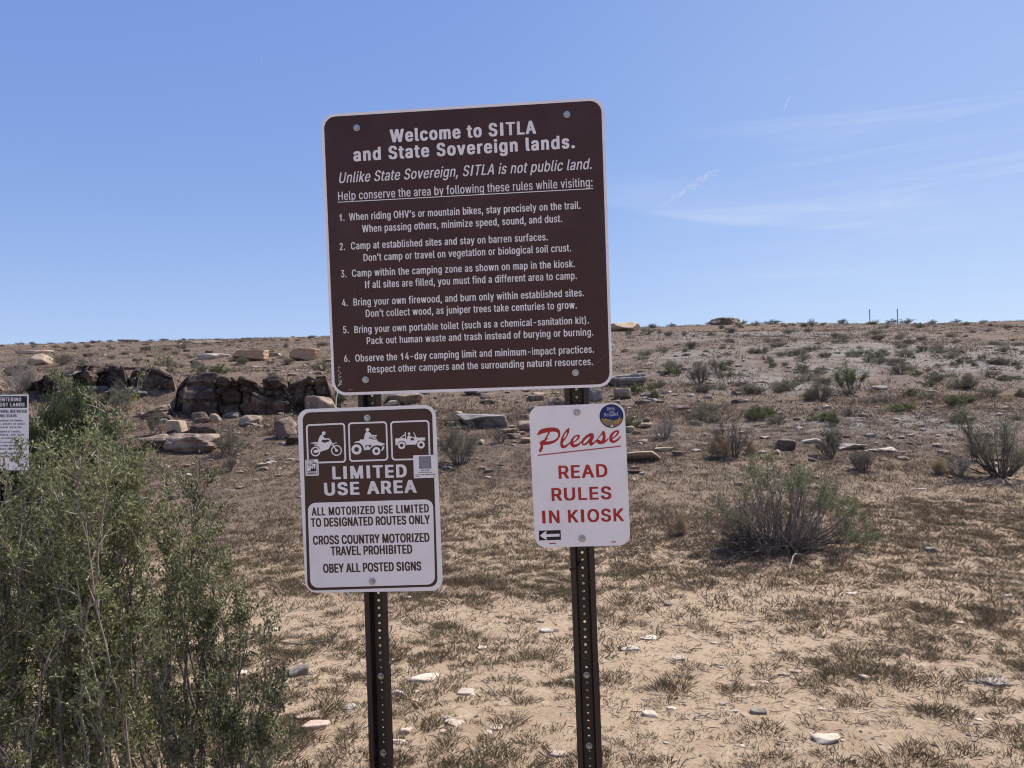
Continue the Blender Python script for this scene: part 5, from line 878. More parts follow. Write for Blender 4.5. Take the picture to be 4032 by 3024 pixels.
# --- two U-channel posts
def channel_mesh(v0, v1, hw=0.039, depth=0.036, back=0.0, th=0.0032, holes=True, du=0.0, lean=0.0, hole0=0.0):
    """flanges at the front, floor at the back with a row of holes 1 inch apart"""
    mb = MB()
    # profile of the strip outside the hole column (x, y) left side; mirrored for the right
    prof = [(-hw, 0.0), (-hw + 0.0165, 0.0), (-0.0165, depth), (-0.0085, depth)]
    def X(u, v): return u + du + lean * v
    nv = 2; vs = np.array([v0, v1])
    for sgn in (1, -1):
        front = np.array([(p[0] * sgn, p[1] + back) for p in prof])
        d = np.gradient(front, axis=0); nrm = np.stack([d[:, 1], -d[:, 0]], -1) * sgn
        nrm /= np.hypot(nrm[:, 0], nrm[:, 1])[:, None]
        nrm *= np.where(nrm[:, 1:2] < 0, -1, 1)
        rear = front + nrm * th
        loop = np.concatenate([front, rear[::-1]]); n = len(loop)
        V = np.concatenate([np.stack([X(loop[:, 0], v), loop[:, 1], np.full(n, v)], -1) for v in vs]); i = np.arange(n)
        q = np.stack([i, (i + 1) % n, (i + 1) % n + n, i + n], -1)
        if sgn < 0: q = q[:, ::-1]
        mb.add(V, q); mb.add(V, i[None, ::-1]); mb.add(V, (i + n)[None, :])
    # hole column
    p = 0.0254; w = 0.0085; r = 0.0046; k0 = int(math.ceil((v0 - hole0) / p)); k1 = int(math.floor((v1 - hole0) / p))
    vc = [hole0 + k * p for k in range(k0, k1 + 1) if hole0 + k * p - p / 2 > v0 and hole0 + k * p + p / 2 < v1]
    for c in vc:
        m = 16; a = np.arange(m) * 2 * math.pi / m + math.pi / m
        O = np.stack([np.clip(np.cos(a) * 1.5, -1, 1) * w, np.clip(np.sin(a) * 1.5, -1, 1) * p / 2], -1); H = np.stack([np.cos(a) * r, np.sin(a) * r], -1)
        for yy, fl in ((depth + back, 0), (depth + back + th, 1)):
            V = np.concatenate([np.stack([X(O[:, 0], c + O[:, 1]), np.full(m, yy), c + O[:, 1]], -1), np.stack([X(H[:, 0], c + H[:, 1]), np.full(m, yy), c + H[:, 1]], -1)]); i = np.arange(m)
            q = np.stack([i, (i + 1) % m, (i + 1) % m + m, i + m], -1); mb.add(V, q[:, ::-1] if fl else q)
        V = np.concatenate([np.stack([X(H[:, 0], c + H[:, 1]), np.full(m, depth + back + t), c + H[:, 1]], -1) for t in (0, th)]); i = np.arange(m)
        mb.add(V, np.stack([i, (i + 1) % m, (i + 1) % m + m, i + m], -1)[:, ::-1])
    for a_, b_ in ((v0, vc[0] - p / 2), (vc[-1] + p / 2, v1)):
        if b_ > a_:
            V = [(X(-w, a_), depth + back, a_), (X(w, a_), depth + back, a_), (X(w, b_), depth + back, b_), (X(-w, b_), depth + back, b_)]
            mb.add(V, [[0, 1, 2, 3]])
    return mb.mesh('channel', [M_post])
def sign_post(label, u, lean, hole0, bolt_v):
    r = root('sign_post', label, 'post', group='steel posts holding the signs'); r.matrix_world = plane_matrix(u, 0)
    g = gz(*list((plane_matrix(u, -1.6).to_translation())[:2]))
    link('channel', channel_mesh(-1.68, 0.965, back=0.0027, lean=lean, hole0=hole0), r)
    link('ground_stub', channel_mesh(-1.85, bolt_v[0] + 0.05, hw=0.0395, back=0.0027 + 0.0075, depth=0.036, lean=lean, hole0=hole0, du=0.0012), r)
    for v in bolt_v: link('bolt', BOLT, r, (lean * v, 0.036 + 0.002, v))
    return r
sign_post('left dark brown perforated steel post under the limited use sign', -0.4700, 0.0128, -0.0005, (-0.8654, -1.1266))
sign_post('right dark brown perforated steel post under the white please sign', 0.2064, 0.0006, -0.004, (-0.8657, -1.1013))

def tube(pts, rad, sides=6):
    pts = np.asarray(pts, float); n = len(pts); rad = np.ones(n) * rad
    t = np.gradient(pts, axis=0); t /= np.linalg.norm(t, axis=1)[:, None] + 1e-12
    ref = np.where(np.abs(t[:, 2:3]) > 0.9, np.array([[1.0, 0, 0]]), np.array([[0, 0, 1.0]]))
    s = np.cross(t, ref); s /= np.linalg.norm(s, axis=1)[:, None] + 1e-12; u = np.cross(t, s)
    a = np.arange(sides) * 2 * math.pi / sides
    V = pts[:, None, :] + rad[:, None, None] * (np.cos(a)[None, :, None] * s[:, None, :] + np.sin(a)[None, :, None] * u[:, None, :])
    i = np.arange(n - 1)[:, None] * sides; k = np.arange(sides)[None, :]; k2 = (k + 1) % sides
    return V.reshape(-1, 3), np.stack([i + k, i + k2, i + sides + k2, i + sides + k], -1).reshape(-1, 4)
# cable tie on the right post
r = root('cable_tie', 'thin black cable tie wrapped round the right post below the white sign', 'cable tie'); r.matrix_world = plane_matrix(0.2064, -0.505)
mb = MB()
mb.add(*tube([(0.002, 0.034, 0.018), (-0.010, 0.032, 0.011), (-0.021, 0.004, 0.003), (-0.024, 0.0005, 0.001), (-0.0395, 0.0, -0.002), (-0.0425, 0.003, -0.003), (-0.041, 0.012, -0.003), (-0.02, 0.03, 0.004), (0.0, 0.043, 0.014)], 0.0016, 6)); mb.add(*tube([(-0.040, -0.001, -0.0045), (-0.040, -0.001, 0.0015)], 0.004, 6))
link('strap', mb.mesh('strap', [M_plastic]), r)
# cord knotted at the lower left edge of the big sign and hanging behind the limited use sign
def cord(name, label, pts, rad, fr=0):
    r = root(name, label, 'cord'); r.matrix_world = plane_matrix(pts[0][0], pts[0][2]); p0 = np.array([pts[0][0], 0, pts[0][2]])
    mb = MB(); P = np.array(pts, float) - p0
    q = np.linspace(0, 1, 40); tt = np.linspace(0, 1, len(P)); P = np.stack([np.interp(q, tt, P[:, k]) for k in range(3)], -1)
    P[1:-1] = (P[:-2] + 2 * P[1:-1] + P[2:]) / 4
    mb.add(*tube(P, rad, 6))
    rg = random.Random(3)
    for _ in range(fr):
        b = np.array([0.003 * rg.uniform(-1, 1), 0.001, rg.uniform(-0.012, 0.045)])
        mb.add(*tube([b, b + np.array([rg.uniform(-.008, .006), -0.002, rg.uniform(-.006, .008)]), b + np.array([rg.uniform(-.012, .004), -0.003, rg.uniform(-.012, .004)])], 0.0007, 4))
    link('strand', mb.mesh('strand', [M_cord]), r)
cord('frayed_cord', 'frayed white cord hanging off the lower left corner of the brown sign', [(-0.563, -0.001, 0.128), (-0.5645, -0.002, 0.118), (-0.5745, 0.003, 0.108), (-0.5765, 0.004, 0.085), (-0.5815, 0.005, 0.07), (-0.585, 0.005, 0.03), (-0.586, 0.006, 0.0)], 0.0017, 16)
a = np.linspace(-0.7, 5.6, 16)
cord('cord_loop', 'small loop of white cord behind the right edge of the brown sign', [(0.325 + 0.0075 * math.cos(t), 0.004 + 0.0004 * t, 0.204 + 0.0095 * math.sin(t)) for t in a] + [(0.318, 0.006, 0.19)], 0.002, 0)

# --- boundary notice at the left edge, 4.8 m away
TC = (-3.0995, -0.006)
tru = root('boundary_notice_sign', 'white boundary notice with black header at the left edge behind the near bush', 'sign', (TC[0], 4.8, 1.6 + TC[1]))
P = np.array([(-3.265, .2265), (-2.9336, .2177), (-2.9365, -.2389), (-3.2664, -.2298)]) - TC
mb = MB(); slab(mb, P, 0, 0.0025, 0, 1); link('panel', mb.mesh('panel', [M_white, M_alu]), tru)
part_shapes(tru, 'header_band', ('truh',), TC, -0.0004)
L = lines_of('tru')
lettering(tru, 'header_lettering', L[:2], TC, -0.0010, M_ink)
lettering(tru, 'notice_lettering', L[2:], TC, -0.0006, mat('navy_ink', (0.02, 0.017, 0.045), rough=0.5))
part_shapes(tru, 'emblem', ('trum',), TC, -0.0006)
pr = root('boundary_post', 'slim brown steel post carrying the white boundary notice at the left edge', 'post', (-3.1, 4.806, 1.6))
link('channel', channel_mesh(-1.75, 0.2, hw=0.028, back=0.0, hole0=0.0), pr)

# ------------------------------------------------------------------ rocks
import bmesh
_ico = {}
def ico(sub):
    if sub not in _ico:
        bm = bmesh.new(); bmesh.ops.create_icosphere(bm, subdivisions=sub, radius=1.0)
        _ico[sub] = (np.array([v.co[:] for v in bm.verts]), np.array([[v.index for v in f.verts] for f in bm.faces])); bm.free()
    return _ico[sub]
def rock_geo(seed, dims, sub=4, planes=18, boxy=0.68, rough=0.05, strata=0.0, round_=0.028, top_flat=0.7, undercut=0.0, rnd=False):
    """angular block cut by planes; dims = full width, depth, height; base at z=0"""
    g = np.random.default_rng(seed); v, f = ico(sub); v = v.copy()
    N = [(1, 0, 0), (-1, 0, 0), (0, 1, 0), (0, -1, 0), (0, 0, 1), (0, 0, -1)]
    N = [np.array(n, float) + g.normal(0, 0.27, 3) for n in N]; N[4] = np.array([0, 0, 1.0]) + g.normal(0, 0.13, 3)
    d = [g.uniform(0.5, 0.86) for _ in N]
    for _ in range(planes):
        n = g.normal(0, 1, 3); n /= np.linalg.norm(n); N.append(n); d.append(g.uniform(boxy + 0.08, 1.12))
    N = np.array(N); N /= np.linalg.norm(N, axis=1)[:, None]; d = np.array(d)
    c = np.clip(v @ N.T, 0.02, None); q = d / c
    if rnd: r = 0.8 * np.ones(len(v))
    else: r = -round_ * np.log(np.exp(-(q - q.min(1, keepdims=True)) / round_).sum(1)) + q.min(1)
    p = v * r[:, None]
    s0 = seed * 1.37
    n1 = fbm(p[:, 0] * 1.6 + s0, p[:, 1] * 1.6, p[:, 2] * 1.6 + s0, 3); n2 = fbm(p[:, 0] * 5 + s0, p[:, 1] * 5 + s0, p[:, 2] * 5, 4)
    p *= (1 + rough * 1.3 * n1 + rough * 0.8 * n2)[:, None]
    if strata:
        st = vnoise(p[:, 2] * 9 + s0, p[:, 0] * 0.6, p[:, 1] * 0.6) + 0.6 * vnoise(p[:, 2] * 22 + s0, p[:, 0] * 0.9, p[:, 1] * 0.9)
        p[:, :2] *= (1 + strata * st)[:, None]
    if undercut: p[:, 1] += undercut * np.clip(0.1 - p[:, 2], 0, None) * (p[:, 1] < 0)
    lo, hi = p.min(0), p.max(0)
    p = (p - (lo + hi) / 2) / (hi - lo) * np.array(dims); p[:, 2] += dims[2] / 2
    return p, f
def rockmat(name, top, varnish, amount=0.5, scale=1.4, bump=0.03, warm=None):
    """weathered sandstone: light rock with dark desert varnish in patches, finer mottling and cracks"""
    m = bpy.data.materials.new(name); m.use_nodes = True
    t = m.node_tree; b = t.nodes['Principled BSDF']; b.inputs['Roughness'].default_value = 0.85; b.inputs['Specular IOR Level'].default_value = 0.2
    co = t.nodes.new('ShaderNodeTexCoord'); oi = t.nodes.new('ShaderNodeObjectInfo')
    add = t.nodes.new('ShaderNodeVectorMath'); add.operation = 'ADD'; t.links.new(co.outputs['Object'], add.inputs[0]); t.links.new(oi.outputs['Location'], add.inputs[1])
    def noise(sc, det=8, rough=0.65):
        n = t.nodes.new('ShaderNodeTexNoise'); n.inputs['Scale'].default_value = sc; n.inputs['Detail'].default_value = det; n.inputs['Roughness'].default_value = rough; n.inputs['Distortion'].default_value = 0.4
        t.links.new(add.outputs[0], n.inputs['Vector']); return n.outputs['Fac']
    def rng(v, a, c):
        n = t.nodes.new('ShaderNodeMapRange'); n.inputs[1].default_value = a; n.inputs[2].default_value = c; t.links.new(v, n.inputs[0]); return n.outputs[0]
    def mix(f_, a, c):
        n = t.nodes.new('ShaderNodeMix'); n.data_type = 'RGBA'; t.links.new(f_, n.inputs['Factor'])
        for v, s in ((a, 'A'), (c, 'B')):
            if isinstance(v, tuple): n.inputs[s].default_value = (*v, 1)
            else: t.links.new(v, n.inputs[s])
        return n.outputs['Result']
    e = 0.72 - 0.42 * amount
    col = mix(rng(noise(scale), e - 0.09, e + 0.09), varnish_mix(top, varnish, 0), varnish)
    if warm: col = mix(rng(noise(scale * 0.8 + 0.3), 0.5, 0.68), col, warm)
    col = mix(rng(noise(scale * 7), 0.56, 0.74), col, tuple(min(1, c * 1.3 + 0.03) for c in top))
    col = mix(rng(noise(scale * 16), 0.6, 0.75), col, tuple(c * 0.45 for c in varnish))
    hs = t.nodes.new('ShaderNodeHueSaturation'); mr = t.nodes.new('ShaderNodeMapRange'); mr.inputs[3].default_value = 0.82; mr.inputs[4].default_value = 1.2
    t.links.new(oi.outputs['Random'], mr.inputs[0]); t.links.new(mr.outputs[0], hs.inputs['Value']); t.links.new(col, hs.inputs['Color'])
    t.links.new(hs.outputs[0], b.inputs['Base Color'])
    bp = t.nodes.new('ShaderNodeBump'); bp.inputs['Distance'].default_value = bump; bp.inputs['Strength'].default_value = 0.9
    t.links.new(noise(scale * 5, 10, 0.72), bp.inputs['Height']); t.links.new(bp.outputs[0], b.inputs['Normal'])
    return m
def varnish_mix(a, b, f): return tuple(x * (1 - f) + y * f for x, y in zip(a, b))
R_dark = rockmat('varnished_sandstone', (0.22, 0.16, 0.12), (0.06, 0.042, 0.035), 0.68, 1.2, bump=0.06)
R_mid = rockmat('weathered_sandstone', (0.34, 0.255, 0.19), (0.13, 0.095, 0.08), 0.5, 1.4, bump=0.05)
R_tan = rockmat('pale_sandstone', (0.40, 0.305, 0.22), (0.23, 0.16, 0.118), 0.36, 1.6)
R_ora = rockmat('orange_sandstone', (0.40, 0.27, 0.17), (0.25, 0.14, 0.085), 0.45, 1.5, warm=(0.44, 0.33, 0.24))
R_grey = rockmat('blue_grey_slab_rock', (0.27, 0.24, 0.225), (0.09, 0.078, 0.075), 0.5, 1.8, bump=0.05)
R_white = rockmat('pale_limestone', (0.54, 0.465, 0.38), (0.40, 0.325, 0.25), 0.5, 9.0, bump=0.004)
R_pink = rockmat('pinkish_sandstone', (0.50, 0.37, 0.29), (0.37, 0.26, 0.21), 0.4, 9.0, bump=0.004)
R_pale = rockmat('pale_flat_rock', (0.42, 0.365, 0.31), (0.26, 0.215, 0.185), 0.45, 2.0)
R_cob = rockmat('grey_cobble', (0.25, 0.225, 0.19), (0.12, 0.105, 0.09), 0.5, 12.0, bump=0.004)
_rk = [100]
def add_rock(name, label, px, py, w, h, m, depth=0.8, sub=5, group=None, yaw=0.0, sink=0.12, tilt=0.0, cat='rock', roll=0.0, dist=None, **kw):
    """px, py = middle of the foot line in the photograph view; w, h = size there"""
    if dist is None: P, t = at(px, py)
    else:
        P = at_depth(px, py, dist); t = dist
    W, H = w * PXM * t, h * PXM * t
    _rk[0] += 1
    p, f = rock_geo(_rk[0], (W, W * depth, H * (1 + sink)), sub=sub, **kw)
    p[:, 2] -= H * sink
    p[:, 1] += W * depth * 0.45
    o = link(name, newmesh(name, p, [f], True, [m]), loc=tuple(P))
    if dist is None:
        g = gz(P[0], P[1] + W * depth * 0.45)
    o.rotation_euler = (tilt, roll, yaw)
    return tag(o, label, cat, group)
# the broken sandstone ledges on the left: block-jointed faces with tops running back into the slope
def worley(u, v, seed):
    """cell id noise and distance to the nearest joint, vectorised"""
    iu, iv = np.floor(u).astype(int), np.floor(v).astype(int)
    d1 = np.full(u.shape, 9.0); d2 = np.full(u.shape, 9.0); idn = np.zeros(u.shape)
    for a in (-1, 0, 1):
        for b in (-1, 0, 1):
            ci, cj = iu + a, iv + b
            px_, py_ = ci + _h(ci, cj, seed + 0 * ci), cj + _h(ci, cj, seed + 7 + 0 * ci)
            d = np.hypot(u - px_, v - py_); r = _h(ci, cj, seed + 13 + 0 * ci)
            m = d < d1
            d2 = np.where(m, d1, np.minimum(d2, d)); idn = np.where(m, r, idn); d1 = np.where(m, d, d1)
    return idn, d2 - d1
def ledge(label, pts, m, seed, back=2.6, block=1.1, recess=0.35, push=0.3, tilt=0.0, dy=0.0, nu=220):
    pts = np.array(pts, float)
    X = np.linspace(pts[0, 0], pts[-1, 0], nu); top = np.interp(X, pts[:, 0], pts[:, 1]); foot = np.interp(X, pts[:, 0], pts[:, 2])
    Yf = np.array([at(x, f)[0][1] for x, f in zip(X[::6], foot[::6])]); Yf = np.interp(np.arange(nu), np.arange(nu)[::6], Yf)
    k = np.ones(31) / 31; Yf = np.convolve(np.pad(Yf, 15, mode='edge'), k, 'valid') + dy
    ft = np.array([at_depth(x, f, y) for x, f, y in zip(X, foot, Yf)]); tp = np.array([at_depth(x, t, y) for x, t, y in zip(X, top, Yf)])
    H = np.maximum(tp[:, 2] - ft[:, 2], 0.03)
    u = np.concatenate([[0], np.cumsum(np.hypot(np.diff(ft[:, 0]), np.diff(ft[:, 1])))])
    nf, nb = 46, 34
    rows = []
    U = np.repeat(u[None], nf, 0); fr = np.linspace(-0.25, 1, nf)[:, None] * np.ones((1, nu))
    Z = ft[None, :, 2] + fr * H[None]
    g = np.random.default_rng(seed)
    jt = []; q_ = -0.3
    while q_ < u[-1] + 1:
        jt.append(q_); q_ += block * g.choice([0.35, 0.6, 1.0, 1.5, 2.0]) * g.uniform(0.8, 1.2)
    jt = np.array(jt); Uw = U + 0.10 * vnoise(Z * 1.8 + seed, U * 0.0) + 0.06 * vnoise(Z * 6, U * 0 + seed)
    bid = np.searchsorted(jt, Uw); jd = np.abs(Uw[..., None] - jt).min(-1)
    boff = g.uniform(-0.5, 0.5, len(jt) + 1); bgr = g.normal(0, 0.22, len(jt) + 1); bgz = g.normal(-0.05, 0.2, len(jt) + 1); btop = g.uniform(-0.10, 0.05, len(jt) + 1)
    mid = np.concatenate([[jt[0]], (jt[:-1] + jt[1:]) / 2, [jt[-1]]])
    bed = g.uniform(0.2, 0.8, len(jt) + 1)
    lim_ = np.minimum(1, H[None] / 0.5)
    cid, ce = worley(U / (block * .8), (Z - ft[:, 2].min()) / (block * 0.5) + seed, seed)
    cid4, ce4 = worley((U + 0.25 * vnoise(U * .8, Z * 1.2)) / (block * .62) + 3.3, (Z + 0.3 * U * g.choice([-1, 1]) * .3) / (block * 0.42) + seed * 3, seed + 21)
    off = lim_ * (-push * boff[bid] + bgr[bid] * (Uw - mid[bid]) + bgz[bid] * (fr - 0.5) * H[None] - 0.12 * (cid - 0.5))
    off = off + lim_ * (0.26 * np.exp(-(jd / 0.028) ** 2) + 0.13 * np.exp(-((fr - bed[bid] + 0.04 * vnoise(U * 2, U * 0 + 2)) / 0.022) ** 2) * (boff[bid] > -0.2) + 0.16 * np.exp(-np.clip(0.80 + 0.05 * vnoise(U * 1.5, U * 0 + 9) - fr, 0, 9) / 0.10) * (fr < 0.80 + 0.05 * vnoise(U * 1.5, U * 0 + 9)) * (bgr[bid] > -0.12))
    off = off + lim_ * (0.15 * fbm(U * 0.9, Z * 1.4 + seed, o=5) + 0.02 * vnoise(U * 0.35, Z * 7.0) + 0.015 * vnoise(U * 0.6, Z * 21.0) - 0.22 * (cid4 - 0.5) + 0.07 * np.clip(1 - ce4 / 0.07, 0, 1)) + recess * np.clip(0.45 - fr, 0, 1) ** 1.3 * np.minimum(1, H[None] / .4)
    off = off + 0.05 * np.clip((fr - 0.9) / 0.1, 0, 1) ** 2
    Z = Z + np.clip(fr, 0, 1) ** 2 * (btop[bid] + 0.07 * fbm(U * 1.3, U * 0 + seed, o=4)) * np.minimum(1, H[None] / 0.6) - np.clip(fr - .5, 0, 1) * 0.5 * np.exp(-(jd / 0.06) ** 2) * np.minimum(0.35, H[None] * .4)
    Fp = np.stack([np.repeat(ft[None, :, 0], nf, 0), Yf[None] + off, Z], -1)
    t = (np.linspace(0, 1, nb) ** 1.3)[1:, None] * np.ones((1, nu)); bx = ft[None, :, 0] * (1 + t * back / Yf[None] * 0.98); by = Yf[None] + off[-1][None] + t * back
    g0 = ground_z(bx, by); zt = Fp[-1, :, 2][None]
    cid3, ce3 = worley(bx / (block * 1.1), by / (block * 1.3) + seed, seed + 80)
    bz = zt + (t ** 1.2) * (np.maximum(g0 - 0.12, zt - 0.1) - zt) + tilt * t * back * (1 - t) + np.minimum(1, t * 6) * (0.16 * (cid3 - 0.5) - 0.07 * np.clip(1 - ce3 / 0.08, 0, 1) + 0.05 * fbm(bx * 1.5, by * 1.5, o=4)) * np.minimum(1, H[None] / 0.4) * np.clip((1 - t) * 3, 0, 1)
    bz = np.where(t > 0.93, np.minimum(bz, g0 - 0.1), bz)
    P = np.concatenate([Fp, np.stack([bx, by, bz], -1)])
    e = np.minimum(np.arange(nu), np.arange(nu)[::-1]) / 9.0; e = np.clip(e, 0, 1) ** 0.6          # ends bury themselves
    P[:, :, 2] = P[:, :, 2] * e + (ground_z(P[:, :, 0], P[:, :, 1]) - 0.2) * (1 - e)
    n = len(P); idx = np.arange(n * nu).reshape(n, nu)
    q = np.stack([idx[:-1, :-1], idx[:-1, 1:], idx[1:, 1:], idx[1:, :-1]], -1).reshape(-1, 4)
    c = np.array([ft[nu // 2, 0], Yf[nu // 2], ft[nu // 2, 2]])
    return tag(link('rock_ledge', newmesh('rock_ledge', P.reshape(-1, 3) - c, [q], True, [m]), loc=tuple(c)), label, 'rock ledge')
ledge('largest dark blocky rock face of the left ledge, reaching behind the brown sign', [(362, 860, 886), (376, 838, 898), (390, 816, 900), (404, 810, 900), (440, 806, 901), (480, 806, 902), (520, 812, 902), (552, 822, 900), (560, 830, 897), (566, 836, 897), (570, 822, 897), (606, 818, 895), (618, 830, 893), (622, 842, 892), (626, 826, 890), (650, 822, 888), (690, 812, 886), (724, 806, 884)], R_dark, 3, back=3.0, block=1.25, recess=0.5)
ledge('dark overhanging ledge at the upper left above the tall green bush', [(40, 830, 842), (84, 818, 850), (96, 812, 862), (110, 808, 870), (140, 806, 868), (150, 806, 850), (200, 798, 844), (232, 792, 840), (262, 788, 838), (284, 796, 834)], R_dark, 9, back=2.4, block=1.0, recess=0.7)
ledge('rounded dark block row between the overhang and the largest rock face', [(270, 810, 836), (284, 800, 846), (310, 796, 850), (340, 798, 848), (360, 806, 846), (384, 812, 842)], R_dark, 15, back=2.2, block=1.3, recess=0.4, nu=120)
ledge('thin dark ledge line above the rounded blocks on the left', [(160, 790, 800), (168, 788, 810), (206, 788, 812), (222, 792, 804), (260, 792, 800), (322, 794, 798)], R_dark, 21, back=2.0, block=0.9, recess=0.5, nu=140)
ledge('lower dark ledge tier at the left, under the overhang and the rounded block row', [(112, 848, 862), (128, 842, 878), (150, 846, 886), (196, 846, 886), (206, 858, 884), (222, 842, 876), (262, 850, 872), (292, 852, 866)], R_dark, 33, back=2.0, block=0.9, recess=0.5, nu=160)
ledge('low sunlit rock shelf under the largest rock face behind the boulder pile', [(296, 898, 906), (320, 884, 908), (352, 874, 905), (374, 868, 898)], R_mid, 27, back=1.6, block=0.9, recess=0.2, nu=100)
add_rock('boulder', 'upper grey slab with sunlit top under the left overhang', 184, 852, 84, 20, R_grey, 1.0, yaw=0.1, strata=0.05, undercut=0.4)
add_rock('boulder', 'lower grey slab with dark undercut under the left overhang', 164, 886, 78, 36, R_grey, 1.0, yaw=0.05, undercut=0.8)
add_rock('boulder', 'pointed tan boulder on the rock pile below the ledge', 377, 943, 38, 36, R_tan, 0.8, sub=5)
add_rock('boulder', 'broad layered brown rock at the foot of the pile below the ledge', 402, 980, 124, 44, R_mid, 0.9, strata=0.10, rough=0.07)
add_rock('boulder', 'low tan rock at the left end of the pile below the ledge', 334, 972, 84, 34, R_mid, 0.9, strata=0.08, rough=0.07)
add_rock('boulder', 'dark capped rock at the back right of the pile below the ledge', 434, 950, 66, 34, R_dark, 0.8, strata=0.06)
add_rock('boulder', 'flat tan slab leaning in front of the ledge left of the signs', 546, 920, 54, 24, R_tan, 0.8, yaw=0.5)
add_rock('boulder', 'square grey brown block just left of the limited use sign', 618, 950, 54, 50, R_mid, 0.9, yaw=0.3)
add_rock('boulder', 'small dark block at the left edge of the limited use sign', 634, 962, 36, 22, R_dark, 0.9, sub=4)
add_rock('boulder', 'lumpy boulder cluster under the cord below the brown sign', 680, 896, 80, 42, R_mid, 1.0, rough=0.09)
add_rock('boulder', 'tan boulder on the left edge near the bare pinkish bush', 80, 790, 48, 28, R_tan, 0.9, sub=4, yaw=.3)
add_rock('boulder', 'dark reddish boulder at the far left edge of the picture', 24, 812, 60, 24, R_mid, 0.9, sub=4)
add_rock('boulder', 'orange square cut boulder on the slope left of the brown sign', 532, 780, 80, 27, R_ora, 0.7, boxy=.8, planes=9, rough=0.07, yaw=-.25)
add_rock('boulder', 'tan wedge shaped boulder beside the left edge of the brown sign', 658, 779, 66, 30, R_ora, 0.8, boxy=.8, planes=9, rough=0.07, yaw=.2)
add_rock('boulder', 'pale low rock left of the orange boulder', 454, 776, 66, 13, R_pale, 0.6, sub=4)
add_rock('boulder', 'thin pale rock between the two orange tan boulders', 588, 770, 34, 9, R_pale, 0.6, sub=4)
add_rock('rock_ledge', 'thin ledge of flat rocks left of the orange boulder on the far slope', 440, 742, 66, 7, R_tan, 0.5, sub=4)
add_rock('rock_ledge', 'dark thin ledge near the left skyline', 275, 737, 46, 5, R_mid, 0.5, sub=4)
add_rock('rock_ledge', 'thin flat ledge below the left skyline above the tan boulder', 70, 764, 84, 9, R_tan, 0.5, sub=4)
# right side
add_rock('boulder', 'blue grey slab with dark underside at the right edge of the brown sign', 1352, 836, 92, 30, R_grey, 0.7, undercut=0.7, strata=0.05, yaw=-.1)
add_rock('boulder', 'rounded brown rock below the blue grey slab', 1347, 863, 40, 24, R_mid, 0.8, sub=4)
add_rock('boulder', 'dark block with pale top just right of the right post above the white sign', 1292, 868, 42, 32, R_grey, 0.8, sub=4, yaw=.3)
add_rock('flat_rock', 'low layered tan slab beside the right edge of the white sign', 1398, 1000, 98, 24, R_tan, 0.7, strata=0.07, undercut=0.5)
add_rock('flat_rock', 'thin upper plate of the layered tan slab beside the white sign', 1436, 976, 46, 9, R_tan, 0.8, sub=4)
add_rock('flat_rock', 'small flat rock right of the layered tan slab', 1472, 986, 34, 11, R_mid, 0.8, sub=4)
add_rock('flat_rock', 'dark hollow flat rock below the layered tan slab', 1374, 1024, 34, 8, R_dark, 0.6, sub=4)
add_rock('boulder', 'large pale boulder standing on the right hand skyline', 1578, 699, 74, 19, R_mid, 0.8, rough=0.12, round_=.06, planes=16, boxy=.7, sink=0.8)
add_rock('rock_ledge', 'pale outcrop on the skyline at the right edge of the brown sign', 1352, 716, 74, 23, R_tan, 0.7)
add_rock('flat_rock', 'pair of small dark flat rocks stacked on the right slope', 1906, 845, 40, 12, R_grey, 0.7, sub=4, undercut=0.6)
add_rock('boulder', 'dark triangular rock among dead branches on the right', 1700, 974, 42, 26, R_dark, 0.7, sub=4)
add_rock('flat_rock', 'long pale slab lying flat behind the large open bush', 1850, 972, 70, 14, R_pale, 1.2, strata=0.08, rough=0.12, planes=18, sink=0.6, yaw=.2)
add_rock('flat_rock', 'second pale flat slab just behind the open bush, right of the first', 1915, 978, 66, 10, R_pale, 1.3, strata=0.08, rough=0.12, planes=18, sink=0.6, yaw=-.15)
add_rock('flat_rock', 'pale flat slab to the left of the long pale slab', 1755, 958, 44, 10, R_pale, 0.8, sub=4)
add_rock('flat_rock', 'purple grey sloping slab between the two posts', 1040, 926, 120, 34, R_grey, 0.9, rough=0.04)
add_rock('boulder', 'tan boulder with pale top right of the sloping grey slab', 1148, 932, 60, 24, R_tan, 0.9, sub=4)
add_rock('boulder', 'brown rock under the bottom edge of the brown sign near the right post', 1215, 880, 60, 22, R_mid, 0.9, sub=4)
add_rock('boulder', 'brown rock just right of the left post below the brown sign', 870, 876, 80, 28, R_mid, 0.9, sub=4)
for k, (px, py, w, h) in enumerate(((1405, 868, 34, 9), (1442, 852, 40, 10), (1590, 854, 34, 10), (1606, 870, 40, 10), (1492, 858, 22, 9), (1395, 873, 44, 12), (1530, 862, 26, 9), (1440, 806, 36, 9), (1485, 800, 30, 9), (1392, 790, 48, 9), (1340, 888, 40, 12), (1640, 828, 44, 7), (1780, 797, 46, 5), (2108, 796, 54, 5), (1490, 768, 36, 4), (1715, 832, 38, 7))):
    add_rock('flat_stone', 'flat grey stone scattered on the slope right of the brown sign', px, py, w * 0.72, h * 0.8, R_pale if k % 3 == 1 else (R_grey, R_mid)[k % 2], 1.1, sub=4, group='flat stones on the right slope', strata=0.06, sink=0.5, rough=0.1, yaw=((k * 5) % 9 - 4) * 0.12, cat='stone')
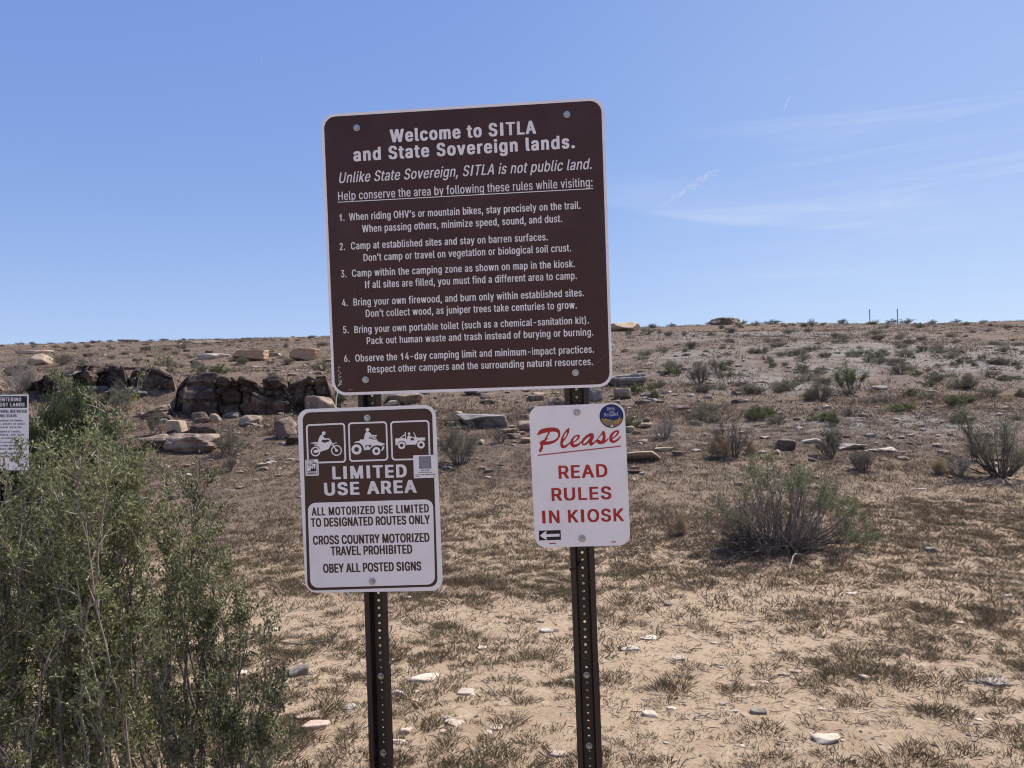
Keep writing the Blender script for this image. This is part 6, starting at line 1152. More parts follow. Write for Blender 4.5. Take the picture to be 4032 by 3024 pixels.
for k in range(44):       # broken pieces lying under the ledges
    g = np.random.default_rng(2900 + k)
    px = g.uniform(110, 715); py = np.interp(px, [110, 360, 720], [872, 905, 900]) + 62 * g.random() ** 1.5; s = g.uniform(0.5, 1.5)
    add_rock('broken_rock', 'broken sandstone piece lying below the dark ledges on the left', px, py, 26 * s, 11 * s * g.uniform(.6, 1.5), (R_mid, R_dark, R_mid, R_dark, R_grey)[k % 5], 0.8, sub=3, sink=0.4, group='broken sandstone below the ledges', strata=0.06, rough=0.08, yaw=g.uniform(-.7, .7), tilt=g.uniform(-.2, .2), roll=g.uniform(-.15, .15))
for k in range(60):       # ledges and blocks scattered over the left slope
    g = np.random.default_rng(900 + k)
    px, py = g.uniform(0, 715), 738 + 140 * g.beta(1.1, 1.6)
    s = g.uniform(0.5, 1.3) * (0.25 + (py - 735) / 90)
    add_rock('loose_rock', 'loose brown rock strewn on the slope around the left ledge', px, py, 34 * s, 9 * s * g.uniform(.7, 1.5), (R_mid, R_mid, R_grey, R_dark, R_tan)[k % 5], 0.8, sub=3, sink=0.4, group='loose rocks on the left slope', strata=0.05, yaw=g.uniform(-.6, .6))
for k in range(46):       # between and right of the posts
    g = np.random.default_rng(1900 + k)
    px, py = g.uniform(830, 1480), 850 + 110 * g.random()
    s = g.uniform(0.5, 1.2)
    add_rock('broken_rock', 'broken rock on the slope seen between and beside the two posts', px, py, 34 * s, 11 * s * g.uniform(.7, 1.4), (R_mid, R_tan, R_grey, R_mid)[k % 4], 0.8, sub=3, group='broken rocks between the posts', strata=0.05, yaw=g.uniform(-.6, .6))
# stones lying on the sand in front
ST = [  # centre x, foot y, width, height, material, label
 (644, 1462, 46, 24, R_cob, 'dark grey domed cobble on the sand left of the left post'),
 (917, 1474, 68, 16, R_white, 'long white flat stone just right of the left post near its upper bolt'),
 (680, 1579, 66, 24, R_pink, 'large pinkish stone left of the left post'),
 (664, 1556, 62, 12, R_pink, 'flat tan stone behind the large pinkish stone'),
 (871, 1588, 30, 20, R_pink, 'round pink stone just right of the left post'),
 (864, 1612, 42, 18, R_white, 'pale grey stone at the foot of the left post'),
 (1003, 1504, 46, 12, R_white, 'white flat stone between the posts in front of a dark grass clump'),
 (858, 1505, 28, 17, R_white, 'white stone touching the right edge of the left post'),
 (976, 1571, 50, 13, R_white, 'white flat stone between the posts, nearest of a pair'),
 (966, 1557, 30, 8, R_pale, 'small pale stone behind the white flat stone of a pair'),
 (1069, 1580, 34, 9, R_white, 'thin pale stone right of the stone pair'),
 (1052, 1591, 26, 11, R_white, 'pale stone left of the dark grass tuft between the posts'),
 (755, 1534, 38, 12, R_pale, 'pale stone just left of the left post'),
 (523, 1460, 32, 14, R_pink, 'pink stone beside the near bush'),
 (588, 1363, 26, 6, R_white, 'small white stone near the fallen twig left of the left post'),
 (1034, 1405, 30, 9, R_white, 'flat white stone between the posts halfway up'),
 (1189, 1368, 44, 11, R_pale, 'pale flat stone left of the right post'),
 (1206, 1637, 44, 14, R_pink, 'flat tan stone at the bottom just left of the right post'),
 (1228, 1478, 34, 12, R_pale, 'bluish pale stone left of the right post near its bolt'),
 (1157, 1292, 26, 8, R_white, 'small white stone left of the right post'),
 (1872, 1470, 32, 15, R_white, 'round white stone on the sand at the right'),
 (1694, 1462, 26, 11, R_white, 'white stone beside a pink stone on the right sand'),
 (1721, 1455, 30, 9, R_pink, 'pink flat stone beside a white stone on the right sand'),
 (1797, 1608, 62, 20, R_white, 'largest white stone at the lower right'),
 (1462, 1428, 36, 11, R_white, 'white stone right of the right post in the bare patch'),
 (1406, 1383, 38, 7, R_white, 'thin pale stone right of the right post'),
 (1360, 1406, 50, 8, R_pale, 'long pale stone beside the right post'),
 (1402, 1551, 36, 15, R_white, 'white rounded stone on bare sand right of the right post'),
 (1584, 1540, 20, 8, R_white, 'small white stone in the bare track at the right'),
 (1643, 1545, 36, 8, R_cob, 'grey flat stone in the bare track at the right'),
 (1449, 1533, 20, 6, R_white, 'tiny white stone above the rounded stone on bare sand'),
 (1448, 1310, 28, 10, R_cob, 'grey and white stone below the large open bush'),
 (1842, 1287, 26, 8, R_white, 'pale stone under the right side of the open bush'),
 (1988, 1058, 28, 5, R_white, 'pale flat stone near the right edge in the stubble'),
 (2013, 1194, 26, 11, R_cob, 'grey stone in the stubble at the right'),
 (2168, 1486, 84, 12, R_pale, 'long pale stone at the right edge'),
 (1544, 1392, 18, 6, R_white, 'small white stone below the bare patch at the right'),
]
for x, y, w, h, m, lab in ST:
    add_rock('stone', lab, x, y, w, h * (0.5 if m is not R_cob else 0.9), m, 0.8, sub=4, group='stones on the sand', rough=0.12, round_=0.05 if w % 3 else 0.09, planes=14, sink=1.6, cat='stone', yaw=((x * 7) % 11 - 5) * 0.08)
for k in range(26):
    g = np.random.default_rng(300 + k)
    add_rock('stone', 'small pale stone lying on the sandy ground', g.uniform(480, 2190), 1270 + 380 * g.random(), g.uniform(8, 20), g.uniform(2, 4.5), (R_white, R_pale, R_pink)[k % 3], 0.9, sub=3, group='small stones on the sand', rough=0.14, round_=0.06, sink=0.8, cat='stone')
# gravel: countless chips
def gravel(name, label, n, yr, size, mats, seed):
    g = np.random.default_rng(seed); V, T = ico(1); mb = MB()
    y = yr[0] * (yr[1] / yr[0]) ** (g.random(n) ** 0.8); x = y * g.uniform(-0.8, 0.8, n)
    keep = fbm(x * 0.5 + 3, y * 0.5) + g.random(n) * 0.9 > 0.25
    x, y = x[keep], y[keep]; z = ground_z(x, y)
    for i in range(len(x)):
        s = size * (0.4 + g.random() ** 3 * 2.2) * (1 + y[i] * 0.02)
        a = g.uniform(0, 6.28); c, sn = math.cos(a), math.sin(a)
        p = V * np.array([1, g.uniform(.5, 1), g.uniform(.25, .6)]) * s * (0.75 + 0.6 * g.random((len(V), 1)))
        p = np.stack([p[:, 0] * c - p[:, 1] * sn + x[i], p[:, 0] * sn + p[:, 1] * c + y[i], p[:, 2] + z[i] + s * 0.15], -1)
        mb.add(p, T, i % len(mats))
    tag(link(name, mb.mesh(name, mats)), label, None, kind='stuff')
gravel('gravel', 'fine gravel and chips of stone over the near sand', 9000, (3.1, 13), 0.0056, [R_pale, R_pink, R_pink, R_cob], 5)
gravel('rubble', 'rubble of small angular stones over the slope', 7000, (11, 64), 0.034, [R_mid, R_tan, R_pale, R_mid], 6)

# ------------------------------------------------------------------ plants
L_near = leafmat('greasewood_leaf', (0.085, 0.105, 0.04), (0.20, 0.22, 0.09), (0.37, 0.36, 0.195), 0.38)
L_near_dark = leafmat('dark_greasewood_leaf', (0.05, 0.065, 0.028), (0.115, 0.13, 0.052), (0.26, 0.26, 0.14), 0.33)
L_green = leafmat('bright_shrub_leaf', (0.085, 0.12, 0.05), (0.13, 0.17, 0.07), (0.19, 0.21, 0.105), 0.4)
L_brush = leafmat('deep_green_brush_leaf', (0.045, 0.075, 0.028), (0.075, 0.115, 0.042), (0.12, 0.15, 0.07), 0.35)
L_sage = leafmat('sage_grey_leaf', (0.12, 0.12, 0.078), (0.165, 0.16, 0.105), (0.215, 0.20, 0.14), 0.3)
L_grey = leafmat('dry_grey_leaf', (0.13, 0.115, 0.09), (0.17, 0.15, 0.12), (0.22, 0.19, 0.15), 0.2)
L_fresh = leafmat('fresh_green_leaf', (0.085, 0.11, 0.042), (0.125, 0.15, 0.06), (0.18, 0.185, 0.09), 0.35)
L_straw = leafmat('straw_leaf', (0.32, 0.22, 0.11), (0.42, 0.30, 0.15), (0.50, 0.38, 0.21), 0.2)
L_grass = leafmat('dry_grass_blade', (0.06, 0.042, 0.028), (0.145, 0.10, 0.066), (0.33, 0.245, 0.16), 0.3)
L_grass_g = leafmat('grey_green_grass_blade', (0.06, 0.052, 0.028), (0.125, 0.105, 0.058), (0.26, 0.215, 0.13), 0.3)
L_stub = leafmat('stubble_blade', (0.07, 0.05, 0.039), (0.17, 0.122, 0.092), (0.42, 0.325, 0.235), 0.25)
B_near = mat('tan_grey_bark', (0.27, 0.225, 0.185), rough=0.9, base2=(0.13, 0.105, 0.088), scale=30.0)
B_mid = mat('grey_brown_bark', (0.125, 0.10, 0.088), rough=0.9, base2=(0.07, 0.056, 0.05), scale=25.0)
B_bark = mat('grey_bark', (0.19, 0.155, 0.13), rough=0.9, base2=(0.085, 0.07, 0.06), scale=30.0)
B_pale = mat('pale_thorn_wood', (0.52, 0.46, 0.385), rough=0.85, base2=(0.28, 0.24, 0.20), scale=60.0)
B_dark = mat('dark_bark', (0.075, 0.06, 0.052), rough=0.9, base2=(0.12, 0.10, 0.085), scale=40.0)
B_dead = mat('bleached_deadwood', (0.34, 0.30, 0.26), rough=0.9, base2=(0.18, 0.155, 0.135), scale=25.0)
def norm(a): return a / (np.linalg.norm(a, axis=-1, keepdims=True) + 1e-12)
def leaves(c, ax, L, W, g, curl=0.25):
    """diamond leaves at points c along axes ax (n,3); L, W arrays"""
    n = len(c); ax = norm(ax); s = norm(np.cross(ax, g.normal(0, 1, (n, 3)))); nn = np.cross(ax, s)
    L = np.broadcast_to(np.asarray(L, float), (n,))[:, None]; W = np.broadcast_to(np.asarray(W, float), (n,))[:, None]
    m = c + ax * L * 0.5 + nn * L * curl * 0.3
    V = np.stack([c, m + s * W * 0.5, c + ax * L + nn * L * curl * 0.2, m - s * W * 0.5], 1).reshape(-1, 3)
    return V, np.arange(n * 4).reshape(n, 4)
def wander(p, d, length, n, g, bend=0.25, lift=0.0):
    """a polyline that starts at p along d and wanders"""
    pts = [p]; d = d / np.linalg.norm(d); st = length / n
    for _ in range(n):
        d = d + g.normal(0, bend, 3) / math.sqrt(n) + np.array([0, 0, lift / n]); d = d / np.linalg.norm(d)
        pts.append(pts[-1] + d * st)
    return np.array(pts)
def resample(pts, t):
    k = np.linspace(0, 1, len(pts)); return np.stack([np.interp(t, k, pts[:, i]) for i in range(3)], -1)
def grow(g, stems, r0, sub=6, sublen=0.3, twigs=8, twiglen=0.12, nleaf=8, leaf=(0.015, 0.005), leaf_from=0.4, sub_from=0.35, thorns=0.0, lift=0.5, twig_r=0.0016, up=0.6, leaf_up=0.5, sides=5, jitter=0.012, sub_leaf_from=0.0):
    """stems = list of polylines; returns MeshBuilders wood, thorn wood, leaves"""
    wood, thorn, fol = MB(), MB(), MB()
    lc, la = [], []
    for P, lf in stems:
        ln = np.linalg.norm(np.diff(P, axis=0), axis=1).sum()
        t = np.linspace(0, 1, len(P)); wood.add(*tube(P, r0 * (1 - 0.82 * t) * (0.7 + 0.5 * g.random()), sides))
        branches = [(P, 0.5 if leaf_from < 0.6 else 0.8, lf)]
        for _ in range(sub):
            a = g.uniform(sub_from, 0.97); p = resample(P, a); q = resample(P, min(1, a + .05)); d = norm(q - p + 1e-9)
            side = g.normal(0, 1, 3); side[2] = abs(side[2]) * up
            l = sublen * ln * g.uniform(0.4, 1.1) * (1.15 - 0.5 * a)
            B = wander(p, d * 0.8 + norm(side) * 0.8, l, 5, g, 0.35, lift)
            wood.add(*tube(B, np.linspace(r0 * 0.42 * (1.1 - a * .6), r0 * 0.12, len(B)), max(3, sides - 1))); branches.append((B, 0.0, lf if a >= sub_leaf_from else 0.0))
        for B, lo, lf in branches:
            bl = np.linalg.norm(np.diff(B, axis=0), axis=1).sum()
            for _ in range(max(1, int(twigs * (0.5 + g.random())))):
                a = g.uniform(max(lo, 0.12), 1.0); p = resample(B, a); q = resample(B, min(1, a + .1)); d = norm(q - p + 1e-9)
                s = g.normal(0, 1, 3); l = twiglen * g.uniform(0.4, 1.3)
                T = wander(p, d * 0.55 + norm(s) * 0.75 + np.array([0, 0, 0.3 * up]), l, 3, g, 0.3)
                if g.random() < thorns: thorn.add(*tube(T, np.linspace(twig_r * 1.35, twig_r * 0.4, 4), 3))
                else: wood.add(*tube(T, np.linspace(twig_r, twig_r * 0.4, 4), 3))
                if nleaf and g.random() < lf and a >= leaf_from * (lo > 0):
                    k = max(1, int(nleaf * g.uniform(0.4, 1.4))); u = np.clip(g.choice([0.25, 0.5, 0.75, 1.0], k) + g.normal(0, 0.06, k), 0.05, 1.08)
                    lc.append(resample(T, u) + g.normal(0, jitter, (k, 3))); la.append(np.repeat((d * 0.4)[None], k, 0) + g.normal(0, 0.6, (k, 3)) + np.array([0, 0, leaf_up]))
    if lc:
        c = np.concatenate(lc); ax = np.concatenate(la); n = len(c)
        fol.add(*leaves(c, ax, leaf[0] * g.uniform(0.6, 1.35, n), leaf[1] * g.uniform(0.7, 1.3, n), g))
    return wood, thorn, fol
def dome_stems(g, n, w, h, base=0.12, hmin=0.55, lf=1.0, nseg=7, curve=0.35, squash=1.0):
    out = []
    for i in range(n):
        a = g.uniform(0, 6.283); r = math.sqrt(g.random())
        tip = np.array([0.5 * w * r * math.cos(a), 0.5 * w * r * math.sin(a) * squash, h * (1 - 0.55 * r * r) * g.uniform(hmin, 1.0)])
        b = np.array([base * w * math.cos(a) * g.random(), base * w * math.sin(a) * g.random(), -0.02])
        mid = (b + tip) / 2 + np.array([0.12 * w * math.cos(a) * curve, 0.12 * w * math.sin(a) * curve, -0.06 * h * curve]) + g.normal(0, 0.03 * h, 3)
        t = np.linspace(0, 1, nseg)[:, None]
        P = (1 - t) ** 2 * b + 2 * t * (1 - t) * mid + t * t * tip
        P[1:] += np.cumsum(g.normal(0, 0.012 * h, (nseg - 1, 3)), 0)
        out.append((P, lf))
    return out
def plant(name, label, cat, loc, meshes, group=None, scale=(1, 1, 1), rz=0.0):
    r = root(name, label, cat, tuple(loc), group); r.scale = scale; r.rotation_euler = (0, 0, rz)
    for nm, me in meshes: link(nm, me, r)
    return r

# --- the near bush at the left: three shrubs growing together
def near_stem(tip, Y, base, g, curve=0.1, lf=1.0):
    T = at_depth(tip[0], tip[1], Y); b = np.array([base[0], base[1], gz(*base)])
    m = (T + b) / 2 + np.array([g.normal(0, 0.09), g.normal(0, 0.07), 0]) + np.array([-curve * (T[0] - b[0]), 0, 0.05])
    t = np.linspace(0, 1, 16)[:, None]; P = (1 - t) ** 2 * b + 2 * t * (1 - t) * m + t * t * T
    P[1:] += np.cumsum(g.normal(0, 0.011, (15, 3)), 0) * np.array([1, 1, 0.5]); return (P, lf)
def near_shrub(label, stems, g, bark, leaf_m=None, **kw):
    a = dict(sub=9, sublen=0.2, twigs=7, twiglen=0.06, nleaf=20, leaf=(0.0135, 0.0062), leaf_from=0.2, sub_from=0.3, thorns=0.52, lift=0.35, up=0.9, twig_r=0.0013, jitter=0.008, leaf_up=0.3); a.update(kw)
    wood, thorn, fol = grow(g, stems, 0.0075, **a)
    plant('near_shrub', label, 'shrub', (0, 0, 0), [('stems', wood.mesh('stems', [bark], True)), ('thorns', thorn.mesh('thorns', [B_pale], True)), ('foliage', fol.mesh('foliage', [leaf_m or L_near]))])
g = np.random.default_rng(21)
env_x = [-400, -250, -120, 0, 40, 62, 78, 120, 170, 205, 232, 262, 300, 325, 350]
env_y = [1100, 1050, 1020, 1020, 1008, 925, 1000, 1005, 935, 895, 905, 975, 1005, 1045, 1100]
stems = []
for i in range(104):
    x = g.uniform(-330, 335); Y = g.uniform(2.35, 3.2)
    top = np.interp(x, env_x, env_y); y = top + 12 + abs(g.normal(0, 1)) * 110 + g.random() ** 2 * 420 * (i % 3 > 0)
    T = at_depth(x, y, Y); b = (T[0] - g.uniform(-0.22, 0.32), Y + g.normal(0, 0.14))
    stems.append(near_stem((x, y), Y, b, g))
for x, y in ((62, 903), (205, 862), (228, 868), (175, 905), (262, 945), (18, 985), (130, 980), (300, 965), (330, 1000)):
    Y = g.uniform(2.5, 2.8); T = at_depth(x, y, Y); stems.append(near_stem((x, y), Y, (T[0] - 0.12, Y + 0.1), g))
near_shrub('large thorny grey green shrub filling the lower left of the picture', stems, g, B_near)
g = np.random.default_rng(22)
stems = []
for tip, base, Y in (((412, 1012), (-1.08, 2.95), 2.95), ((424, 1075), (-1.12, 2.98), 2.9), ((345, 1035), (-1.2, 3.0), 2.95), ((452, 1120), (-1.1, 2.9), 2.85), ((388, 1140), (-1.13, 2.9), 2.8), ((375, 1090), (-1.2, 3.05), 3.0)):
    stems.append(near_stem(tip, Y, base, g, 0.22))
near_shrub('open dark stemmed shrub with leafy tips between the large shrub and the left sign', stems, g, B_dark, L_near_dark, sub=8, sublen=0.14, leaf_from=0.35, sub_from=0.55, thorns=0.2, nleaf=17)
g = np.random.default_rng(23)
stems = []
for tip, base, Y in (((468, 1185), (-1.0, 2.75), 2.7), ((488, 1222), (-0.99, 2.75), 2.65), ((436, 1235), (-1.05, 2.72), 2.7), ((522, 1295), (-0.98, 2.7), 2.6), ((556, 1328), (-0.96, 2.7), 2.65), ((478, 1310), (-1.0, 2.65), 2.6), ((410, 1280), (-1.08, 2.68), 2.65), ((445, 1370), (-1.03, 2.62), 2.6), ((380, 1340), (-1.08, 2.6), 2.55), ((345, 1260), (-1.12, 2.62), 2.6), ((400, 1430), (-1.05, 2.55), 2.5)):
    stems.append(near_stem(tip, Y, base, g, 0.12))
for tip, base, Y in (((548, 1475), (-0.93, 2.6), 2.55), ((556, 1510), (-0.92, 2.6), 2.55), ((520, 1520), (-0.95, 2.6), 2.55)):
    stems.append(near_stem(tip, Y, base, g, 0.1))
near_shrub('leafy upright shrub nearest the left post, right hand part of the near thicket', stems, g, B_bark, L_near_dark, sub=9, sublen=0.2, leaf_from=0.3, thorns=0.35)

# --- the tall bright green bush behind the boundary notice
g = np.random.default_rng(31)
c0 = at_depth(152, 940, 7.0); c0[2] = gz(c0[0], c0[1])
stems = []
for i in range(120):
    a = g.uniform(0, 6.283); r = 0.46 * math.sqrt(g.random())
    b = np.array([0.3 * r * math.cos(a), 0.3 * r * math.sin(a), 0])
    hh = 2.05 * (1 - 0.5 * (r / 0.5) ** 2) * g.uniform(0.72, 1.0); tip = np.array([r * math.cos(a) * 1.15, r * math.sin(a) * 1.1, hh])
    t = np.linspace(0, 1, 9)[:, None]; P = b + (tip - b) * t + np.array([0.1 * math.cos(a), 0.1 * math.sin(a), 0]) * np.sin(t * 3.1)
    P[1:] += np.cumsum(g.normal(0, 0.012, (8, 3)), 0); stems.append((P, 1.0))
wood, thorn, fol = grow(g, stems, 0.010, sub=7, sublen=0.16, twigs=8, twiglen=0.11, nleaf=14, leaf=(0.042, 0.0085), leaf_from=0.25, sub_from=0.3, lift=1.4, up=1.3, leaf_up=1.1, twig_r=0.002, jitter=0.014, sides=4)
plant('green_shrub', 'tall bright green brushy shrub beside the white boundary notice', 'shrub', c0, [('stems', wood.mesh('stems', [B_bark], True)), ('foliage', fol.mesh('foliage', [L_brush]))])

# --- the large open bush on the right
g = np.random.default_rng(41)
c0, t0 = at(1700, 1204); k = PXM * t0; c0 = c0 + np.array([0, 0.25, 0]); c0[2] = gz(c0[0], c0[1])
stems = []
tips = [(-78, 165), (-100, 150), (-120, 130), (-60, 175), (-15, 205), (0, 218), (18, 210), (-25, 190), (35, 185), (60, 165), (78, 150), (95, 155), (138, 110), (145, 95), (128, 125), (-135, 115), (-95, 110), (110, 120), (50, 190), (10, 180)]
for i in range(80):
    tx, tz = tips[i % len(tips)]; lf = 0.95 if i < len(tips) * 2 else 0.04
    f = 1.0 if i < len(tips) * 2 else g.uniform(0.5, 0.85)
    tip = np.array([(tx * 1.1 * f + g.normal(0, 9)) * k, g.normal(0, 0.28), max(0.12, (tz * 0.95 * f + g.normal(0, 8)) * k)])
    b = np.array([tx * 0.28 * k + g.normal(0, 0.05), g.normal(0, 0.1), 0])
    m = b * 0.55 + tip * 0.45 + np.array([0.16 * np.sign(tx) * abs(tx) * k, 0, -0.02]) + g.normal(0, 0.03, 3)
    t = np.linspace(0, 1, 10)[:, None]; P = (1 - t) ** 2 * b + 2 * t * (1 - t) * m + t * t * tip
    P[1:] += np.cumsum(g.normal(0, 0.011, (9, 3)), 0); stems.append((P, lf))
wood, thorn, fol = grow(g, stems, 0.0115, sub=6, sublen=0.17, twigs=6, twiglen=0.075, nleaf=15, sub_leaf_from=0.76, leaf=(0.019, 0.008), leaf_from=0.85, sub_from=0.45, lift=0.5, twig_r=0.0022, jitter=0.028)
dead = []
for i in range(46):                                   # low dead branches spread round the foot
    a = g.uniform(0, 6.283); l = g.uniform(0.4, 1.1)
    dead.append((wander(np.array([g.normal(0, .12), g.normal(0, .1), 0.04]), np.array([math.cos(a), 0.55 * math.sin(a), 0.22]), l, 7, g, 0.5, -0.25), 0.0))
for P, _ in dead: P[:, 2] = np.maximum(P[:, 2], 0.012)
dw, _, _ = grow(g, dead, 0.009, sub=5, sublen=0.4, twigs=7, twiglen=0.12, nleaf=0, sub_from=0.3, lift=0.0, twig_r=0.002)
low = [(wander(np.array([0.35, -.05, 0.05]), np.array([1, -0.1, 0.12 + 0.1 * g.random()]), g.uniform(0.5, 0.75), 6, g, 0.3, 0.0), 1.0) for _ in range(6)]
lw, _, lf_ = grow(g, low, 0.008, sub=5, sublen=0.3, twigs=7, twiglen=0.09, nleaf=10, leaf=(0.02, 0.008), leaf_from=0.3, sub_from=0.3, twig_r=0.002, jitter=0.015)
for s_, d_ in ((lw, wood), (lf_, fol)):
    for kk in s_.f:
        off_ = 0
    d_.add(np.concatenate(s_.v), np.concatenate(s_.f[4]))
plant('open_shrub', 'large fan shaped shrub with bare grey stems and green tips, right of the white sign', 'shrub', c0, [('stems', wood.mesh('stems', [B_near], True)), ('dead_branches', dw.mesh('dead_branches', [B_mid], True)), ('foliage', fol.mesh('foliage', [L_green]))])

# --- middle distance shrubs: prototypes
def proto(seed, n, w, h, leafm, barkm, nleaf, leaf, sub=5, twigs=6, hmin=0.55, lf=1.0, leaf_from=0.35, sub_from=0.35, sublen=0.28, r0=0.012, twiglen=0.12, up=0.6, base=0.12, lift=0.5, leaf_up=0.5, jitter=0.02, twig_r=0.0022):
    g = np.random.default_rng(seed)
    wood, _, fol = grow(g, dome_stems(g, n, w, h, hmin=hmin, lf=lf, base=base), r0, sub=sub, sublen=sublen, twigs=twigs, twiglen=twiglen, nleaf=nleaf, leaf=leaf, leaf_from=leaf_from, sub_from=sub_from, up=up, lift=lift, leaf_up=leaf_up, sides=4, jitter=jitter, twig_r=twig_r)
    out = [('stems', wood.mesh('stems', [barkm], True))]
    if nleaf: out.append(('foliage', fol.mesh('foliage', [leafm])))
    return out
PR = {
 'green': [proto(51, 22, 1.0, 1.0, L_green, B_bark, 8, (0.034, 0.012)), proto(52, 22, 1.0, 1.0, L_sage, B_bark, 8, (0.034, 0.012), leaf_up=0.9)],
 'sage': [proto(53, 26, 1.0, 1.0, L_sage, B_bark, 6, (0.035, 0.011), up=0.9), proto(54, 26, 1.0, 1.0, L_sage, B_bark, 6, (0.04, 0.01), leaf_up=1.0)],
 'grey': [proto(55, 34, 1.0, 1.0, L_grey, B_bark, 5, (0.03, 0.009), twigs=8), proto(56, 34, 1.0, 1.0, L_sage, B_bark, 4, (0.03, 0.01), twigs=8)],
 'bare': [proto(57, 30, 1.0, 1.0, L_grey, B_dead, 0, (0.03, 0.01), twigs=9, sub=7), proto(58, 26, 1.0, 1.0, L_grey, B_bark, 0, (0.03, 0.01), twigs=10, sub=7)],
 'straw': [proto(59, 40, 1.0, 1.0, L_straw, B_dead, 6, (0.05, 0.008), twigs=10, twiglen=0.15)],
 'fresh': [proto(60, 26, 1.0, 1.0, L_fresh, B_bark, 10, (0.05, 0.012), leaf_up=1.0, hmin=.7)],
 'tree': [proto(61, 7, 0.9, 1.0, L_green, B_dark, 14, (0.032, 0.012), sub=10, sub_from=0.45, sublen=0.38, r0=0.018, base=0.03, hmin=0.7)],
}
_ct = {}
def shrub(kind, label, x0, y0, x1, y1, group=None, name='shrub', seed=None, dist=None, widen=1.1):
    """box of the shrub in the photograph view: left, top, right, foot"""
    px = (x0 + x1) / 2
    if dist is None: P, t = at(px, y1)
    else:
        P = at_depth(px, y1, dist); t = dist; P[2] = gz(P[0], P[1])
    W, H = (x1 - x0) * PXM * t * widen, (y1 - y0) * PXM * t * 1.05
    P = P + np.array([0, W * 0.35, 0]); P[2] = gz(P[0], P[1]) - 0.02
    _ct[kind] = _ct.get(kind, 0) + 1
    ms = PR[kind][_ct[kind] % len(PR[kind])]
    r = root(name, label, 'shrub', tuple(P), group); r.scale = (W, W * 0.9, H); r.rotation_euler = (0, 0, (_ct[kind] * 2.4) % 6.28)
    for nm, me in ms: link(nm, me, r)
    return r
LS = [
 ('sage', 'grey green shrub standing in front of the upper left dark overhang', 222, 820, 278, 892),
 ('sage', 'narrow grey green shrub left of the largest rock face', 312, 872, 346, 944),
 ('sage', 'small green shrub between the tall green bush and the ledge', 163, 880, 196, 918),
 ('grey', 'thin grey shrub at the right foot of the rock pile', 450, 924, 526, 990),
 ('bare', 'sparse grey twiggy shrub in front of the rock pile', 470, 968, 508, 1024),
 ('bare', 'bare pinkish grey shrub at the far left above the boundary notice', -14, 752, 62, 852),
 ('sage', 'green shrub beside the tan boulder at the left', 100, 760, 144, 792),
 ('sage', 'small green shrub at the left end of the upper ledge', 130, 786, 164, 814),
 ('green', 'green shrub above the upper ledge left of centre', 322, 766, 374, 798),
 ('sage', 'green shrub above the largest rock face', 398, 776, 446, 812),
 ('fresh', 'light yellowish green shrub behind the largest rock face', 445, 787, 490, 810),
 ('sage', 'green shrub against the left edge of the brown sign', 664, 768, 716, 802),
 ('grey', 'grey shrub right of the orange boulder', 596, 772, 634, 790),
 ('green', 'low green shrub in front of the orange boulder', 505, 770, 536, 790),
 ('fresh', 'tuft of yellow green grass below the corner of the brown sign', 714, 842, 746, 882),
 ('grey', 'dark grey shrub between the two lower signs', 944, 908, 1036, 1012),
 ('bare', 'small grey shrub on the slope between the posts', 1060, 920, 1098, 960),
 ('sage', 'grey green shrub on the slope right of the brown sign', 1534, 766, 1574, 808),
 ('grey', 'grey shrub left of a greener one on the right slope', 1488, 780, 1542, 832),
 ('tree', 'tall green shrub with a visible trunk on the right slope', 1812, 772, 1886, 856),
 ('grey', 'dark grey shrub at the foot of the tall trunked shrub', 1746, 820, 1822, 868),
 ('bare', 'thin grey twiggy shrub right of the white sign', 1414, 890, 1464, 952),
 ('bare', 'dead grey branched shrub beside a straw coloured clump', 1548, 898, 1636, 994),
 ('straw', 'straw coloured tumbleweed clump at the foot of dead grey branches', 1534, 944, 1582, 994),
 ('straw', 'small straw coloured tuft right of the dead grey shrub', 1612, 954, 1640, 984),
 ('green', 'dark green shrub among dead branches on the right', 1772, 918, 1840, 992),
 ('grey', 'grey shrub behind the right side of the open bush', 1842, 972, 1906, 1022),
 ('sage', 'small grey green shrub at the right under the gravel patch', 2058, 892, 2084, 918),
 ('straw', 'straw coloured tuft left of the large shrub at the right edge', 2020, 990, 2056, 1028),
 ('bare', 'grey twiggy shrub left of the large shrub at the right edge', 2056, 976, 2112, 1030),
 ('straw', 'thin straw coloured stalks in the stubble right of the right post', 1462, 1110, 1488, 1160),
 ('fresh', 'bright green tuft behind the white sign edge on the slope', 1404, 842, 1424, 862),
]
for kd, lab, a, b, c, d in LS: shrub(kd, lab, a, b, c, d)
# the large shrub at the right edge, leaning bare stems on its left
g = np.random.default_rng(71)
c0, t0 = at(2168, 1046); k = PXM * t0; c0 = c0 + np.array([0.25, 0.5, 0]); c0[2] = gz(c0[0], c0[1])
stems = dome_stems(g, 26, 240 * k, 150 * k, base=0.1, hmin=0.5, nseg=8)
for tx, tz in ((-48, 150), (-40, 140), (-30, 110), (-55, 125)):
    P = wander(np.array([0, 0, 0.0]), np.array([-1.0, -0.2, 0.8]), 0.5, 4, g, 0.2); tip = np.array([tx * k - 0.3, -0.2, tz * k])
    t = np.linspace(0, 1, 6)[1:, None]; P = np.concatenate([P, P[-1] + (tip - P[-1]) * t]); stems.append((P, 0.7))
wood, _, fol = grow(g, stems, 0.016, sub=6, sublen=0.25, twigs=7, twiglen=0.13, nleaf=6, leaf=(0.03, 0.010), leaf_from=0.45, sub_from=0.4, jitter=0.025, sides=4)
plant('edge_shrub', 'large grey green shrub with bare leaning stems at the right edge of the picture', 'shrub', c0, [('stems', wood.mesh('stems', [B_dark], True)), ('foliage', fol.mesh('foliage', [L_sage]))])
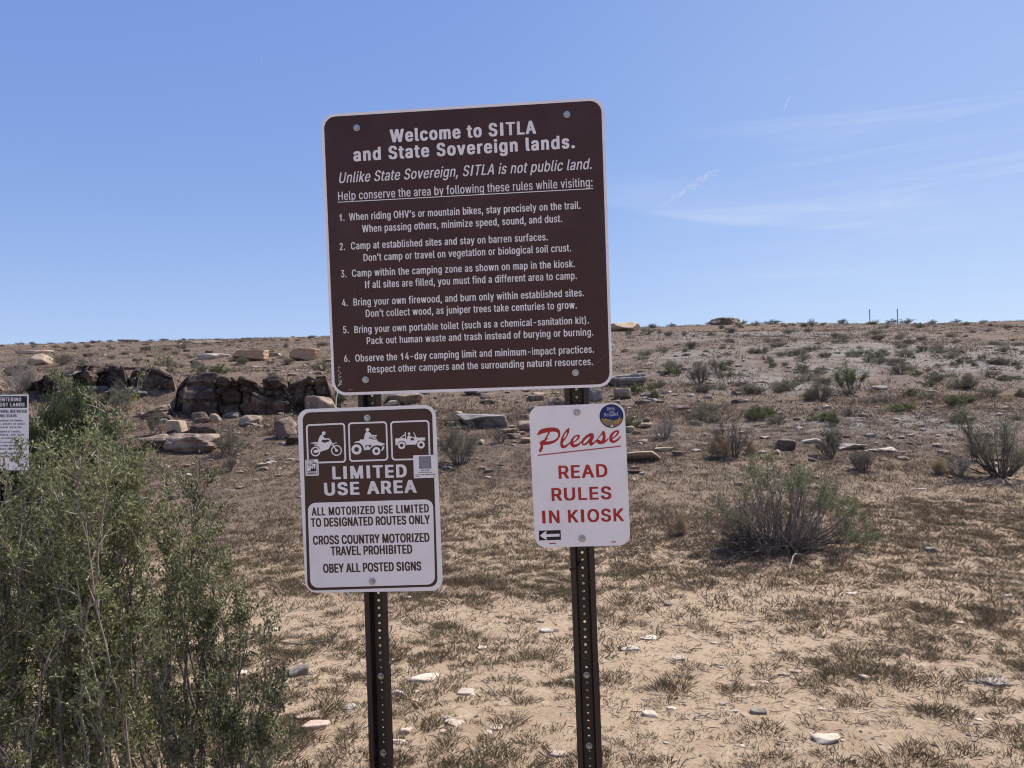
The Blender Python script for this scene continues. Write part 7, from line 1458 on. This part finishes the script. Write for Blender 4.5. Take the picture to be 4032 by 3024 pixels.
# --- far slope shrubs, one by one (boxes in a crop of the photograph)
FS = [(900,195,950,222),(868,215,980,250),(1060,240,1210,275),(1330,256,1430,302),(920,262,1036,302),(1660,240,1740,278),(1740,250,1830,288),(1560,270,1660,308),(1790,275,1900,313),(1980,290,2040,328),(2080,235,2160,278),(1500,305,1580,352),(1450,300,1500,332),(2060,302,2185,348),(1920,300,1972,338),(546,165,600,192),(950,148,1024,184),(648,145,704,178),(1410,150,1504,184),(1540,180,1594,212),(1660,180,1720,216),(1200,168,1262,208),(1254,194,1294,232),(1420,184,1500,216),(1568,97,1642,127),(1718,98,1762,123),(1836,94,1892,117),(1988,105,2030,121),(190,140,272,186),(230,124,292,152),(1060,140,1104,170),(850,108,948,130),(410,165,440,192),(110,160,150,188),(280,150,312,180),(1140,272,1216,308),(1280,258,1340,304),(1376,290,1440,332),(160,290,240,322),(300,318,392,362),(180,256,262,298),(420,215,506,262),(290,246,340,282),(760,250,836,286),(1010,330,1090,386),(850,308,914,338),(470,320,520,352),(1900,385,1956,436),(1680,478,1770,526),(2030,212,2080,238),(1700,355,1740,380),(1500,100,1560,130),(1400,104,1470,132),(1240,100,1300,128),(1080,96,1130,136),(780,112,830,138),(700,100,760,126),(640,98,700,122),(330,120,380,142),(2120,128,2170,156),(1890,115,1944,137),(1650,120,1710,150),(130,120,180,150),(1460,252,1510,290),(1840,252,1910,290),(600,240,650,262),(2180,330,2212,372),(1600,210,1650,236),(2130,392,2212,420),(1830,320,1880,352)]
for i, (a, b, c, d) in enumerate(FS):
    f = lambda v: v * 0.4097 + 1305.6; q = lambda v: v * 0.4097 + 647.4
    shrub(('sage', 'grey', 'sage', 'green', 'sage', 'grey')[i % 6], 'low grey green shrub dotted on the far slope at the right', f(a), q(b), f(c), q(d), group='shrubs on the right hand slope', name='slope_shrub', widen=1.25)
for i in range(110):
    g = np.random.default_rng(4000 + i)
    y = 700 + 175 * g.random() ** 1.7; x = g.uniform(1325, 2212) if i % 4 else g.uniform(1500, 2212)
    w = (12 + (y - 695) * 0.22) * g.uniform(0.6, 1.5)
    shrub(('grey', 'sage', 'sage', 'bare', 'sage')[i % 5], 'low grey green shrub dotted on the far slope at the right', x, y - w * 0.5 * g.uniform(.7, 1.1), x + w, y, group='shrubs on the right hand slope', name='slope_shrub')
FG = [(240,430,270,456),(350,486,640,512),(1010,518,990,540),(420,660,600,440),]
for i in range(64):       # bright low tufts between the stones on the right
    g = np.random.default_rng(500 + i)
    x, y = g.uniform(1330, 2205), 760 + 170 * g.random() ** 1.2; s = (y - 690) / 100
    shrub(('fresh', 'sage')[i % 3 == 0], 'small yellow green tuft growing on the right hand slope', x, y - 13 * s * g.uniform(.6, 1.2), x + 20 * s * g.uniform(.6, 1.4), y, group='small green tufts on the slope', name='slope_tuft')
for i in range(46):
    g = np.random.default_rng(4600 + i)
    x = g.uniform(0, 715); y = 742 + 75 * g.random() ** 1.8 - x * 0.008; w = (10 + (y - 735) * 0.2) * g.uniform(0.6, 1.5)
    shrub(('grey', 'sage', 'bare', 'sage')[i % 4], 'low dusty shrub dotted on the far left slope', x, y - w * 0.5 * g.uniform(.7, 1.1), x + w, y, group='shrubs on the left hand slope', name='slope_shrub')
FL = [(1160,252,1242,302),(915,272,1005,315),(1060,280,1130,312),(460,262,510,302),(540,256,600,290),(790,312,860,340),(1140,300,1190,338),(1620,215,1680,232),(1250,216,1300,230),(1050,222,1120,240),(700,222,760,240),(640,218,680,236),(880,218,930,236),(1200,222,1240,240),(1430,225,1480,240),(1750,222,1800,238),(1870,222,1930,242),(2050,204,2110,232),(1890,250,1930,292),(420,225,470,242),(300,238,350,252),(180,236,230,256),(90,240,150,258),(1840,340,1900,362),(1660,280,1720,312),(2130,250,2200,280),(1500,260,1560,280),(1590,232,1640,250),(980,232,1030,246),(1960,228,2010,246),(1240,340,1300,362),(880,350,960,382),(1780,440,1850,486),(1580,350,1640,402),(1960,350,2010,378),(2020,380,2070,412)]
for i, (a, b, c, d) in enumerate(FL):
    f = lambda v: v * 0.3224; q = lambda v: v * 0.3224 + 658
    shrub(('sage', 'grey', 'grey', 'sage')[i % 4], 'low dusty shrub dotted on the far left slope', f(a), q(b), f(c), q(d), group='shrubs on the left hand slope', name='slope_shrub', widen=1.2)

# --- grass: short dry tufts, too many to count
def grass(name, label, n, yr, pw, blades, bl, bw, rad, mats, seed, dens, fan=0.8):
    g = np.random.default_rng(seed)
    y = yr[0] + (yr[1] - yr[0]) * g.random(n * 3) ** pw; x = y * g.uniform(-0.76, 0.76, n * 3)
    k = dens(x, y) > g.random(n * 3); x, y = x[k][:n], y[k][:n]; m = len(x)
    size = np.clip(g.lognormal(0, 0.42, m), 0.4, 2.2)
    nb = np.maximum(4, (blades * size * g.uniform(.6, 1.3, m)).astype(int)); idx = np.repeat(np.arange(m), nb); N = len(idx)
    a = g.uniform(0, 6.283, N); r = np.sqrt(g.random(N)) * rad * size[idx]
    el_ = g.uniform(0.6, 1.6, m); sa_ = g.uniform(0, 6.283, m)
    ox, oy = r * np.cos(a) * el_[idx], r * np.sin(a) / el_[idx]
    bx, by = x[idx] + ox * np.cos(sa_[idx]) - oy * np.sin(sa_[idx]), y[idx] + ox * np.sin(sa_[idx]) + oy * np.cos(sa_[idx])
    bz = ground_z(bx, by) - 0.004
    out = np.stack([bx - x[idx], by - y[idx], np.zeros(N)], -1) / (rad * size[idx])[:, None] * fan
    d = norm(out + g.normal(0, 0.42, (N, 3)) * np.array([1, 1, 0.2]) + np.array([0, 0, 0.75]))
    L = bl * (0.55 + 0.5 * size[idx]) * g.uniform(0.4, 1.25, N); W = bw * g.uniform(0.7, 1.4, N)
    s = norm(np.cross(d, g.normal(0, 1, (N, 3)))); droop = np.stack([d[:, 0], d[:, 1], -0.4 * np.ones(N)], -1)
    b = np.stack([bx, by, bz], -1); mid = b + d * L[:, None] * 0.55; tip = b + d * L[:, None] + droop * L[:, None] * 0.12
    V = np.stack([b - s * W[:, None] * .5, b + s * W[:, None] * .5, mid + s * W[:, None] * .38, tip, mid - s * W[:, None] * .38], 1).reshape(-1, 3)
    Fq = np.arange(N * 5).reshape(N, 5)
    mi = (g.random(m) < 0.5).astype(int)[idx] if len(mats) > 1 else np.zeros(N, int)
    me = newmesh(name, V, [Fq], False, mats, mi)
    tag(link(name, me), label, None, kind='stuff')
def near_d(x, y):
    d = 0.84 + 1.1 * fbm(x * 0.55 + 2, y * 0.75 + 1, o=3) + 0.25 * fbm(x * 2.2, y * 2.2, o=2)
    # bare places seen in the photograph
    for px, py, w, dd in ((1500, 1545, 1.25, 0.26), (1750, 1590, 0.9, 0.16), (1560, 1400, 0.9, 0.55), (1100, 1330, 0.8, 0.5), (1180, 1560, 0.5, 0.22), (620, 1320, 0.7, 0.6), (420, 1140, 1.2, 0.9), (1680, 1290, 1.5, 0.35), (1000, 1480, .5, .25)):
        P = _bare.setdefault((px, py), at(px, py)[0])
        d = d - 0.9 * np.exp(-((x - P[0]) / w) ** 2 - ((y - P[1]) / dd) ** 2)
    d = d + 0.18 * sstep(0.2, 0.5, x / y)
    return np.clip(d, 0.03, 1)
_bare = {}
grass('dry_grass', 'short dry grass tufts on the sand around the posts', 4600, (3.0, 10.5), 0.85, 66, 0.040, 0.0033, 0.05, [L_grass, L_grass_g], 81, near_d, fan=0.9)
grass('low_scrub', 'tiny dry sprouts spread thinly over the open sand', 7000, (3.0, 11), 0.9, 13, 0.024, 0.0034, 0.026, [L_grass, L_grass_g], 87, lambda x, y: np.clip(0.6 + 0.5 * fbm(x * 0.9, y * 1.1, o=2), 0.15, 1))
grass('dry_stubble', 'dense dry stubble grass on the flat beyond the signs', 24000, (5.0, 20), 0.95, 15, 0.05, 0.0055, 0.07, [L_stub, L_grass], 82, lambda x, y: np.clip(0.62 + 0.9 * fbm(x * 0.4, y * 0.5, o=3) + 0.25 * sstep(8, 12, y), 0.06, 1) * sstep(5.2, 9.5, y + 0.8 * vnoise(x * .6, y * .6)))
grass('slope_grass', 'sparse dry grass over the rising slope', 16000, (17, 74), 1.15, 8, 0.12, 0.016, 0.2, [L_stub, L_grass], 83, lambda x, y: np.clip(0.45 + 0.9 * fbm(x * 0.22, y * 0.3, o=3), 0.05, 1))
def litter(n, seed):
    """dry straws and bits of stalk lying on the soil"""
    g = np.random.default_rng(seed); y = 3.1 + 12 * g.random(n) ** 1.1; x = y * g.uniform(-0.76, 0.76, n)
    k = 0.45 + 0.9 * fbm(x * 0.7 + 7, y * 0.9, o=3) > g.random(n) * 0.9; x, y = x[k], y[k]; m = len(x); a = g.uniform(0, 6.283, m); L = g.lognormal(-3.5, 0.55, m) * (1 + y * 0.03); W = g.uniform(0.0012, 0.0034, m) * (1 + y * 0.05)
    z = ground_z(x, y) + g.uniform(0.001, 0.009, m); d = np.stack([np.cos(a), np.sin(a), g.normal(0, 0.12, m)], -1); s = np.stack([-np.sin(a), np.cos(a), np.zeros(m)], -1)
    c = np.stack([x, y, z], -1); up = np.array([0, 0, 1.0]); h = W[:, None] * 0.8
    A, B2 = c - d * L[:, None] / 2, c + d * L[:, None] / 2; w = s * W[:, None] / 2
    V = np.stack([A - w, A + w, A + up * h, B2 - w, B2 + w, B2 + up * h], 1).reshape(-1, 3); i = np.arange(m)[:, None] * 6
    q = np.concatenate([i + np.array([[0, 3, 5, 2]]), i + np.array([[1, 2, 5, 4]])])
    tag(link('plant_litter', newmesh('plant_litter', V, [q], False, [leafmat('litter_straw', (0.10, 0.07, 0.05), (0.21, 0.155, 0.11), (0.42, 0.34, 0.25), 0.05)])), 'dry straws and plant litter strewn on the soil', None, kind='stuff')
litter(60000, 91)
# --- fallen twigs
def twig(label, pts, r, seed):
    g = np.random.default_rng(seed)
    P = np.array([at(x, y)[0] + np.array([0, 0, r * 1.2 + dz]) for x, y, dz in pts]); c = P[0].copy()
    P = resample(P, np.linspace(0, 1, 12)); P[1:-1] += g.normal(0, 0.004, (10, 3))
    mb = MB(); mb.add(*tube(P - c, np.linspace(r, r * 0.5, 12), 6))
    o = link('fallen_twig', mb.mesh('fallen_twig', [B_dead], True), loc=tuple(c)); tag(o, label, 'twig')
twig('long pale fallen twig lying left of the left post', [(600, 1390, 0.0), (650, 1394, 0), (708, 1388, .01)], 0.006, 1)
twig('bent pale twig between the posts pointing down to the right', [(1045, 1486, .03), (1070, 1505, .01), (1082, 1514, 0)], 0.005, 2)
twig('straight pale twig behind the near shrub', [(425, 1172, .02), (470, 1168, .02), (522, 1166, .01)], 0.008, 3)
twig('dark twig lying below the straight pale one', [(500, 1196, .01), (540, 1190, .03), (560, 1192, .01)], 0.007, 4)
twig('bleached branch lying in front of the large open bush', [(1706, 1236, .02), (1716, 1222, .10), (1730, 1212, .06), (1752, 1210, .01)], 0.008, 5)
twig('bleached stick on the sand at the right near the bare track', [(1500, 1553, .0), (1530, 1550, .01), (1548, 1552, 0)], 0.005, 6)
# --- stakes on the skyline
def stake(label, px, top, foot):
    P, t = at(px, foot); H = (foot - top) * PXM * t
    r = root('marker_stake', label, 'stake', tuple(P), 'thin marker stakes on the skyline')
    mb = MB(); P2 = np.array([(0, 0, -0.3), (0, 0, H * 0.5), (0.01, 0, H)]); mb.add(*tube(P2, 0.04, 8)); link('pole', mb.mesh('pole', [B_pale], True), r)
    mb = MB(); mb.add(*tube([(0.01, 0, H), (0.01, 0, H + 0.06)], 0.045, 8)); link('cap', mb.mesh('cap', [B_pale], True), r)
stake('left of two thin upright stakes on the right skyline', 1879, 661, 690)
stake('right of two thin upright stakes on the right skyline', 1939, 660, 690)
# --- vapour trails
def vapour():
    m = bpy.data.materials.new('ice_vapour'); m.use_nodes = True; t = m.node_tree; t.nodes.clear()
    o = t.nodes.new('ShaderNodeOutputMaterial'); mx = t.nodes.new('ShaderNodeMixShader'); tr = t.nodes.new('ShaderNodeBsdfTransparent'); ad = t.nodes.new('ShaderNodeAddShader')
    a = t.nodes.new('ShaderNodeBsdfDiffuse'); b = t.nodes.new('ShaderNodeBsdfTranslucent'); a.inputs[0].default_value = b.inputs[0].default_value = (0.5, 0.5, 0.5, 1)
    t.links.new(a.outputs[0], ad.inputs[0]); t.links.new(b.outputs[0], ad.inputs[1])
    co = t.nodes.new('ShaderNodeTexCoord'); n = t.nodes.new('ShaderNodeTexNoise'); n.inputs['Scale'].default_value = 0.02; n.inputs['Detail'].default_value = 5
    t.links.new(co.outputs['Object'], n.inputs['Vector'])
    ge = t.nodes.new('ShaderNodeNewGeometry'); dt = t.nodes.new('ShaderNodeVectorMath'); dt.operation = 'DOT_PRODUCT'; t.links.new(ge.outputs['Normal'], dt.inputs[0]); t.links.new(ge.outputs['Incoming'], dt.inputs[1])
    iv = t.nodes.new('ShaderNodeMath'); iv.operation = 'ABSOLUTE'; t.links.new(dt.outputs['Value'], iv.inputs[0])
    pw = t.nodes.new('ShaderNodeMath'); pw.operation = 'POWER'; t.links.new(iv.outputs[0], pw.inputs[0]); pw.inputs[1].default_value = 0.7
    at_ = t.nodes.new('ShaderNodeAttribute'); at_.attribute_name = 'vapour_mix'
    m1 = t.nodes.new('ShaderNodeMath'); m1.operation = 'MULTIPLY'; t.links.new(pw.outputs[0], m1.inputs[0]); t.links.new(at_.outputs['Fac'], m1.inputs[1])
    mr = t.nodes.new('ShaderNodeMapRange'); mr.inputs[1].default_value = 0.36; mr.inputs[2].default_value = 0.56; t.links.new(n.outputs['Fac'], mr.inputs[0])
    m2 = t.nodes.new('ShaderNodeMath'); m2.operation = 'MULTIPLY'; t.links.new(m1.outputs[0], m2.inputs[0]); t.links.new(mr.outputs[0], m2.inputs[1])
    t.links.new(m2.outputs[0], mx.inputs[0]); t.links.new(tr.outputs[0], mx.inputs[1]); t.links.new(ad.outputs[0], mx.inputs[2]); t.links.new(mx.outputs[0], o.inputs[0])
    return m
M_vap = vapour()
def trail(label, a, b, Y, w0, w1, d0, d1, wob=0.0, seed=0):
    g = np.random.default_rng(seed); A, B_ = at_depth(a[0], a[1], Y), at_depth(b[0], b[1], Y * 1.12); n = 40; t = np.linspace(0, 1, n)[:, None]
    P = A + (B_ - A) * t; c = P[0].copy(); k = PXM * Y
    P = P - c + np.stack([np.zeros(n), np.zeros(n), wob * k * fbm(t[:, 0] * 9, t[:, 0] * 0 + seed, o=3)], -1)
    wd = (w0 + (w1 - w0) * t[:, 0]) * k * 0.5 * (1 + wob * 0.15 * fbm(t[:, 0] * 14, t[:, 0] * 0 + 5, o=3))
    V, Fc = tube(P, wd, 10); me = newmesh('contrail', V, [Fc], True, [M_vap])
    at_ = me.attributes.new('vapour_mix', 'FLOAT', 'POINT'); at_.data.foreach_set('value', np.repeat((d0 + (d1 - d0) * t[:, 0]) * np.sin(np.clip(t[:, 0], .02, .98) * math.pi) ** 0.5, 10).astype(np.float32))
    tag(link('contrail', me, loc=tuple(c)), label, 'contrail')
trail('short bright white contrail high on the right of the brown sign', (1689, 247), (1708, 205), 4000, 3.0, 3.4, 0.25, 0.9)
trail('faint broken contrail smudge right of the brown sign', (1425, 445), (1552, 368), 4500, 9, 18, 0.34, 0.4, wob=5, seed=2)
trail('very faint short contrail in the upper left sky', (564, 112), (567, 138), 5000, 2.4, 2.4, 0.2, 0.25)
